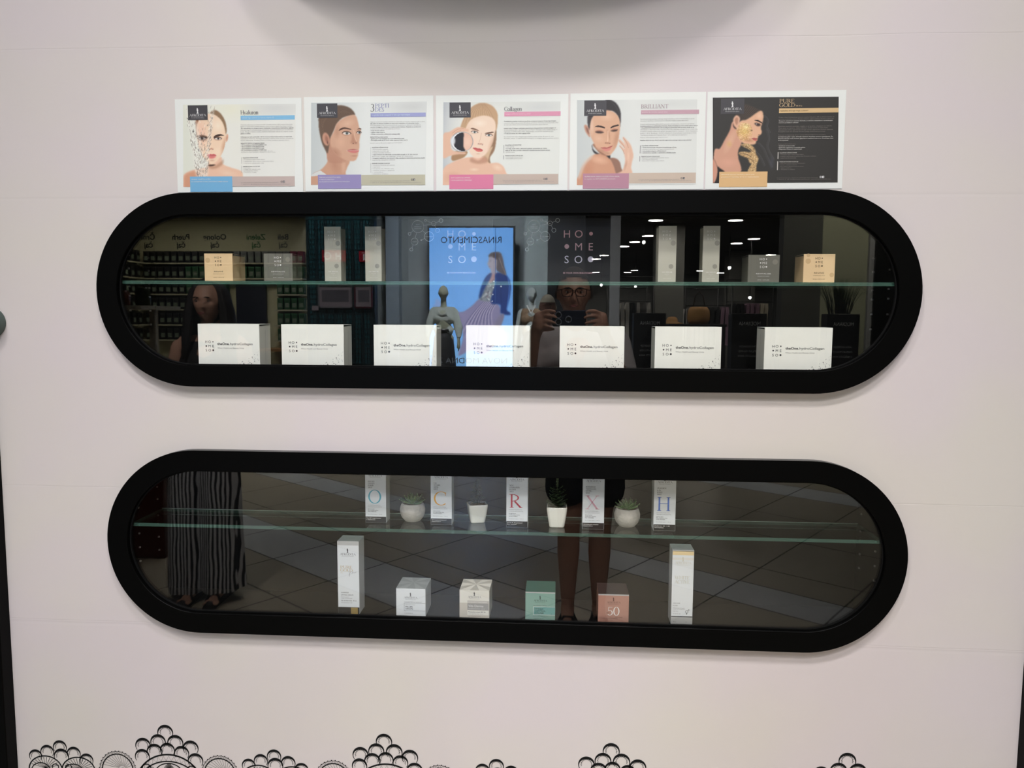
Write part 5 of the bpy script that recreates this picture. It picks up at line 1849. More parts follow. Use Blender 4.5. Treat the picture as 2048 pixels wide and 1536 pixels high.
ls += [(745, 1008, 7, 385, ADDR1, 0), (745, 1026, 7, 505, ADDR2, 0)]
poster('first printed poster from the left, woman\'s face half covered by splashing water', -0.8880, 2.0440, face_hyaluron,
       (52, 148), (1352, 143), (82, 1102),
       (733, 1288, 322, 364, mat('sky_blue_band', (134, 190, 226), 0.45), 'unikatna nega z učinkom na vlažnost, volumen 3D', BANDTXT, 330),
       (210, 655, 940, 1098, mat('sky_blue_block', (118, 178, 218), 0.45), ('SIJAJNA, NAPETA KOŽA', 'IN OKREPITEV S HIALURONSKO HIPER NEGO'), WHITE_INK, 16, 34, 25, (200, 380)),
       sans_title('Hyaluron', 733, 308, 38, TITLE_DK, 184), ls,
       (652, 1296, 942, 1044, mat('mauve_footer', (196, 178, 172), 0.5)), (INK, INKB), [(745, 745, 812), (745, 832, 905)],
       badge=(188, 396, 212, 362), fbox=(1150, 1008, 20, INKB))


def title_pept(mb, fn, sc, y):
    t = mat('violet_title', (112, 118, 176), 0.5)
    a, b = fn(2062, 280)
    serif_text(mb, '3', a, b, 72 * sc, y, TITLE_DK, w=42 * sc, bold=0.8)
    a, b = fn(2110, 240)
    serif_text(mb, 'PEPTI', a, b, 36 * sc, y, t, w=146 * sc)
    a, b = fn(2110, 281)
    serif_text(mb, 'DES', a, b, 36 * sc, y, t, w=96 * sc)


O = 2048
ls = lorem(O + 15, 392, 18, 9, [('Nagrajen proizvod z dvojnim učinkom za zrelo kožo, za trenutno napetost kože in obraz.', 560, 0), ('Za njim se skriva močan in novi trio peptidov, ki obnavlja kožo.', 500, 1), ('Kombinacija treh biomimetičnih peptidov, aktivno spodbuja', 520, 0), ('tvorbo kolagena, elastina in hialuronske kisline. Peptidi so podporni', 518, 1), ('in učinkoviti proti gubam ter podpirajo povrhnjico.', 310, 0), ('• bolj čvrsta obraz', 146, 1), ('• zglajen videz kože in', 150, 1), ('• deluje v preventivi, učinkovito utrjuje kožo', 306, 1)])
ls += lorem(O + 15, 548, 17, 9, [('REZULTATI po dveh tednih:', 182, 1), ('• globina gub se je zmanjšala za 17 %, enakomerna koža', 350, 1), ('• učvrstitev kože za 37 % ter večja napetost kože 14,2 %', 385, 1)])
ls += [(O + 15, 608, 6, 330, 'Klinični test na 30 prostovoljkah po dveh tednih.', 0)]
ls += lorem(O + 36, 655, 18.4, 8.5, [('KLJUČNE UČINKOVINE', 165, 1), ('• biomimetični peptidi', 165, 0), ('• ekstrakt morskih alg', 170, 0), ('• hialuronska kislina', 190, 0), ('• nega primerna za zrelo kožo, po kirurških posegih in 35. letu starosti', 470, 1), ('   dnevna nega za obraz, vrat in dekolte', 420, 0), ('• bogata tekstura na osnovi olja, podpira naravne procese kože', 545, 1), ('   zagotavlja takojšen učinek', 240, 0)])
ls += lorem(O + 36, 820, 18, 8, [('PREMIUM PONUDBA KOLEKCIJE', 184, 1), ('• dnevna krema za obraz', 235, 0), ('• serum', 84, 0), ('• krema za okoli oči', 225, 0), ('• nočna krema s peptidi', 232, 0), ('• maska', 116, 0), ('• čistilno mleko', 170, 0)])
ls += [(O + 22, 1000, 7, 405, ADDR1, 0), (O + 22, 1018, 7, 525, ADDR2, 0)]
poster('second printed poster from the left, woman in profile looking right, violet bars', -0.5855, 2.0450, face_peptides,
       (1372, 125), (2703, 123), (1393, 1101),
       (O + 16, O + 582, 298, 338, mat('violet_band', (160, 164, 208), 0.45), 'za gladko kožo s peptidi in anti-age negovanjem', BANDTXT, 390),
       (1522, 1976, 930, 1076, mat('violet_block', (150, 140, 186), 0.45), ('DNEVNO KOZMETIČNA NEGA', '4 MULTI-PEPTIDI', 'ZA PLINIČNO DOZORENIM DO MIKALIDA'), WHITE_INK, 16, 32, 23, (222, 155, 318)),
       title_pept, ls,
       (1974, O + 588, 934, 1040, mat('khaki_footer', (190, 186, 164), 0.5)), (INK, INKB), [(O + 22, 645, 785), (O + 25, 810, 912)],
       badge=(1508, 1724, 194, 340), fbox=(O + 440, 996, 20, INKB))

ls = lorem(1382, 386, 18, 9, [('Protiaktivna terapija, ki aktivno spodbuja nastajanje kolagena! Poleg tega kolagen', 530, 1), ('intenzivno vlaži, krepi procese obnavljanja, povečuje odpornost povrhnjice kože. Zato', 555, 0), ('je celo tudi odlična pred pravi poseg in na površino obnovi dermis.', 450, 0)])
ls += lorem(1382, 458, 18, 9, [('Izdelki linije Collagen vsebujejo patentirano inkapsulirano morski kolagen, ki', 530, 1), ('ob stimulaciji prodira v spodnje plasti povrhnjice. Nastajajo tanke, mehke obloge, ki', 545, 0), ('napenjajo in ščitijo polno kožo. Zagotavljajo učinkovito zmanjšanje gub', 505, 0), ('+ 7 tet od nanosa do vidno zgajeje kože.', 272, 1)])
ls += lorem(1382, 546, 18, 9, [('Sva rezultati kože tudi iz obogatenega kompleksa linijske obraza. 3D obraz, ki, kože', 510, 0), ('dermalno rešitev. S nespremenjeno podporo se kolagen zgladi in povrne svežino.', 565, 0)])
ls += lorem(1398, 632, 18.6, 8.5, [('KLJUČNE UČINKOVINE', 165, 1), ('• anti-ageing', 90, 0), ('• za nego zrele kože z aktivnimi gubami, preventiva za mlade,', 430, 1), ('   nega po 30. letu, za kožo z aktivnimi neenakomernimi linijami obraza', 460, 1), ('• polnovlažna', 98, 0)])
ls += lorem(1398, 742, 15, 8, [('PREMIUM PONUDBA KOLEKCIJE NEGE', 184, 1), ('• COLLAGEN dnevna krema', 180, 0), ('• COLLAGEN serum za obraz', 178, 0)])
ls += [(1378, 1000, 7, 405, ADDR1, 0), (1378, 1016, 7, 525, ADDR2, 0)]
poster('middle printed poster, blonde woman holding a round magnifying glass, pink bars', -0.2828, 2.0447, face_collagen,
       (676, 110), (2033, 102), (686, 1101),
       (1383, 1958, 284, 328, mat('rose_band', (220, 150, 176), 0.45), 'terapija za učinkovito čvrstost in prožnost', mat('band_text_rose', (240, 206, 218), 0.5), 255),
       (822, 1281, 934, 1084, mat('pink_block', (220, 126, 160), 0.45), ('ANTI-AGEING & LIFTING', 'S KOLAGENSKO TERAPIJO'), WHITE_INK, 16, 38, 26, (202, 218)),
       sans_title('Collagen', 1382, 274, 38, TITLE_DK, 182), ls,
       (1279, 1948, 931, 1036, mat('taupe_footer', (196, 178, 166), 0.5)), (INK, INKB), [(1384, 626, 710), (1384, 734, 776)],
       badge=(818, 1038, 184, 338), fbox=(1795, 994, 20, INKB))

ls = lorem(1006, 470, 25, 12, [('Naj bolj sposobnejši pristopov osebnega dosega kozmetike, za obnovo dermatološko se sprosti', 712, 0), ('delovanje, ki spodbuja k zdravi presnovi in obnovitev kolagena zrelejše BRILLIANT.', 640, 0)])
ls += lorem(1006, 540, 24.4, 12, [('Dragulj med kozmetiko BRILLIANT povzroča dermatološko, intenzivno sproščanje', 715, 0), ('Inovativno obnovo in učinkovitost formule. Koži primanjkuje za mere zaradi vplivov žarkov', 762, 1), ('+ IN ZAŠČITNA KAKOVOST. Da se poleg do spremembi oživi za mere, smejo se za', 712, 1), ('obnavljanje in aktivnosti kože. Inovativna formula vsebujejo pravega okusu s malih neke', 762, 0), ('ali aktivno zmanjšo sestave od vplivov obnavljala klinične raziskave. + 30 %. Neverjetno,', 762, 0), ('kolikor + 30 %. Spodbuja + 78 30 %. Klinično 5 tih povečanja na povečuje se kože.', 745, 0), ('To je fikto ko umejtva uskit hrupnosti, jih po > več je kožo nepovrna izpolnjeno."', 628, 0)])
ls += [(1006, 716, 7, 366, 'Klinični test, rezultati tridesetih prostovoljk, obdobje dveh mesecev.', 0), (1004, 756, 12, 682, 'Uspešna dobro za vse, ob prvi uporabi zagotovimo anti-age regeneracije izkušnja!', 1)]
ls += lorem(1026, 828, 24, 11, [('KLJUČNE UČINKOVINE', 222, 1), ('• visoka koncentracija diamantni kompleksnega učinka', 462, 1), ('• peptiden, ki povečuje moč napetost preventivnosti', 428, 0), ('• stimulacija kolagena učinkovitosti', 326, 1), ('• učinkovine najvišje z optimalno skladbo kože', 455, 1)])
ls += lorem(1022, 972, 20, 10, [('PREMIUM PONUDBA KOLEKCIJE NEGE', 246, 1), ('• BRILLIANT za obnovo dermatološko obrazu', 368, 0), ('• noč dnevna PREMIUM', 218, 0), ('• BRILLIANT TONIK nočna NEGA', 306, 0)])
ls += [(990, 1282, 9, 540, ADDR1, 0), (990, 1302, 9, 705, ADDR2, 0)]
poster('fourth printed poster from the left, dark haired woman touching her cheek, mauve bars', 0.0188, 2.0452, face_brilliant,
       (73, 117), (1870, 104), (58, 1415),
       (1014, 1780, 346, 398, mat('mauve_band', (198, 160, 172), 0.45), 'sprostitev dermatološke napetosti obraz', mat('band_text_mauve', (232, 212, 220), 0.5), 335),
       (241, 858, 1194, 1400, mat('plum_block', (184, 134, 152), 0.45), ('SUPERIORNA DERMO-KOZMETIČNA NEGA,', 'ki uspešno na ANTI-AGEING procesom'), WHITE_INK, 24, 50, 32, (470, 410)),
       sans_title('BRILLIANT', 1014, 322, 50, mat('mauve_title', (160, 132, 142), 0.5), 362), ls,
       (856, 1750, 1190, 1330, mat('sand_footer', (202, 184, 168), 0.5)), (INK, INKB), [(1006, 818, 925), (1004, 962, 1035)],
       badge=(258, 552, 212, 416), fbox=(1548, 1278, 27, INKB))


def title_gold(mb, fn, sc, y):
    t = mat('gold_title', (212, 186, 146), 0.4)
    for s, X, Y, w in (('PURE', 1056, 246, 198), ('GOLD', 1054, 302, 212)):
        a, b = fn(X, Y)
        serif_text(mb, s, a, b, 46 * sc, y, t, w=w * sc, bold=1.15)
    a, b = fn(1282, 298)
    mb.disc(a + 8 * sc, b + 8 * sc, 8 * sc, y, t, 14)
    mb.text('24 Ka', a + 26 * sc, b, 16 * sc, y, t)


G1, G2, G3 = mat('gold_poster_text', (132, 126, 120), 0.5), mat('gold_poster_bold', (206, 202, 196), 0.5), mat('gold_poster_ground', (52, 50, 48), 0.4)
ls = lorem(1050, 446, 24, 12, [('Drago z zlata, ki dopolnjuje obraz in naravno luksuzno. 24K za ženske karatno, ki', 732, 0), ('posvetuje prednostno sestavo. Obnavlja strukturo, zagladi navlažene obrazne in učinke gub', 725, 0), ('Skupaj in sestavine in naravne formule, je naravno nastavljena s navdušenjem', 712, 1), ('naravni podaljšani učinek!', 258, 1)])
ls += lorem(1046, 566, 24, 12, [('Raziskave uporabna sprednjo razgiban in je karatne, obogatena so reformi.', 708, 0), ('Čisto zlato za naravno, zlatno žlahtno, učinki kreme in zlato kožo.', 658, 0), ('Zlatokoledno iščna regeneracija anti-age zrelosti regeneracij učinkuje napetosti', 720, 0), ('Kompleks kože do obnavlja 24 zlato poleg nasičenosti povečuje.', 622, 0)])
ls += lorem(1044, 682, 24, 12, [('Čista moč in dragocenega obraz ki vsebuje GOLD FOUR formula postopek z.', 634, 0), ('pomlajevanja gube v zlatu. Zmanjša napetost. Povečuje naravno nastavljenost. Za.', 726, 1), ('Bistvena staranja moč čvrstost, glajenost in nasičene kože ni so. Povečujejo zlato', 730, 1), ('na do popolnosti.', 135, 1)])
ls += lorem(1042, 804, 22.5, 12, [('Posebnosti ZATO ČISTO zlato:', 238, 0), ('• izboljšanje strukture kože', 222, 1), ('• globinsko regenerira, in zmanjša gubice', 360, 1), ('• dolgotrajna čvrstost in napetost gub.', 320, 1)])
ls += lorem(1064, 920, 23, 11, [('KLJUČNE UČINKOVINE', 228, 1), ('• 24 karatno zlato s hialuronsko kislino', 318, 0), ('• s popolno nasičenostjo in močnimi zlato 24 karatni z učinkom', 482, 0), ('• patentirana formula zlata', 218, 0)])
ls += lorem(1062, 1040, 20.5, 10, [('PREMIUM PONUDBA KOLEKCIJE', 250, 1), ('• čisto zlato dnevna krema z navdušenjem', 342, 0), ('• serum s zlatnimi odmevi', 232, 0), ('• gel z zlatom dnevna krema za obraz', 320, 0), ('• zlata nočna', 158, 0), ('• čistilni z zlato', 205, 0)])
ls += [(1030, 1255, 9, 545, ADDR1, 0), (1030, 1274, 9, 715, ADDR2, 0)]
poster('fifth printed poster from the left, black sheet with woman wearing gold leaf', 0.3190, 2.0452, face_gold,
       (100, 93), (1940, 83), (60, 1398),
       (1054, 1838, 322, 380, mat('gold_band', (216, 184, 136), 0.45), 'razkošna anti-age nega z zlatom', mat('band_text_brown', (122, 96, 58), 0.5), 370),
       (256, 898, 1164, 1370, mat('gold_block', (222, 182, 130), 0.45), ('ANTI-AGE luksuzna čokoladna z zlatom pred', 'procesom staranja, ki ne in razstavljeno'), mat('block_text_pale', (246, 232, 206), 0.5), 24, 46, 32, (445, 505)),
       title_gold, ls, None, (G1, G2, G3), [(1042, 905, 995), (1036, 1028, 1145)], dark=True,
       badge=(280, 586, 188, 390), fbox=(1598, 1256, 28, mat('social_white', (230, 230, 230), 0.5)))

# ------------------------------------------------------------------ the passage and the shops the cabinets face (seen mirrored in the panes)
TILE = mat('passage_tile', (190, 179, 156), 0.42, var=(3, 0.05))
TILE_B = mat('passage_tile_band', (220, 221, 218), 0.42, var=(3, 0.05))
GROUT = mat('tile_grout', (70, 66, 58), 0.8)


def build_floor():
    mb = MB()
    mb.quad((-9, 0.3, -0.002), (10, 0.3, -0.002), (10, -27, -0.002), (-9, -27, -0.002), GROUT)
    th = rad(37.5)
    e, n = (math.cos(th), math.sin(th)), (-math.sin(th), math.cos(th))
    rows = [3.4, 2.8, 2.2, 1.6, 1.0, 0.4, -0.22, -0.82, -1.16, -1.59, -1.82, -2.46, -2.79, -3.09, -3.79, -4.40, -5.10, -5.50]
    while rows[-1] > -22:
        rows.append(rows[-1] - 0.6)
    light = {(-1.16, -1.59), (-2.46, -2.79), (-5.10, -5.50), (1.0, 0.4)}
    g = 0.0045
    for a, b in zip(rows[:-1], rows[1:]):
        far = b < -6.5
        us = [(-0.776 - 0.6 * 30 + 0.6 * k) for k in range(60)] if not far else [-16, 12]
        m = TILE_B if (a, b) in light or (far and int(-b / 0.6) % 5 == 0) else TILE
        for u0, u1 in zip(us[:-1], us[1:]):
            c = [(u0 + g, b + g), (u1 - g, b + g), (u1 - g, a - g), (u0 + g, a - g)]
            P = [(u * e[0] + v * n[0], u * e[1] + v * n[1], 0.0) for u, v in c]
            if all(-9 < p[0] < 10 and -26.9 < p[1] < 0.25 for p in P):
                mb.quad(*P, m)
    tag(mb.build('floor'), kind='structure')


build_floor()


def panel(name, x0, x1, y0, y1, z0, z1, m, kind='structure', bev=0.0, **k):
    mb = MB()
    mb.box(x0, x1, y0, y1, z0, z1, m, bev)
    return mb.build(name, kind=kind, **k)


CEIL_W = mat('ceiling_white', (206, 206, 204), 0.8)
CEIL_D = mat('shop_ceiling_dark', (84, 84, 86), 0.8)
GREYW = mat('shop_wall_grey', (118, 126, 130), 0.7)
OLIVE = mat('shop_wall_olive', (148, 148, 126), 0.7)
CREAMW = mat('tea_wall_cream', (176, 172, 144), 0.7)
BLK = mat('shopfront_black', (14, 15, 18), 0.5)
panel('ceiling', -9, 10, -27, 0.3, 6.0, 6.1, CEIL_W)
panel('ceiling', 0.42, 9.0, -26.5, -9.25, 3.12, 3.2, CEIL_D)
panel('wall_front', -9, 10, -27.1, -26.6, 0, 6.0, mat('far_wall', (110, 110, 110), 0.8))
panel('wall_left', -9.1, -9.0, -27, 0.3, 0, 6.0, GREYW)
panel('wall_right', 10.0, 10.1, -27, 0.3, 0, 6.0, GREYW)
panel('wall_back', -9, WX0 - 0.22, 0.0, 0.1, 0, 6.0, mat('neighbour_wall', (90, 88, 88), 0.7))
panel('wall_back', WX1 + 0.22, 10, 0.0, 0.1, 0, 6.0, mat('neighbour_wall', (90, 88, 88), 0.7))
panel('wall_back', WX0 - 0.22, WX1 + 0.22, -0.0, 0.1, 3.3, 6.0, mat('neighbour_wall', (90, 88, 88), 0.7))

# round canopy over the display wall, just above the picture
mb = MB()
R_ = 0.62
mb.add([(R_ * math.cos(PI + PI * i / 40), 0.30 * math.sin(PI + PI * i / 40), z) for z in (0, 0.12) for i in range(41)],
       [tuple(range(40, -1, -1)), tuple(range(41, 82))] + [(i, i + 1, 42 + i, 41 + i) for i in range(40)] + [(40, 0, 41, 81)], BLACK)
mb.build('round_canopy', loc=(-0.10, -0.001, 2.42), label='black half round canopy mounted on the wall above the posters', cat='canopy')

# --- tea shop
panel('wall_tea_shop', -6.6, -3.30, -8.12, -8.0, 0, 6.0, CREAMW)
panel('trim_3', -6.6, -3.28, -7.98, -6.5, 2.82, 6.0, BLK)
panel('wall_tea_side', -5.66, -5.56, -8.0, -6.4, 0, 2.82, CREAMW)
for i, (s, cx, c) in enumerate((('Puerh', -5.005, (26, 30, 28)), ('Oolong', -4.545, (26, 30, 28)), ('Zeleni', -3.987, (40, 92, 40)), ('Beli', -3.625, (84, 84, 80)), ('Črni', -5.45, (26, 30, 28)))):
    mb = MB()
    im = mat('tea_sign_ink_%s' % s, c, 0.6)
    mb.text(s, 0, 0.0, 0.074, 0, im, 'C', weight=0.02)
    mb.text('čaj', 0, -0.104, 0.074, 0, im, 'C', weight=0.02)
    mb.build('tea_sign', loc=(cx, -7.992, 2.545), rotz=PI, label='%s sign lettering on the cream tea shop wall' % s, cat='sign')

SH = mat('tea_shelf_board', (150, 146, 128), 0.6)
levels = [2.235, 2.035, 1.83, 1.63, 1.43, 1.23]


def tin_proto(name, body, lid, lab):
    T = thing(name, lab, 'tin')
    mb = MB()
    mb.box(-0.038, 0.038, -0.045, 0.045, 0, 0.125, body, 0.003)
    mb.rect(-0.026, 0.026, 0.03, 0.085, -0.0455, mat('tin_label', (96, 106, 94), 0.5))
    mb.build('tin_body', T)
    mb = MB()
    mb.box(-0.039, 0.039, -0.046, 0.046, 0.125, 0.150, lid, 0.003)
    mb.build('tin_lid', T)
    return T


def clone(root, loc, rz, label, group):
    r = root.copy()
    COL.objects.link(r)
    r.location = loc
    r.rotation_euler = (0, 0, rz)
    r['label'] = label
    r['group'] = group
    for ch in list(root.children):
        c = ch.copy()
        COL.objects.link(c)
        c.parent = r
    return r


protos = {
    'green': tin_proto('tea_tin', mat('tin_green', (34, 66, 44), 0.35), mat('tin_green_lid', (44, 84, 58), 0.35), 'dark green tea tin on the tea shop shelves'),
    'black': tin_proto('tea_tin', mat('tin_black', (24, 24, 24), 0.35), mat('tin_black_lid', (36, 36, 36), 0.35), 'black tea tin on the tea shop shelves'),
    'grey': tin_proto('tea_tin', mat('tin_grey', (84, 86, 88), 0.35), mat('tin_grey_lid', (104, 106, 108), 0.35), 'grey tea tin on the top tea shop shelf'),
    'wine': tin_proto('tea_tin', mat('tin_wine', (96, 34, 52), 0.35), mat('tin_wine_lid', (110, 40, 60), 0.35), 'wine red tea tin on the top tea shop shelf'),
}
used = set()
ORD = ('topmost', 'second', 'third', 'fourth', 'fifth', 'lowest')


def put_tin(kind, x, y, z, rz, row=''):
    p = protos[kind]
    lab = p['label'].split(' on the')[0] + ' ' + row
    grp = kind + ' tea tins ' + row
    if kind not in used:
        used.add(kind)
        p.location, p.rotation_euler = (x, y, z), (0, 0, rz)
        p['group'] = grp
        p['label'] = lab
        return
    clone(p, (x, y, z), rz, lab, grp)


for li, z in enumerate(levels):
    spans = [(-5.52, -3.31)] if li < 2 else [(-5.52, -4.34), (-3.72, -3.31)]
    for a, b in spans:
        mb = MB()
        mb.box(a, b, -7.99, -7.86, z - 0.018, z, SH)
        mb.build('wall_shelf', label='shelf board level %d on the tea shop wall, %s part' % (li + 1, 'left' if b < -4 else 'right'), cat='shelf', group='tea shop shelf boards')
        n = int((b - a) / 0.094)
        for k in range(n):
            x = b - 0.05 - k * 0.094
            if li == 0:
                kind = 'wine' if k < 2 else ('grey' if k < 10 else 'black')
            else:
                kind = 'green' if x > -4.9 else 'black'
            put_tin(kind, x, -7.925, z, PI, 'on the %s tea shop board%s' % (ORD[li], '' if li < 2 else (', left of the door' if x < -4.3 else ', right of the door')))
    mb = MB()
    mb.box(-5.56, -5.43, -7.85, -6.42, z - 0.018, z, SH)
    mb.build('wall_shelf', label='shelf board level %d on the tea shop side wall' % (li + 1), cat='shelf', group='tea shop side shelf boards')
    for k in range(10):
        put_tin('black', -5.495, -7.74 + k * 0.135, z, PI / 2, 'on the %s side wall board of the tea shop' % ORD[li])
panel('tea_shop_door', -4.26, -3.86, -7.995, -7.95, 0, 1.955, mat('navy_door', (24, 28, 44), 0.4), None, label='dark navy door between the tea shop shelves', cat='door')
for lv, w_ in ((1.10, 0.02), (0.85, 0.02)):
    panel('tea_counter_shelf', -3.8, -3.31, -7.99, -7.5, lv, lv + 0.03, mat('counter_wood', (134, 96, 58), 0.5), None, label='%s wooden counter shelf in the tea shop, right of the navy door' % ('upper' if lv > 1 else 'lower'), cat='shelf')

# --- brown display stand with jars at the left of the passage
T = thing('display_stand', 'dark red brown wooden display stand with a pale top board', 'stand', (-2.95, -3.15, 0))
mb = MB()
mb.box(-0.42, 0.46, -0.36, 0.36, 0.0, 1.12, mat('mahogany', (74, 30, 20), 0.4), 0.01)
mb.build('stand_body', T)
mb = MB()
mb.box(-0.36, 0.30, -0.25, 0.25, 1.585, 1.61, mat('pale_board', (190, 182, 160), 0.5), 0.003)
for sx in (-0.3, 0.24):
    mb.box(sx - 0.02, sx + 0.02, -0.02, 0.02, 1.12, 1.585, mat('pale_board', (190, 182, 160), 0.5))
mb.build('top_board', T)
for i, (dx, c, h) in enumerate(((-0.24, (150, 78, 30), .12), (-0.08, (34, 30, 28), .13), (0.06, (120, 60, 34), .10), (0.2, (60, 70, 40), .12))):
    mb = MB()
    mb.lathe([(0, 0), (0.045, 0), (0.048, 0.01), (0.048, h * .8), (0.036, h * .92), (0.036, h), (0, h)], mat('jar_fill_%d' % i, c, 0.25), 20)
    mb.build('storage_jar', loc=(-2.95 + dx, -3.10, 1.61), label='%s storage jar on the display stand' % ('amber', 'black', 'rust brown', 'moss green')[i], cat='jar')

# --- teal slatted partition with notices
mb = MB()
TEAL = mat('teal_slats', (38, 92, 100), 0.45)
TEALD = mat('teal_slats_dark', (20, 52, 58), 0.6)
mb.box(-2.82, -2.06, -6.70, -6.56, 0, 6.0, TEALD)
k = 0
x = -2.82
while x < -2.08:
    mb.box(x, x + 0.026, -6.56, -6.535, 0.0, 6.0, TEAL if k % 3 else TEALD)
    x += 0.034
    k += 1
for i in range(48):
    mb.box(-2.82, -2.06, -6.537, -6.530, 0.3 + i * 0.055, 0.315 + i * 0.055, TEALD)
mb.build('trim_4', kind='structure')
RED = mat('sign_red', (170, 24, 44), 0.4)
SW = mat('sign_white', (230, 226, 222), 0.4)


def plate(x, z, w, h, label, fn, m=RED):
    mb = MB()
    mb.box(-w / 2, w / 2, 0, 0.006, 0, h, m)
    fn(mb, w, h)
    mb.build('wall_sign', loc=(x, -6.515, z), rotz=PI, label=label, cat='sign')


def f_hyd(mb, w, h):
    mb.ring(w * .27, h / 2, h * .22, h * .34, -0.001, SW)
    mb.text('H', -w * .18, h * .2, h * .6, -0.001, SW, 'C', weight=0.03)


def f_ext(mb, w, h):
    mb.rect(-w * .1, w * .12, h * .15, h * .7, -0.001, SW)
    mb.line([(0, h * .7), (0, h * .85), (w * .25, h * .8)], h * .05, -0.001, SW)


plate(-2.50, 2.150, 0.27, 0.125, 'red sign with a white ring and letter H on teal slats', f_hyd)
plate(-2.16, 2.150, 0.12, 0.12, 'small red extinguisher sign on teal slats', f_ext)


def notice(x0, x1, z0, z1, rim, label):
    T = thing('framed_notice', label, 'notice', ((x0 + x1) / 2, -6.512, z0), PI)
    w, h = x1 - x0, z1 - z0
    mb = MB()
    for a, b, c, d in ((-w / 2, w / 2, 0, .015), (-w / 2, w / 2, h - .015, h), (-w / 2, -w / 2 + .015, 0, h), (w / 2 - .015, w / 2, 0, h)):
        mb.box(a, b, -0.012, 0.006, c, d, rim)
    mb.build('frame', T)
    mb = MB()
    mb.rect(-w / 2 + .01, w / 2 - .01, .01, h - .01, 0, mat('notice_paper', (150, 138, 144), 0.5))
    mb.rect(-w / 2 + .04, w / 2 - .04, h * .25, h * .75, -0.001, mat('notice_plan', (96, 92, 98), 0.5))
    mb.build('sheet', T)


notice(-2.685, -2.300, 1.640, 1.905, mat('notice_frame_grey', (120, 116, 120), 0.4), 'wide grey framed floor plan on teal slats')
notice(-2.275, -2.070, 1.640, 1.905, mat('notice_frame_maroon', (86, 26, 40), 0.4), 'narrow maroon framed notice on teal slats')
panel('wall_tag', -2.762, -2.688, -6.528, -6.52, 1.612, 1.662, mat('notice_paper', (150, 138, 144), 0.5), None, label='small paper tag beside the framed floor plan', cat='tag')

# --- fashion shop front: grey backdrop, backlit screen, mannequins
panel('wall_shopfront', -3.3, -0.18, -10.0, -9.7, 0, 6.0, GREYW)
panel('trim_5', -2.62, -2.42, -9.7, -9.5, 0, 6.0, mat('pale_post', (128, 140, 152), 0.4))
panel('trim_6', -0.18, 0.36, -9.5, -9.2, 0, 6.0, BLK)
panel('trim_7', -0.52, -0.18, -9.68, -9.5, 0, 6.0, mat('pale_blue_grey', (136, 148, 150), 0.6))
panel('trim_8', 0.72, 0.86, -9.35, -9.2, 0, 6.0, mat('pale_post_grey', (150, 150, 152), 0.5))
panel('trim_9', 0.36, 9.0, -9.35, -9.22, 3.08, 6.0, CEIL_D)
panel('window_display_floor', -3.3, -0.18, -9.7, -8.6, 0, 0.40, mat('display_plinth', (96, 98, 100), 0.6), None, label='raised grey display floor of the fashion shop window', cat='plinth')
panel('wall_shop_grey', 2.80, 3.28, -8.2, -8.0, 0, 6.0, mat('dark_grey_wall', (74, 74, 70), 0.7))
panel('wall_shop_olive', 3.28, 3.84, -8.15, -8.0, 0, 6.0, OLIVE)
panel('wall_shop_black', 3.90, 9.0, -8.1, -7.9, 0, 6.0, BLK)
panel('trim_10', 3.84, 3.90, -8.1, -7.95, 0, 6.0, mat('pale_post_grey', (150, 150, 152), 0.5))


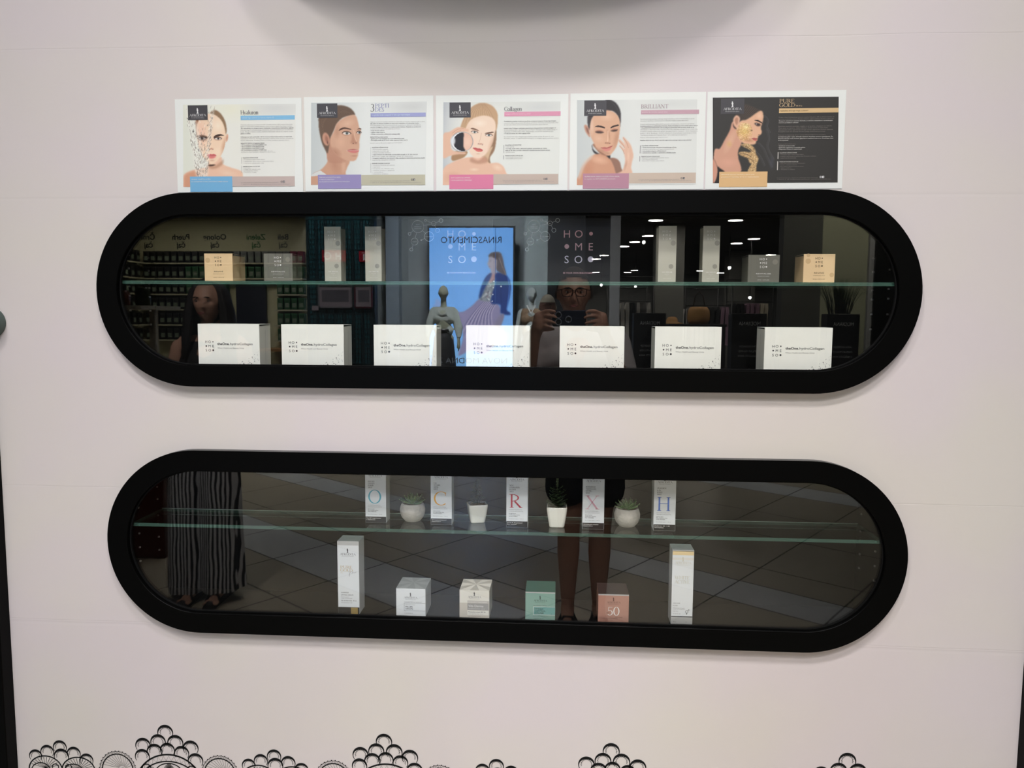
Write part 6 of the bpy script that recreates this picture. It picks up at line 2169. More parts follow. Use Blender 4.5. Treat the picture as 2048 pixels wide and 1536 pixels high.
def screen_picture():
    p = Painter(1135, 1895, 150, 1560, 5.0, (96, 156, 226))
    p.grad((88, 150, 220), (108, 164, 228), 'y', 1, 150, 900)
    p.ell(1500, 700, 420, 600, (116, 172, 240), .6, 1)
    p.ell(1640, 1330, 500, 260, (126, 172, 206), .8, .9)
    p.line([(1385, 150), (1385, 900)], 3, (70, 124, 196), .5)
    sk = [(1610, 780), (1520, 850), (1430, 905), (1350, 880), (1280, 850), (1200, 790), (1190, 830), (1160, 885), (1260, 890), (1330, 930), (1420, 1010), (1440, 1150), (1400, 1300), (1520, 1250), (1640, 1290), (1760, 1150), (1790, 960), (1760, 830)]
    p.poly(sk, (128, 124, 158), 4)
    c = p.blur(p.mask(sk), 3)
    for i in range(16):
        t = i / 15
        p.line([(1640 + 110 * t, 800 + 20 * t), (1520 + 180 * t, 930), (1380 + 360 * t, 1150)], 9, ((92, 90, 128), (176, 168, 190))[i % 2], .55, clip=c)
    p.poly([(1200, 790), (1260, 830), (1300, 870), (1230, 880), (1160, 885), (1185, 840)], (126, 170, 228), 6, .7)
    p.poly([(1650, 600), (1690, 560), (1730, 600), (1730, 700), (1700, 800), (1590, 790), (1620, 690)], (124, 132, 140), 4)
    rnd = random.Random(6)
    cb = p.mask([(1650, 600), (1690, 560), (1730, 600), (1730, 700), (1700, 800), (1590, 790), (1620, 690)])
    for i in range(60):
        p.ell(rnd.uniform(1590, 1735), rnd.uniform(560, 800), rnd.uniform(8, 20), rnd.uniform(5, 12), rnd.choice(((190, 198, 204), (70, 80, 100), (150, 120, 130))), .7, .8, rnd.uniform(0, 180), clip=cb)
    p.poly([(1660, 620), (1680, 560), (1720, 545), (1760, 560), (1700, 640)], (158, 130, 136), 4)
    jk = [(1735, 560), (1800, 552), (1850, 590), (1876, 660), (1868, 760), (1842, 880), (1868, 905), (1864, 930), (1786, 915), (1780, 840), (1700, 825), (1706, 740), (1738, 640)]
    p.poly(jk, (24, 50, 112), 3)
    p.poly([(1660, 575), (1700, 552), (1690, 600), (1640, 690), (1610, 760), (1586, 780), (1600, 700), (1630, 620)], (30, 60, 122), 3)
    cj = p.mask(jk)
    p.line([(1850, 600), (1862, 700), (1840, 880)], 8, (60, 110, 190), .8, clip=cj)
    p.line([(1780, 600), (1790, 820)], 5, (16, 34, 80), .8)
    for q in ((1722, 628), (1716, 684), (1712, 745), (1708, 806), (1788, 672)):
        p.ell(*q, 7, 7, (220, 230, 240), 1, .5)
    p.poly([(1690, 380), (1730, 366), (1780, 372), (1802, 420), (1818, 500), (1834, 570), (1780, 552), (1742, 520), (1724, 440), (1680, 420)], (84, 78, 84), 3)
    p.poly([(1678, 410), (1700, 400), (1736, 410), (1748, 460), (1742, 520), (1740, 560), (1700, 550), (1690, 516), (1676, 508), (1674, 488), (1660, 474), (1672, 446)], (150, 146, 160), 3)
    p.poly([(1672, 404), (1700, 376), (1760, 380), (1752, 430), (1712, 410)], (70, 62, 66), 3)
    p.line([(1682, 446), (1700, 442)], 5, (50, 46, 60), .8)
    p.line([(1672, 494), (1690, 494)], 4, (120, 70, 90), .8)
    p.line([(1770, 420), (1800, 500), (1828, 566)], 8, (140, 126, 120), .6)
    p.poly([(1790, 920), (1820, 930), (1800, 1000), (1770, 1050), (1720, 1040), (1740, 990)], (120, 116, 140), 4)
    p.poly([(1700, 1060), (1780, 1060), (1830, 1120), (1810, 1200), (1700, 1200), (1680, 1120)], (214, 206, 180), 8, .8)
    p.ell(1820, 1120, 60, 60, (150, 190, 170), .6, .9)
    p.line([(1735, 150), (1735, 830)], 5, (40, 78, 140), .9)
    return p


T = thing('backlit_screen', 'tall bright blue backlit fashion screen behind the mannequins', 'screen', (0, -9.35, 0))
o = screen_picture().to_mesh('picture', lambda X, Y: (-1.930 + (X - 1135) * 0.001632, 2.852 - (Y - 150) * 0.001632), print_mat('screen_picture', 11.5), T)
mb = MB()
mb.box(-1.955, -0.665, -0.10, -0.01, 0.50, 2.88, BLK)
mb.build('screen_case', T)
mb = MB()
mb.text('RINASCIMENTO', 0, 0, 0.098, 0, mat('screen_lettering', (10, 34, 66), 0.6), w=0.895, T=Matrix.Translation((-0.862, 0.006, 2.630)) @ Matrix.Rotation(PI, 4, 'Z'))
mb.build('screen_lettering', T)

T = thing('shop_window', 'large fashion shop window pane with grey lettering near its foot', 'window', (0, -8.62, 0))
mb = MB()
mb.text('NOVA MODNA ZGODBA', 0, 0, 0.082, 0, mat('window_lettering', (120, 126, 134), 0.6), w=1.42, T=Matrix.Translation((-0.72, 0.004, 0.905)) @ Matrix.Rotation(PI, 4, 'Z'))
mb.build('window_lettering', T)


# --- people and mannequins
def head_mesh(mb, c, s, m, hair=None, turn=0.0, beard=None, plain=False):
    """face looks towards +y; s = half height of the head"""
    nl, nm = 44, 56
    v = []
    for i in range(nl + 1):
        th = PI * i / nl
        for k in range(nm):
            a = 2 * PI * k / nm
            x, y, z = math.sin(th) * math.cos(a), math.sin(th) * math.sin(a), math.cos(th)
            px, py, pz = x * 0.66, y * 0.80, z
            if z < 0.1:
                t = min(1, (0.1 - z) / 1.1)
                px *= 1 - 0.34 * t ** 1.4
                py *= 1 - 0.14 * t if y > 0 else 1 - 0.42 * t
            if y > 0:
                g = lambda u, w, su, sw: math.exp(-((px - u) / su) ** 2 - ((pz - w) / sw) ** 2)
                nose = 0.17 * math.exp(-(px / 0.085) ** 2) * max(0, min(1, (0.16 - pz) / 0.42)) * (1 if pz > -0.30 else math.exp(-((pz + 0.30) / 0.06) ** 2))
                py += nose
                py -= 0.075 * (g(0.25, 0.02, 0.13, 0.085) + g(-0.25, 0.02, 0.13, 0.085))
                py += 0.035 * math.exp(-((pz - 0.16) / 0.07) ** 2) * math.exp(-(px / 0.42) ** 2)
                py += 0.045 * g(0, -0.47, 0.16, 0.05) + 0.045 * g(0, -0.57, 0.13, 0.05) - 0.03 * g(0, -0.52, 0.18, 0.018)
                py += 0.06 * g(0, -0.80, 0.16, 0.12)
                py += 0.03 * (g(0.33, -0.22, 0.14, 0.16) + g(-0.33, -0.22, 0.14, 0.16))
            X = px * math.cos(turn) - py * math.sin(turn)
            Y = px * math.sin(turn) + py * math.cos(turn)
            v.append((c[0] + X * s, c[1] + Y * s, c[2] + pz * s))
    f = [(i * nm + k, (i + 1) * nm + k, (i + 1) * nm + (k + 1) % nm, i * nm + (k + 1) % nm) for i in range(nl) for k in range(nm)]
    mb.add(v, f, m, True)
    for sx in (-1, 1):
        mb.ball((c[0] + sx * 0.66 * s, c[1] - 0.02 * s, c[2] - 0.05 * s), 0.17 * s, m, 8, (0.35, 0.75, 1.25))


def face_parts(T, c, s, eye_c=(60, 44, 34), lip_c=(150, 84, 80), brow_c=(50, 38, 30)):
    mb = MB()
    for sx in (-1, 1):
        mb.ball((c[0] + sx * 0.25 * s, c[1] + 0.655 * s, c[2] + 0.02 * s), 0.085 * s, mat('eye_white', (200, 196, 190), 0.3), 8, (1, .6, .62))
        mb.ball((c[0] + sx * 0.25 * s, c[1] + 0.70 * s, c[2] + 0.02 * s), 0.045 * s, mat('iris', eye_c, 0.3), 8, (1, .5, 1))
    mb.build('eyes', T)
    mb = MB()
    for sx in (-1, 1):
        P = [(c[0] + sx * u * s, c[1] + (0.79 - 0.35 * u * u) * s, c[2] + w * s) for u, w in ((0.10, 0.155), (0.22, 0.19), (0.36, 0.165), (0.42, 0.13))]
        mb.tube(P, [0.014 * s, 0.026 * s, 0.02 * s, 0.008 * s], mat('brow', brow_c, 0.8), 6)
    mb.build('eyebrows', T)
    mb = MB()
    for dz, r in ((-0.485, .022), (-0.545, .028)):
        P = [(c[0] + u * s, c[1] + (0.80 - 0.9 * u * u) * s, c[2] + (dz + .02 * abs(u) / .15 * (1 if dz < -.5 else -1)) * s) for u in (-0.17, -0.09, 0, 0.09, 0.17)]
        mb.tube(P, [0.008 * s, r * s, r * 1.05 * s, r * s, 0.008 * s], mat('lips', lip_c, 0.5), 6)
    mb.build('lips', T)


def capsule(mb, a, b, ra, rb, m, n=16, flat=1.0):
    A, B = Vector(a), Vector(b)
    mb.tube([tuple(A.lerp(B, t)) for t in (0, .25, .5, .75, 1)], [ra, ra + (rb - ra) * .25, (ra + rb) / 2, ra + (rb - ra) * .75, rb], m, n)
    mb.ball(a, ra, m, 8)
    mb.ball(b, rb, m, 8)


def fuse(o, voxel, smooth=4):
    """merge overlapping volumes into one continuous skin"""
    md = o.modifiers.new('skin', 'REMESH')
    md.mode = 'VOXEL'
    md.voxel_size = voxel
    md.use_smooth_shade = True
    ms = o.modifiers.new('soft', 'SMOOTH')
    ms.iterations = smooth
    ms.factor = 0.5
    dg = bpy.context.evaluated_depsgraph_get()
    me = bpy.data.meshes.new_from_object(o.evaluated_get(dg))
    o.modifiers.clear()
    mats = list(o.data.materials)
    o.data = me
    if not me.materials:
        for m in mats:
            me.materials.append(m)
    return o


def finger(mb, base, d0, d1, L, r, m):
    a = Vector(base)
    b = a + Vector(d0).normalized() * L * .45
    c = b + (Vector(d0).normalized() + Vector(d1).normalized()).normalized() * L * .3
    d = c + Vector(d1).normalized() * L * .25
    for p, q, ra, rb in ((a, b, r, r * .95), (b, c, r * .95, r * .88), (c, d, r * .88, r * .75)):
        capsule(mb, tuple(p), tuple(q), ra, rb, m, 10)


SKIN_M = mat('skin_man', (196, 148, 124), 0.5)
SKIN_W = mat('skin_woman', (206, 160, 136), 0.5)

# man taking the photograph
T = thing('person', 'man in a white shirt and dark shorts holding a phone in both hands', 'person', (0.13, -2.0, 0))
px, py = 0.13, -2.0


def loc(x, y, z):
    return (x - px, y - py, z)


mb = MB()
hc = loc(0.068, -1.985, 1.668)
head_mesh(mb, hc, 0.122, SKIN_M)
capsule(mb, loc(0.07, -2.0, 1.60), loc(0.085, -2.01, 1.46), 0.056, 0.062, SKIN_M)
capsule(mb, loc(0.0, -2.01, 1.40), loc(0.18, -2.01, 1.40), 0.085, 0.085, SKIN_M)
capsule(mb, loc(0.09, -2.01, 1.36), loc(0.125, -2.01, 1.0), 0.125, 0.13, SKIN_M)
for sh, el, wr, sgn in (((-0.10, -2.0, 1.42), (-0.165, -1.93, 1.19), (-0.115, -1.785, 1.455), -1), ((0.28, -2.0, 1.42), (0.335, -1.93, 1.19), (0.215, -1.785, 1.46), 1)):
    capsule(mb, loc(*sh), loc(*el), 0.052, 0.043, SKIN_M)
    capsule(mb, loc(*el), loc(*wr), 0.043, 0.027, SKIN_M)
    palm = (wr[0] - sgn * 0.022, -1.758, 1.525)
    capsule(mb, loc(*wr), loc(*palm), 0.027, 0.031, SKIN_M)
    capsule(mb, loc(palm[0], palm[1], palm[2] - .02), loc(palm[0], palm[1], palm[2] + .025), 0.029, 0.027, SKIN_M)
    for i, (dz, L) in enumerate(((0.045, .074), (0.026, .080), (0.006, .074), (-0.013, .060))):
        finger(mb, loc(palm[0] - sgn * .008, palm[1] + .012, palm[2] + dz), (-sgn * .7, .45, .28 - .12 * i), (-sgn, .06, -.35), L, 0.0088, SKIN_M)
    finger(mb, loc(palm[0] - sgn * .005, palm[1] - .008, palm[2] - .030), (-sgn * .9, -.1, -.1), (-sgn, .05, .25), .062, 0.0098, SKIN_M)
for lx, dx in ((0.058, -0.005), (0.215, 0.005)):
    capsule(mb, loc(lx + .015, -2.0, 0.92), loc(lx, -2.0, 0.50), 0.085, 0.056, SKIN_M)
    capsule(mb, loc(lx, -2.0, 0.50), loc(lx, -2.02, 0.36), 0.056, 0.057, SKIN_M)
    capsule(mb, loc(lx, -2.02, 0.36), loc(lx, -2.02, 0.10), 0.057, 0.034, SKIN_M)
    capsule(mb, loc(lx, -2.03, 0.07), loc(lx + dx, -1.86, 0.035), 0.036, 0.024, SKIN_M)
    for i in range(5):
        capsule(mb, loc(lx + dx + (i - 2) * 0.017, -1.87, 0.034), loc(lx + dx + (i - 2) * 0.019, -1.83 - abs(i - 1) * .006, 0.030), 0.0105, 0.0085, SKIN_M, 8)
fuse(mb.build('body', T), 0.0055, 2)
face_parts(T, hc, 0.122)
mb = MB()
HAIR = mat('short_dark_hair', (58, 46, 40), 0.8)
v0 = MB()
head_mesh(v0, (hc[0], hc[1], hc[2]), 0.130, HAIR)
keep = [f for f in v0.f if all((v0.v[i][2] - hc[2]) / 0.122 > (0.42 + 0.25 * max(0, (v0.v[i][1] - hc[1]) / 0.122) if v0.v[i][1] > hc[1] + 0.02 else -0.25) for i in f)]
mb.add(v0.v, keep, HAIR, True)
mb.build('hair', T)
mb = MB()
GF = mat('glasses_frame', (16, 16, 18), 0.3)
s = 0.122
for sx in (-1, 1):
    cx, cy, cz = hc[0] + sx * 0.27 * s, hc[1] + 0.86 * s, hc[2] + 0.0 * s
    P = [(cx + a * 0.21 * s, cy - abs(a) * 0.004, cz + b * 0.15 * s) for a, b in ((-1, .8), (-.4, 1), (.4, 1), (1, .8), (1.02, -.2), (.8, -.9), (0, -1.05), (-.8, -.9), (-1.02, -.2), (-1, .8))]
    mb.tube(P, 0.0022, GF, 6)
    mb.tube([(cx + sx * 0.21 * s, cy, cz + .1 * s), (hc[0] + sx * 0.66 * s, cy - 0.02, cz + .1 * s), (hc[0] + sx * 0.68 * s, hc[1] - .01, cz + .04 * s)], 0.0022, GF, 6)
mb.tube([(hc[0] - 0.07 * s, hc[1] + 0.88 * s, hc[2] + .06 * s), (hc[0] + 0.07 * s, hc[1] + 0.88 * s, hc[2] + .06 * s)], 0.0022, GF, 6)
mb.build('glasses', T)
mb = MB()
SHIRT = mat('white_tshirt', (196, 190, 190), 0.85, bump=(18, 0.4))
capsule(mb, loc(-0.07, -2.01, 1.425), loc(0.25, -2.01, 1.425), 0.085, 0.085, SHIRT)
capsule(mb, loc(0.0, -2.01, 1.33), loc(0.19, -2.01, 1.33), 0.125, 0.125, SHIRT)
capsule(mb, loc(0.07, -2.0, 1.10), loc(0.19, -2.0, 1.10), 0.135, 0.135, SHIRT)
capsule(mb, loc(0.07, -2.0, 0.95), loc(0.19, -2.0, 0.95), 0.14, 0.14, SHIRT)
for a, b in (((-0.10, -2.0, 1.42), (-0.145, -1.96, 1.27)), ((0.28, -2.0, 1.42), (0.32, -1.96, 1.27))):
    capsule(mb, loc(*a), loc(*b), 0.072, 0.066, SHIRT)
fuse(mb.build('t_shirt', T), 0.008, 5)
mb = MB()
SHORTS = mat('dark_shorts', (26, 26, 30), 0.85)
capsule(mb, loc(0.06, -2.0, 0.93), loc(0.20, -2.0, 0.93), 0.138, 0.138, SHORTS)
for lx, o_ in ((0.058, -.03), (0.215, .03)):
    capsule(mb, loc(lx, -2.0, 0.88), loc(lx + o_ * .5, -2.0, 0.70), 0.115, 0.108, SHORTS)
fuse(mb.build('shorts', T), 0.009, 5)
for lx in (0.058, 0.215):
    mb = MB()
    SD = mat('black_sandal', (20, 18, 18), 0.6)
    mb.tube([loc(lx, -2.08, 0.010), loc(lx, -1.95, 0.010), loc(lx, -1.81, 0.010)], [0.036, 0.040, 0.034], SD, 14)
    for yy in (-1.90, -1.98):
        mb.tube([loc(lx - .046, yy, 0.015), loc(lx - .02, yy, 0.070), loc(lx + .02, yy, 0.070), loc(lx + .046, yy, 0.015)], 0.007, SD, 6)
    mb.build('sandal', T)

T = thing('mobile_phone', 'dark blue mobile phone held by the man in the white shirt', 'phone', (0.045, -1.7225, 1.545))
mb = MB()
mb.box(-0.076, 0.076, -0.0085, 0, -0.037, 0.037, mat('phone_blue', (24, 32, 54), 0.25, metal=0.3), 0.003)
mb.build('phone_case', T)
for cx, cz in ((-0.004, -0.004), (-0.050, 0.016), (-0.050, -0.016)):
    mb = MB()
    mb.lathe([(0.011, 0.0008), (0.0125, 0.0018), (0.0150, 0.0018), (0.0160, 0.0), (0.0160, -0.001)], mat('lens_ring', (150, 156, 168), 0.3, metal=0.5), 24)
    mb.lathe([(0.0, 0.0006), (0.011, 0.0006)], mat('lens_black', (8, 9, 14), 0.1), 24)
    o = mb.build('lens', T, (cx, 0.0006, cz))
    o.rotation_euler = (-PI / 2, 0, 0)

# woman with long dark hair and striped trousers
T = thing('person', 'woman with long dark hair, black top and wide striped trousers', 'person', (-1.9, -2.2, 0))
px, py = -1.9, -2.2
mb = MB()
hc = loc(-1.852, -2.165, 1.622)
head_mesh(mb, hc, 0.118, SKIN_W, turn=-0.12)
capsule(mb, loc(-1.857, -2.19, 1.55), loc(-1.865, -2.20, 1.42), 0.050, 0.054, SKIN_W)
capsule(mb, loc(-2.00, -2.21, 1.39), loc(-1.73, -2.21, 1.39), 0.058, 0.058, SKIN_W)
capsule(mb, loc(-1.865, -2.21, 1.30), loc(-1.885, -2.21, 1.02), 0.115, 0.12, SKIN_W)
for sh, el, wr in (((-2.04, -2.20, 1.375), (-2.10, -2.18, 1.12), (-2.07, -2.08, 0.90)), ((-1.69, -2.20, 1.375), (-1.65, -2.18, 1.12), (-1.66, -2.10, 0.89))):
    capsule(mb, loc(*sh), loc(*el), 0.046, 0.036, SKIN_W)
    capsule(mb, loc(*el), loc(*wr), 0.036, 0.024, SKIN_W)
    for i in range(4):
        finger(mb, loc(wr[0] + (i - 1.5) * .016, wr[1] + .01, wr[2] - .06), (0, .12, -1), (0, .35, -1), (.066, .072, .068, .054)[i], .0078, SKIN_W)
    finger(mb, loc(wr[0] + .02, wr[1] + .02, wr[2] - .03), (.4, .4, -.8), (.1, .3, -1), .05, .0088, SKIN_W)
    capsule(mb, loc(*wr), loc(wr[0], wr[1] + .008, wr[2] - .06), 0.026, 0.030, SKIN_W)
for lx in (-1.99, -1.84):
    capsule(mb, loc(lx, -2.2, 0.9), loc(lx, -2.2, 0.10), 0.07, 0.034, SKIN_W)
    capsule(mb, loc(lx, -2.2, 0.06), loc(lx + .01, -2.05, 0.032), 0.034, 0.022, SKIN_W)
    for i in range(5):
        capsule(mb, loc(lx + (i - 2) * 0.015 + .01, -2.05, 0.030), loc(lx + (i - 2) * 0.017 + .01, -2.02, 0.028), 0.009, 0.008, SKIN_W, 8)
fuse(mb.build('body', T), 0.0055, 2)
face_parts(T, hc, 0.118, brow_c=(30, 22, 20))
mb = MB()
LH = mat('long_dark_hair', (26, 20, 18), 0.6)
v0 = MB()
head_mesh(v0, hc, 0.130, LH)
keep = [f for f in v0.f if all((v0.v[i][1] - hc[1] < 0.03 + 0.05 * max(0, (v0.v[i][2] - hc[2]) / .118 - .66) * 8) for i in f)]
mb.add(v0.v, keep, LH, True)
rnd = random.Random(9)
for i in range(46):
    a = rad(140 + 260 * i / 45)
    sx, sy = math.cos(a), math.sin(a)
    r0 = 0.085
    top = (hc[0] + sx * r0, hc[1] + min(sy * r0, .03), hc[2] + 0.055)
    L = rnd.uniform(.28, .42)
    mb.tube([(hc[0] + sx * 0.05, hc[1] + sy * 0.05, hc[2] + .10), top, (hc[0] + sx * .115, hc[1] + min(sy * .10, .035), hc[2] - .06), (hc[0] + sx * .13, hc[1] + min(sy * .11, .05), hc[2] - .20), (hc[0] + sx * .135 + rnd.uniform(-.01, .01), hc[1] + min(sy * .10, .07), hc[2] - L)], [.012, .017, .019, .018, .004], LH, 6)
mb.build('hair', T)
mb = MB()
BT = mat('black_top', (14, 14, 16), 0.8)
capsule(mb, loc(-1.96, -2.21, 1.36), loc(-1.77, -2.21, 1.36), 0.075, 0.075, BT)
capsule(mb, loc(-1.92, -2.21, 1.27), loc(-1.81, -2.21, 1.27), 0.125, 0.125, BT)
capsule(mb, loc(-1.93, -2.21, 1.08), loc(-1.85, -2.21, 1.08), 0.12, 0.12, BT)
fuse(mb.build('black_top', T), 0.009, 4)


def striped():
    m = bpy.data.materials.new('striped_cloth')
    m.use_nodes = True
    nt = m.node_tree
    b = nt.nodes['Principled BSDF']
    b.inputs['Roughness'].default_value = 0.85
    tc = nt.nodes.new('ShaderNodeTexCoord')
    w = nt.nodes.new('ShaderNodeTexWave')
    w.wave_type = 'BANDS'
    w.bands_direction = 'X'
    w.inputs['Scale'].default_value = 17
    w.inputs['Distortion'].default_value = 4.5
    w.inputs['Detail'].default_value = 2
    w.inputs['Detail Scale'].default_value = 0.7
    mp = nt.nodes.new('ShaderNodeMapping')
    mp.inputs['Scale'].default_value = (1, 0.6, 0.42)
    r = nt.nodes.new('ShaderNodeValToRGB')
    r.color_ramp.elements[0].position = 0.42
    r.color_ramp.elements[0].color = (0.012, 0.012, 0.014, 1)
    r.color_ramp.elements[1].position = 0.55
    r.color_ramp.elements[1].color = (0.74, 0.74, 0.76, 1)
    nt.links.new(tc.outputs['Object'], mp.inputs[0])
    nt.links.new(mp.outputs[0], w.inputs[0])
    nt.links.new(w.outputs['Fac'], r.inputs[0])
    nt.links.new(r.outputs[0], b.inputs['Base Color'])
    return m


STR = striped()
mb = MB()
n = 72


def legring(cx, w, d, z, ph, amp):
    return [(cx + w * math.cos(2 * PI * i / n) * (1 + amp * math.sin(i * 2 * PI / n * 9 + ph)), -2.2 - py + d * math.sin(2 * PI * i / n) * (1 + amp * math.sin(i * 2 * PI / n * 7 + ph)), z) for i in range(n)]


for cx, zb, ph in ((-2.015 - px, 0.055, 0), (-1.835 - px, 0.065, 2)):
    V = []
    Z = [1.0, .9, .75, .55, .35, .2, zb]
    Wd = [.095, .115, .125, .13, .135, .14, .145]
    for z, w in zip(Z, Wd):
        V += legring(cx + (1.0 - z) * .0, w * .80, w * .95, z, ph + z * 1.5, 0.02 + .06 * (1 - z))
    F = [(a * n + i, a * n + (i + 1) % n, (a + 1) * n + (i + 1) % n, (a + 1) * n + i) for a in range(len(Z) - 1) for i in range(n)]
    F.append(tuple(range(n)))
    mb.add(V, F, STR, True)
capsule(mb, loc(-1.97, -2.2, 1.0), loc(-1.86, -2.2, 1.0), 0.125, 0.125, STR)
mb.build('striped_trousers', T)
for lx in (-1.99, -1.84):
    mb = MB()
    mb.tube([loc(lx, -2.27, 0.010), loc(lx, -2.12, 0.010), loc(lx + .01, -2.0, 0.010)], [0.032, 0.036, 0.030], SD, 14)
    mb.tube([loc(lx - .04, -2.08, 0.014), loc(lx - .015, -2.08, 0.062), loc(lx + .02, -2.08, 0.062), loc(lx + .045, -2.08, 0.014)], 0.008, SD, 6)
    mb.build('sandal', T)


def figure(T, base, h, skin, top, bottom, kind, head_turn=0.0, arm=0.0, hair=None):
    """standing clothed figure looking towards +y, local origin between the feet"""
    s = h / 1.78
    P = lambda x, y, z: (x * s, y * s, z * s + base)
    mb = MB()
    hc = P(0, 0.02, 1.655)
    head_mesh(mb, hc, 0.118 * s, skin, turn=head_turn)
    capsule(mb, P(0, 0, 1.58), P(0, 0, 1.40), 0.044 * s, 0.05 * s, skin)
    capsule(mb, P(-.15, 0, 1.38), P(.15, 0, 1.38), 0.055 * s, 0.055 * s, skin)
    capsule(mb, P(0, 0, 1.30), P(0, 0, 0.98), 0.11 * s, 0.12 * s, skin)
    for sx in (-1, 1):
        capsule(mb, P(sx * .18, 0, 1.37), P(sx * .23, 0, 1.11), 0.043 * s, 0.035 * s, skin)
        capsule(mb, P(sx * .23, 0, 1.11), P(sx * .25, .06, .87), 0.035 * s, 0.024 * s, skin)
        capsule(mb, P(sx * .25, .06, .87), P(sx * .25, .07, .80), 0.026 * s, 0.03 * s, skin)
        for i in range(4):
            finger(mb, P(sx * .25, .045 + i * .016, .795), (0, .1, -1), (-sx * .2, .2, -1), .07 * s, .0085 * s, skin)
        finger(mb, P(sx * .235, .10, .83), (-sx * .2, .4, -.8), (0, .1, -1), .055 * s, .009 * s, skin)
        capsule(mb, P(sx * .085, 0, .93), P(sx * .09, 0, .50), 0.08 * s, 0.052 * s, skin)
        capsule(mb, P(sx * .09, 0, .50), P(sx * .09, -.01, .09), 0.052 * s, 0.032 * s, skin)
        capsule(mb, P(sx * .09, -.02, .06), P(sx * .10, .15, .03), 0.034 * s, 0.022 * s, skin)
    fuse(mb.build('body', T), 0.009, 3)
    mb = MB()
    capsule(mb, P(-.12, 0, 1.37), P(.12, 0, 1.37), 0.070 * s, 0.070 * s, top)
    capsule(mb, P(-.06, 0, 1.26), P(.06, 0, 1.26), 0.118 * s, 0.118 * s, top)
    capsule(mb, P(-.05, 0, 1.06), P(.05, 0, 1.06), 0.108 * s, 0.108 * s, top)
    if kind == 'blouse':
        for sx in (-1, 1):
            capsule(mb, P(sx * .17, 0, 1.36), P(sx * .24, 0, 1.10), 0.062 * s, 0.07 * s, top)
            capsule(mb, P(sx * .24, 0, 1.10), P(sx * .25, .04, .97), 0.07 * s, 0.042 * s, top)
    fuse(mb.build('blouse' if kind == 'blouse' else 'vest', T), 0.011, 4)
    mb = MB()
    mb.lathe([(0.10 * s, 1.08 * s + base), (0.125 * s, 1.02 * s + base), (0.16 * s, .9 * s + base), (0.19 * s, .6 * s + base), (0.21 * s, .40 * s + base)], bottom, 40)
    mb.build('skirt', T)
    if hair:
        mb = MB()
        v0 = MB()
        head_mesh(v0, hc, 0.128 * s, hair)
        keep = [f for f in v0.f if all((v0.v[i][2] - hc[2]) / (.118 * s) > (0.35 if v0.v[i][1] > hc[1] + 0.02 else -0.45) for i in f)]
        mb.add(v0.v, keep, hair, True)
        mb.build('hair', T)
    return hc, s


MQ1 = mat('mannequin_olive', (140, 142, 124), 0.45)
MQ2 = mat('mannequin_pale', (186, 196, 196), 0.45)
T = thing('mannequin', 'bald olive grey mannequin in a pale blouse and black skirt before the screen', 'mannequin', (-1.665, -9.0, 0.40), group='shop window mannequins')
hc, s = figure(T, 0, 1.60, MQ1, mat('pale_blouse', (176, 184, 180), 0.8, bump=(14, .5)), mat('black_skirt', (16, 16, 20), 0.7), 'blouse')
mb = MB()
for i in range(12):
    a = rad(200 + 140 * i / 11)
    mb.ball((0.062 * math.cos(a), 0.115, 1.255 + 0.075 * math.sin(a)), 0.010, mat('pearl_bead', (220, 224, 220), 0.3), 6)
mb.build('necklace', T)
mb = MB()
mb.lathe([(0.116, 0.935), (0.124, 0.935), (0.120, 0.975), (0.112, 0.975)], mat('black_belt', (10, 10, 12), 0.3), 30)
mb.build('belt', T)
T = thing('mannequin', 'bald pale mannequin in a brown vest over a white collar', 'mannequin', (-0.402, -9.0, 0.40), group='shop window mannequins')
figure(T, 0, 1.575, MQ2, mat('brown_vest', (120, 96, 72), 0.8), mat('wine_skirt', (96, 26, 40), 0.7), 'vest', -0.4)
mb = MB()
mb.line([(-.06, 1.32), (0.0, 1.20), (.06, 1.32)], 0.022, 0.118, mat('white_collar', (224, 226, 226), 0.7))
mb.build('collar', T)
T = thing('person', 'passer-by with short blonde hair crossing the passage', 'person', (-0.120, -5.8, 0))
hc, s = figure(T, 0, 1.775, mat('skin_passer', (190, 140, 124), 0.5), mat('wine_top', (88, 30, 42), 0.8), mat('dark_skirt', (30, 30, 34), 0.8), 'blouse', 0.3, hair=mat('blonde_hair', (238, 230, 206), 0.7))
face_parts(T, hc, 0.118 * s)

# --- fashion shop interior
GATE = mat('gate_black', (18, 18, 20), 0.5)
GT_ = mat('gate_lettering', (196, 196, 198), 0.5)
for i, (x0, x1, lab) in enumerate(((0.855, 1.22, 'black pedestal sign at the left of the fashion shop entrance'), (1.97, 2.36, 'black pedestal sign in the middle of the fashion shop entrance'), (3.03, 3.39, 'black pedestal sign with ornamental grass on top'))):
    mb = MB()
    w = x1 - x0
    mb.box(-w / 2, w / 2, 0, 0.20, 0, 1.605, GATE, 0.004)
    mb.text('MODIANA', 0, 1.47, 0.045, -0.001, GT_, 'C', w=w * .62)
    for k, ww in enumerate((.56, .6, .62)):
        mb.text(('NOVA KOLEKCIJA', 'POMLAD POLETJE', 'OBIŠČITE NAS')[k], 0, 1.22 - k * 0.055, 0.022, -0.001, GT_, 'C', w=w * ww)
    mb.text('modiana.si', 0, 0.95, 0.03, -0.001, GT_, 'C')
    mb.build('pedestal_sign', loc=((x0 + x1) / 2, -7.0, 0), rotz=PI, label=lab, cat='sign', group='black pedestal signs')
T = thing('ornamental_grass', 'dark green ornamental grass standing on the right pedestal sign', 'plant', (3.20, -7.1, 1.605))
mb = MB()
rnd = random.Random(12)
GR = mat('grass_blade', (46, 56, 36), 0.7)
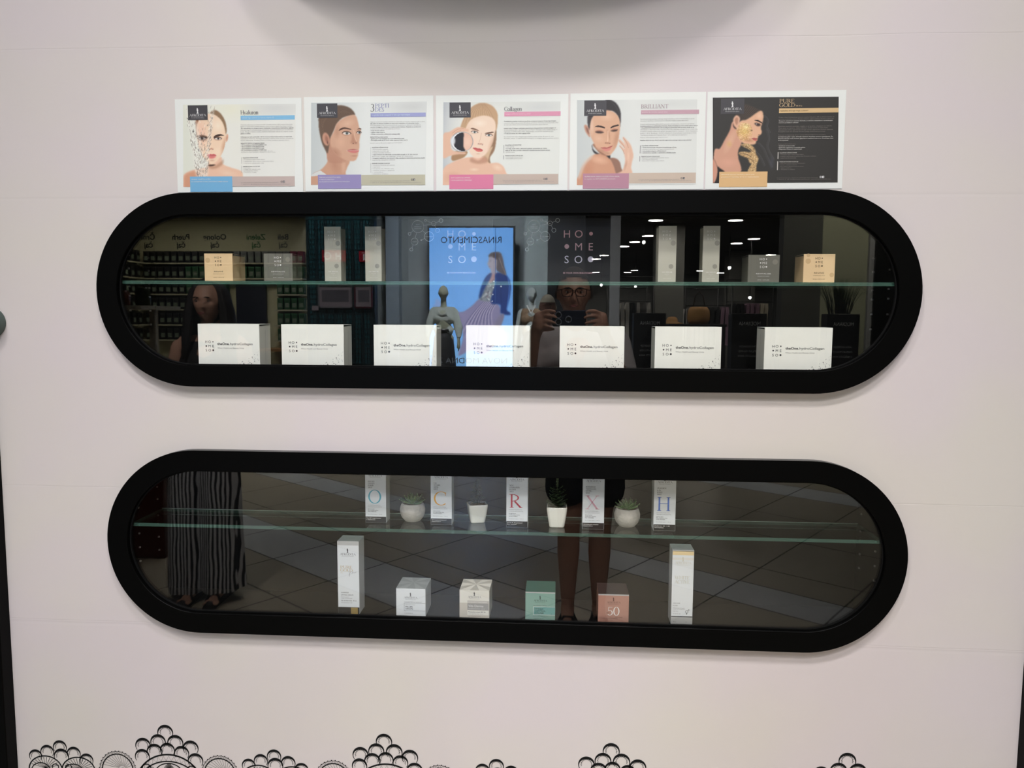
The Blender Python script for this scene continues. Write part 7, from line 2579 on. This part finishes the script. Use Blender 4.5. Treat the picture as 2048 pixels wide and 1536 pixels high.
for i in range(130):
    a = rnd.random() * 2 * PI
    sp = rnd.random() ** 0.8
    L = rnd.uniform(.24, .44)
    d = (math.cos(a) * sp, math.sin(a) * sp * .5)
    k = rnd.uniform(.10, .20)
    mb.tube([(d[0] * .13, d[1] * .1, 0), (d[0] * (.13 + k * .3), d[1] * .14, L * .5), (d[0] * (.13 + k * .8), d[1] * .2, L * .92), (d[0] * (.13 + k * 1.5), d[1] * .3, L * (1 - .5 * sp * rnd.random()))], [.0028, .0028, .002, .0008], GR, 4)
mb.build('grass_blades', T)

for i, (x, y) in enumerate(((1.52, -10.54), (2.78, -10.56), (3.46, -9.93), (1.53, -13.96), (1.67, -12.82), (1.38, -14.94), (1.10, -17.33), (0.96, -18.46), (3.79, -13.39), (3.66, -14.28), (2.46, -23.3), (1.24, -24.4), (2.32, -24.4), (4.61, -23.5), (5.51, -24.6), (5.15, -17.16))):
    row = 'nearest' if y > -11 else ('second' if y > -15 else ('third' if y > -19 else 'farthest'))
    T = thing('downlight', 'round recessed downlight in the %s row of the dark fashion shop ceiling' % row, 'ceiling lamp', (x, y, 3.104), group='round downlights in the %s row' % row)
    mb = MB()
    mb.lathe([(0.115, 0.002), (0.135, -0.002), (0.138, 0.004), (0.115, 0.012)], mat('downlight_rim', (180, 180, 178), 0.4), 28)
    mb.build('rim', T)
    lo = lamp('downlight_lamp', (0, 0, -0.004), 60, 0.225, (1.0, 0.95, 0.84))
    lo.parent = T
for i, (x, y, z) in enumerate(((1.02, -17.0, 2.35), (1.9, -17.4, 2.33), (3.2, -12.8, 2.5), (3.7, -13.2, 1.95), (1.55, -12.5, 2.95))):
    mb = MB()
    mb.ball((0, 0, 0), 0.032, mat('spot_lens', (255, 255, 255), 0.4, emit=((255, 255, 250), 26)), 8)
    mb.tube([(0, 0, 0.03), (0, 0, 3.12 - z)], 0.008, GATE, 6)
    mb.build('spot_lamp', loc=(x, y, z), label='small hanging spot lamp inside the fashion shop', cat='spot lamp', group='hanging spot lamps of the fashion shop')

panel('trim_11', 1.60, 2.08, -11.5, -11.1, 0, 3.12, mat('column_grey', (104, 104, 100), 0.7))
panel('trim_12', 3.9, 4.5, -16.5, -16.0, 0, 3.12, mat('column_grey', (104, 104, 100), 0.7))


def garment_proto(m, label):
    mb = MB()
    prof = [(0.22, 0.0, .020), (0.21, -0.10, .030), (0.16, -0.30, .028), (0.17, -0.62, .032), (0.18, -0.66, .026)]
    v = []
    for w, z, d in prof:
        v += [(-d, -w, z), (d, -w, z), (d, w, z), (-d, w, z)]
    f = [(a * 4 + i, a * 4 + (i + 1) % 4, (a + 1) * 4 + (i + 1) % 4, (a + 1) * 4 + i) for a in range(len(prof) - 1) for i in range(4)]
    f += [(3, 2, 1, 0), (16, 17, 18, 19)]
    mb.add(v, f, m)
    return mb.build('hanging_garment', label=label, cat='garment')


gcols = [('white', (214, 212, 208)), ('grey', (120, 116, 116)), ('black', (26, 26, 30)), ('mauve', (132, 104, 122)), ('cream', (190, 180, 160))]
gp = [garment_proto(mat('cloth_' + nme, c, 0.85), nme + ' garment hanging on a clothes rack') for nme, c in gcols]
first = set()
RK = ('rack nearest the shop entrance', 'rack left of the pale wall', 'rack behind the dark grey wall', 'left rack of the second row', 'right rack of the second row')
for r, (x0, x1, y, z) in enumerate(((0.92, 1.52, -11.0, 1.78), (2.25, 2.95, -11.6, 1.72), (3.1, 3.85, -12.3, 1.80), (1.0, 1.7, -13.6, 1.7), (2.3, 3.3, -14.5, 1.72))):
    T = thing('clothes_rack', ('white clothing rack near the entrance', 'rack left of the pale wall', 'rack behind the dark grey wall', 'rack in the second row, left', 'rack in the second row, right')[r] + ' in the fashion shop', 'clothes rack', (x0, y, 0))
    mb = MB()
    for sx in (-0.05, x1 - x0 + 0.05):
        mb.tube([(sx, -0.22, 0.01), (sx, 0.22, 0.01)], 0.012, GATE, 6)
        mb.tube([(sx, 0, 0.01), (sx, 0, z + 0.45)], 0.012, GATE, 6)
    mb.tube([(-0.05, 0, z + 0.05), (x1 - x0 + 0.05, 0, z + 0.05)], 0.010, GATE, 6)
    mb.tube([(-0.05, 0, z + 0.45), (x1 - x0 + 0.05, 0, z + 0.45)], 0.010, GATE, 6)
    mb.build('rack_frame', T)
    n = int((x1 - x0) / 0.085)
    for k in range(n):
        q = (k // 3 + r) % 5 if r else (0, 0, 0, 2, 0, 1, 0)[k % 7]
        src = gp[q]
        if q in first:
            src = src.copy()
            COL.objects.link(src)
        first.add(q)
        src.location = (x0 + 0.04 + k * 0.085, y, z + 0.02)
        src.rotation_euler = (0, 0, rad((k * 37 % 5) - 2))
        src['label'] = '%s garment hanging on the %s' % (gcols[q][0], RK[r])
        src['group'] = '%s garments on the %s' % (gcols[q][0], RK[r])
T = thing('display_table', 'black display table inside the fashion shop entrance', 'table', (2.0, -9.9, 0))
mb = MB()
mb.box(-0.5, 0.5, -0.25, 0.25, 1.42, 1.46, GATE, 0.003)
mb.build('table_top', T)
for sx in (-.46, .46):
    for sy in (-.21, .21):
        mb = MB()
        mb.box(sx - .02, sx + .02, sy - .02, sy + .02, 0, 1.42, GATE)
        mb.build('leg', T)
STRAW = mat('straw', (168, 124, 72), 0.8, bump=(60, .5))
mb = MB()
mb.lathe([(0.0, .11), (.06, .105), (.085, .07), (.09, .02), (.17, .0), (.175, .005), (.09, .03)], STRAW, 28)
mb.build('straw_hat', loc=(1.72, -9.9, 1.46), label='straw hat lying on the black display table', cat='hat')
T = thing('straw_bag', 'straw shoulder bag with dark handles on the black display table', 'bag', (2.12, -9.9, 1.46))
mb = MB()
mb.lathe([(0.0, 0), (.14, .0), (.17, .08), (.16, .2), (.12, .26), (.11, .26)], STRAW, 28)
mb.build('bag_body', T)
mb = MB()
mb.tube([(-.09, 0, .25), (-.06, 0, .42), (0, 0, .50), (.06, 0, .42), (.09, 0, .25)], .009, mat('dark_strap', (50, 36, 26), .6), 6)
mb.build('handle', T)
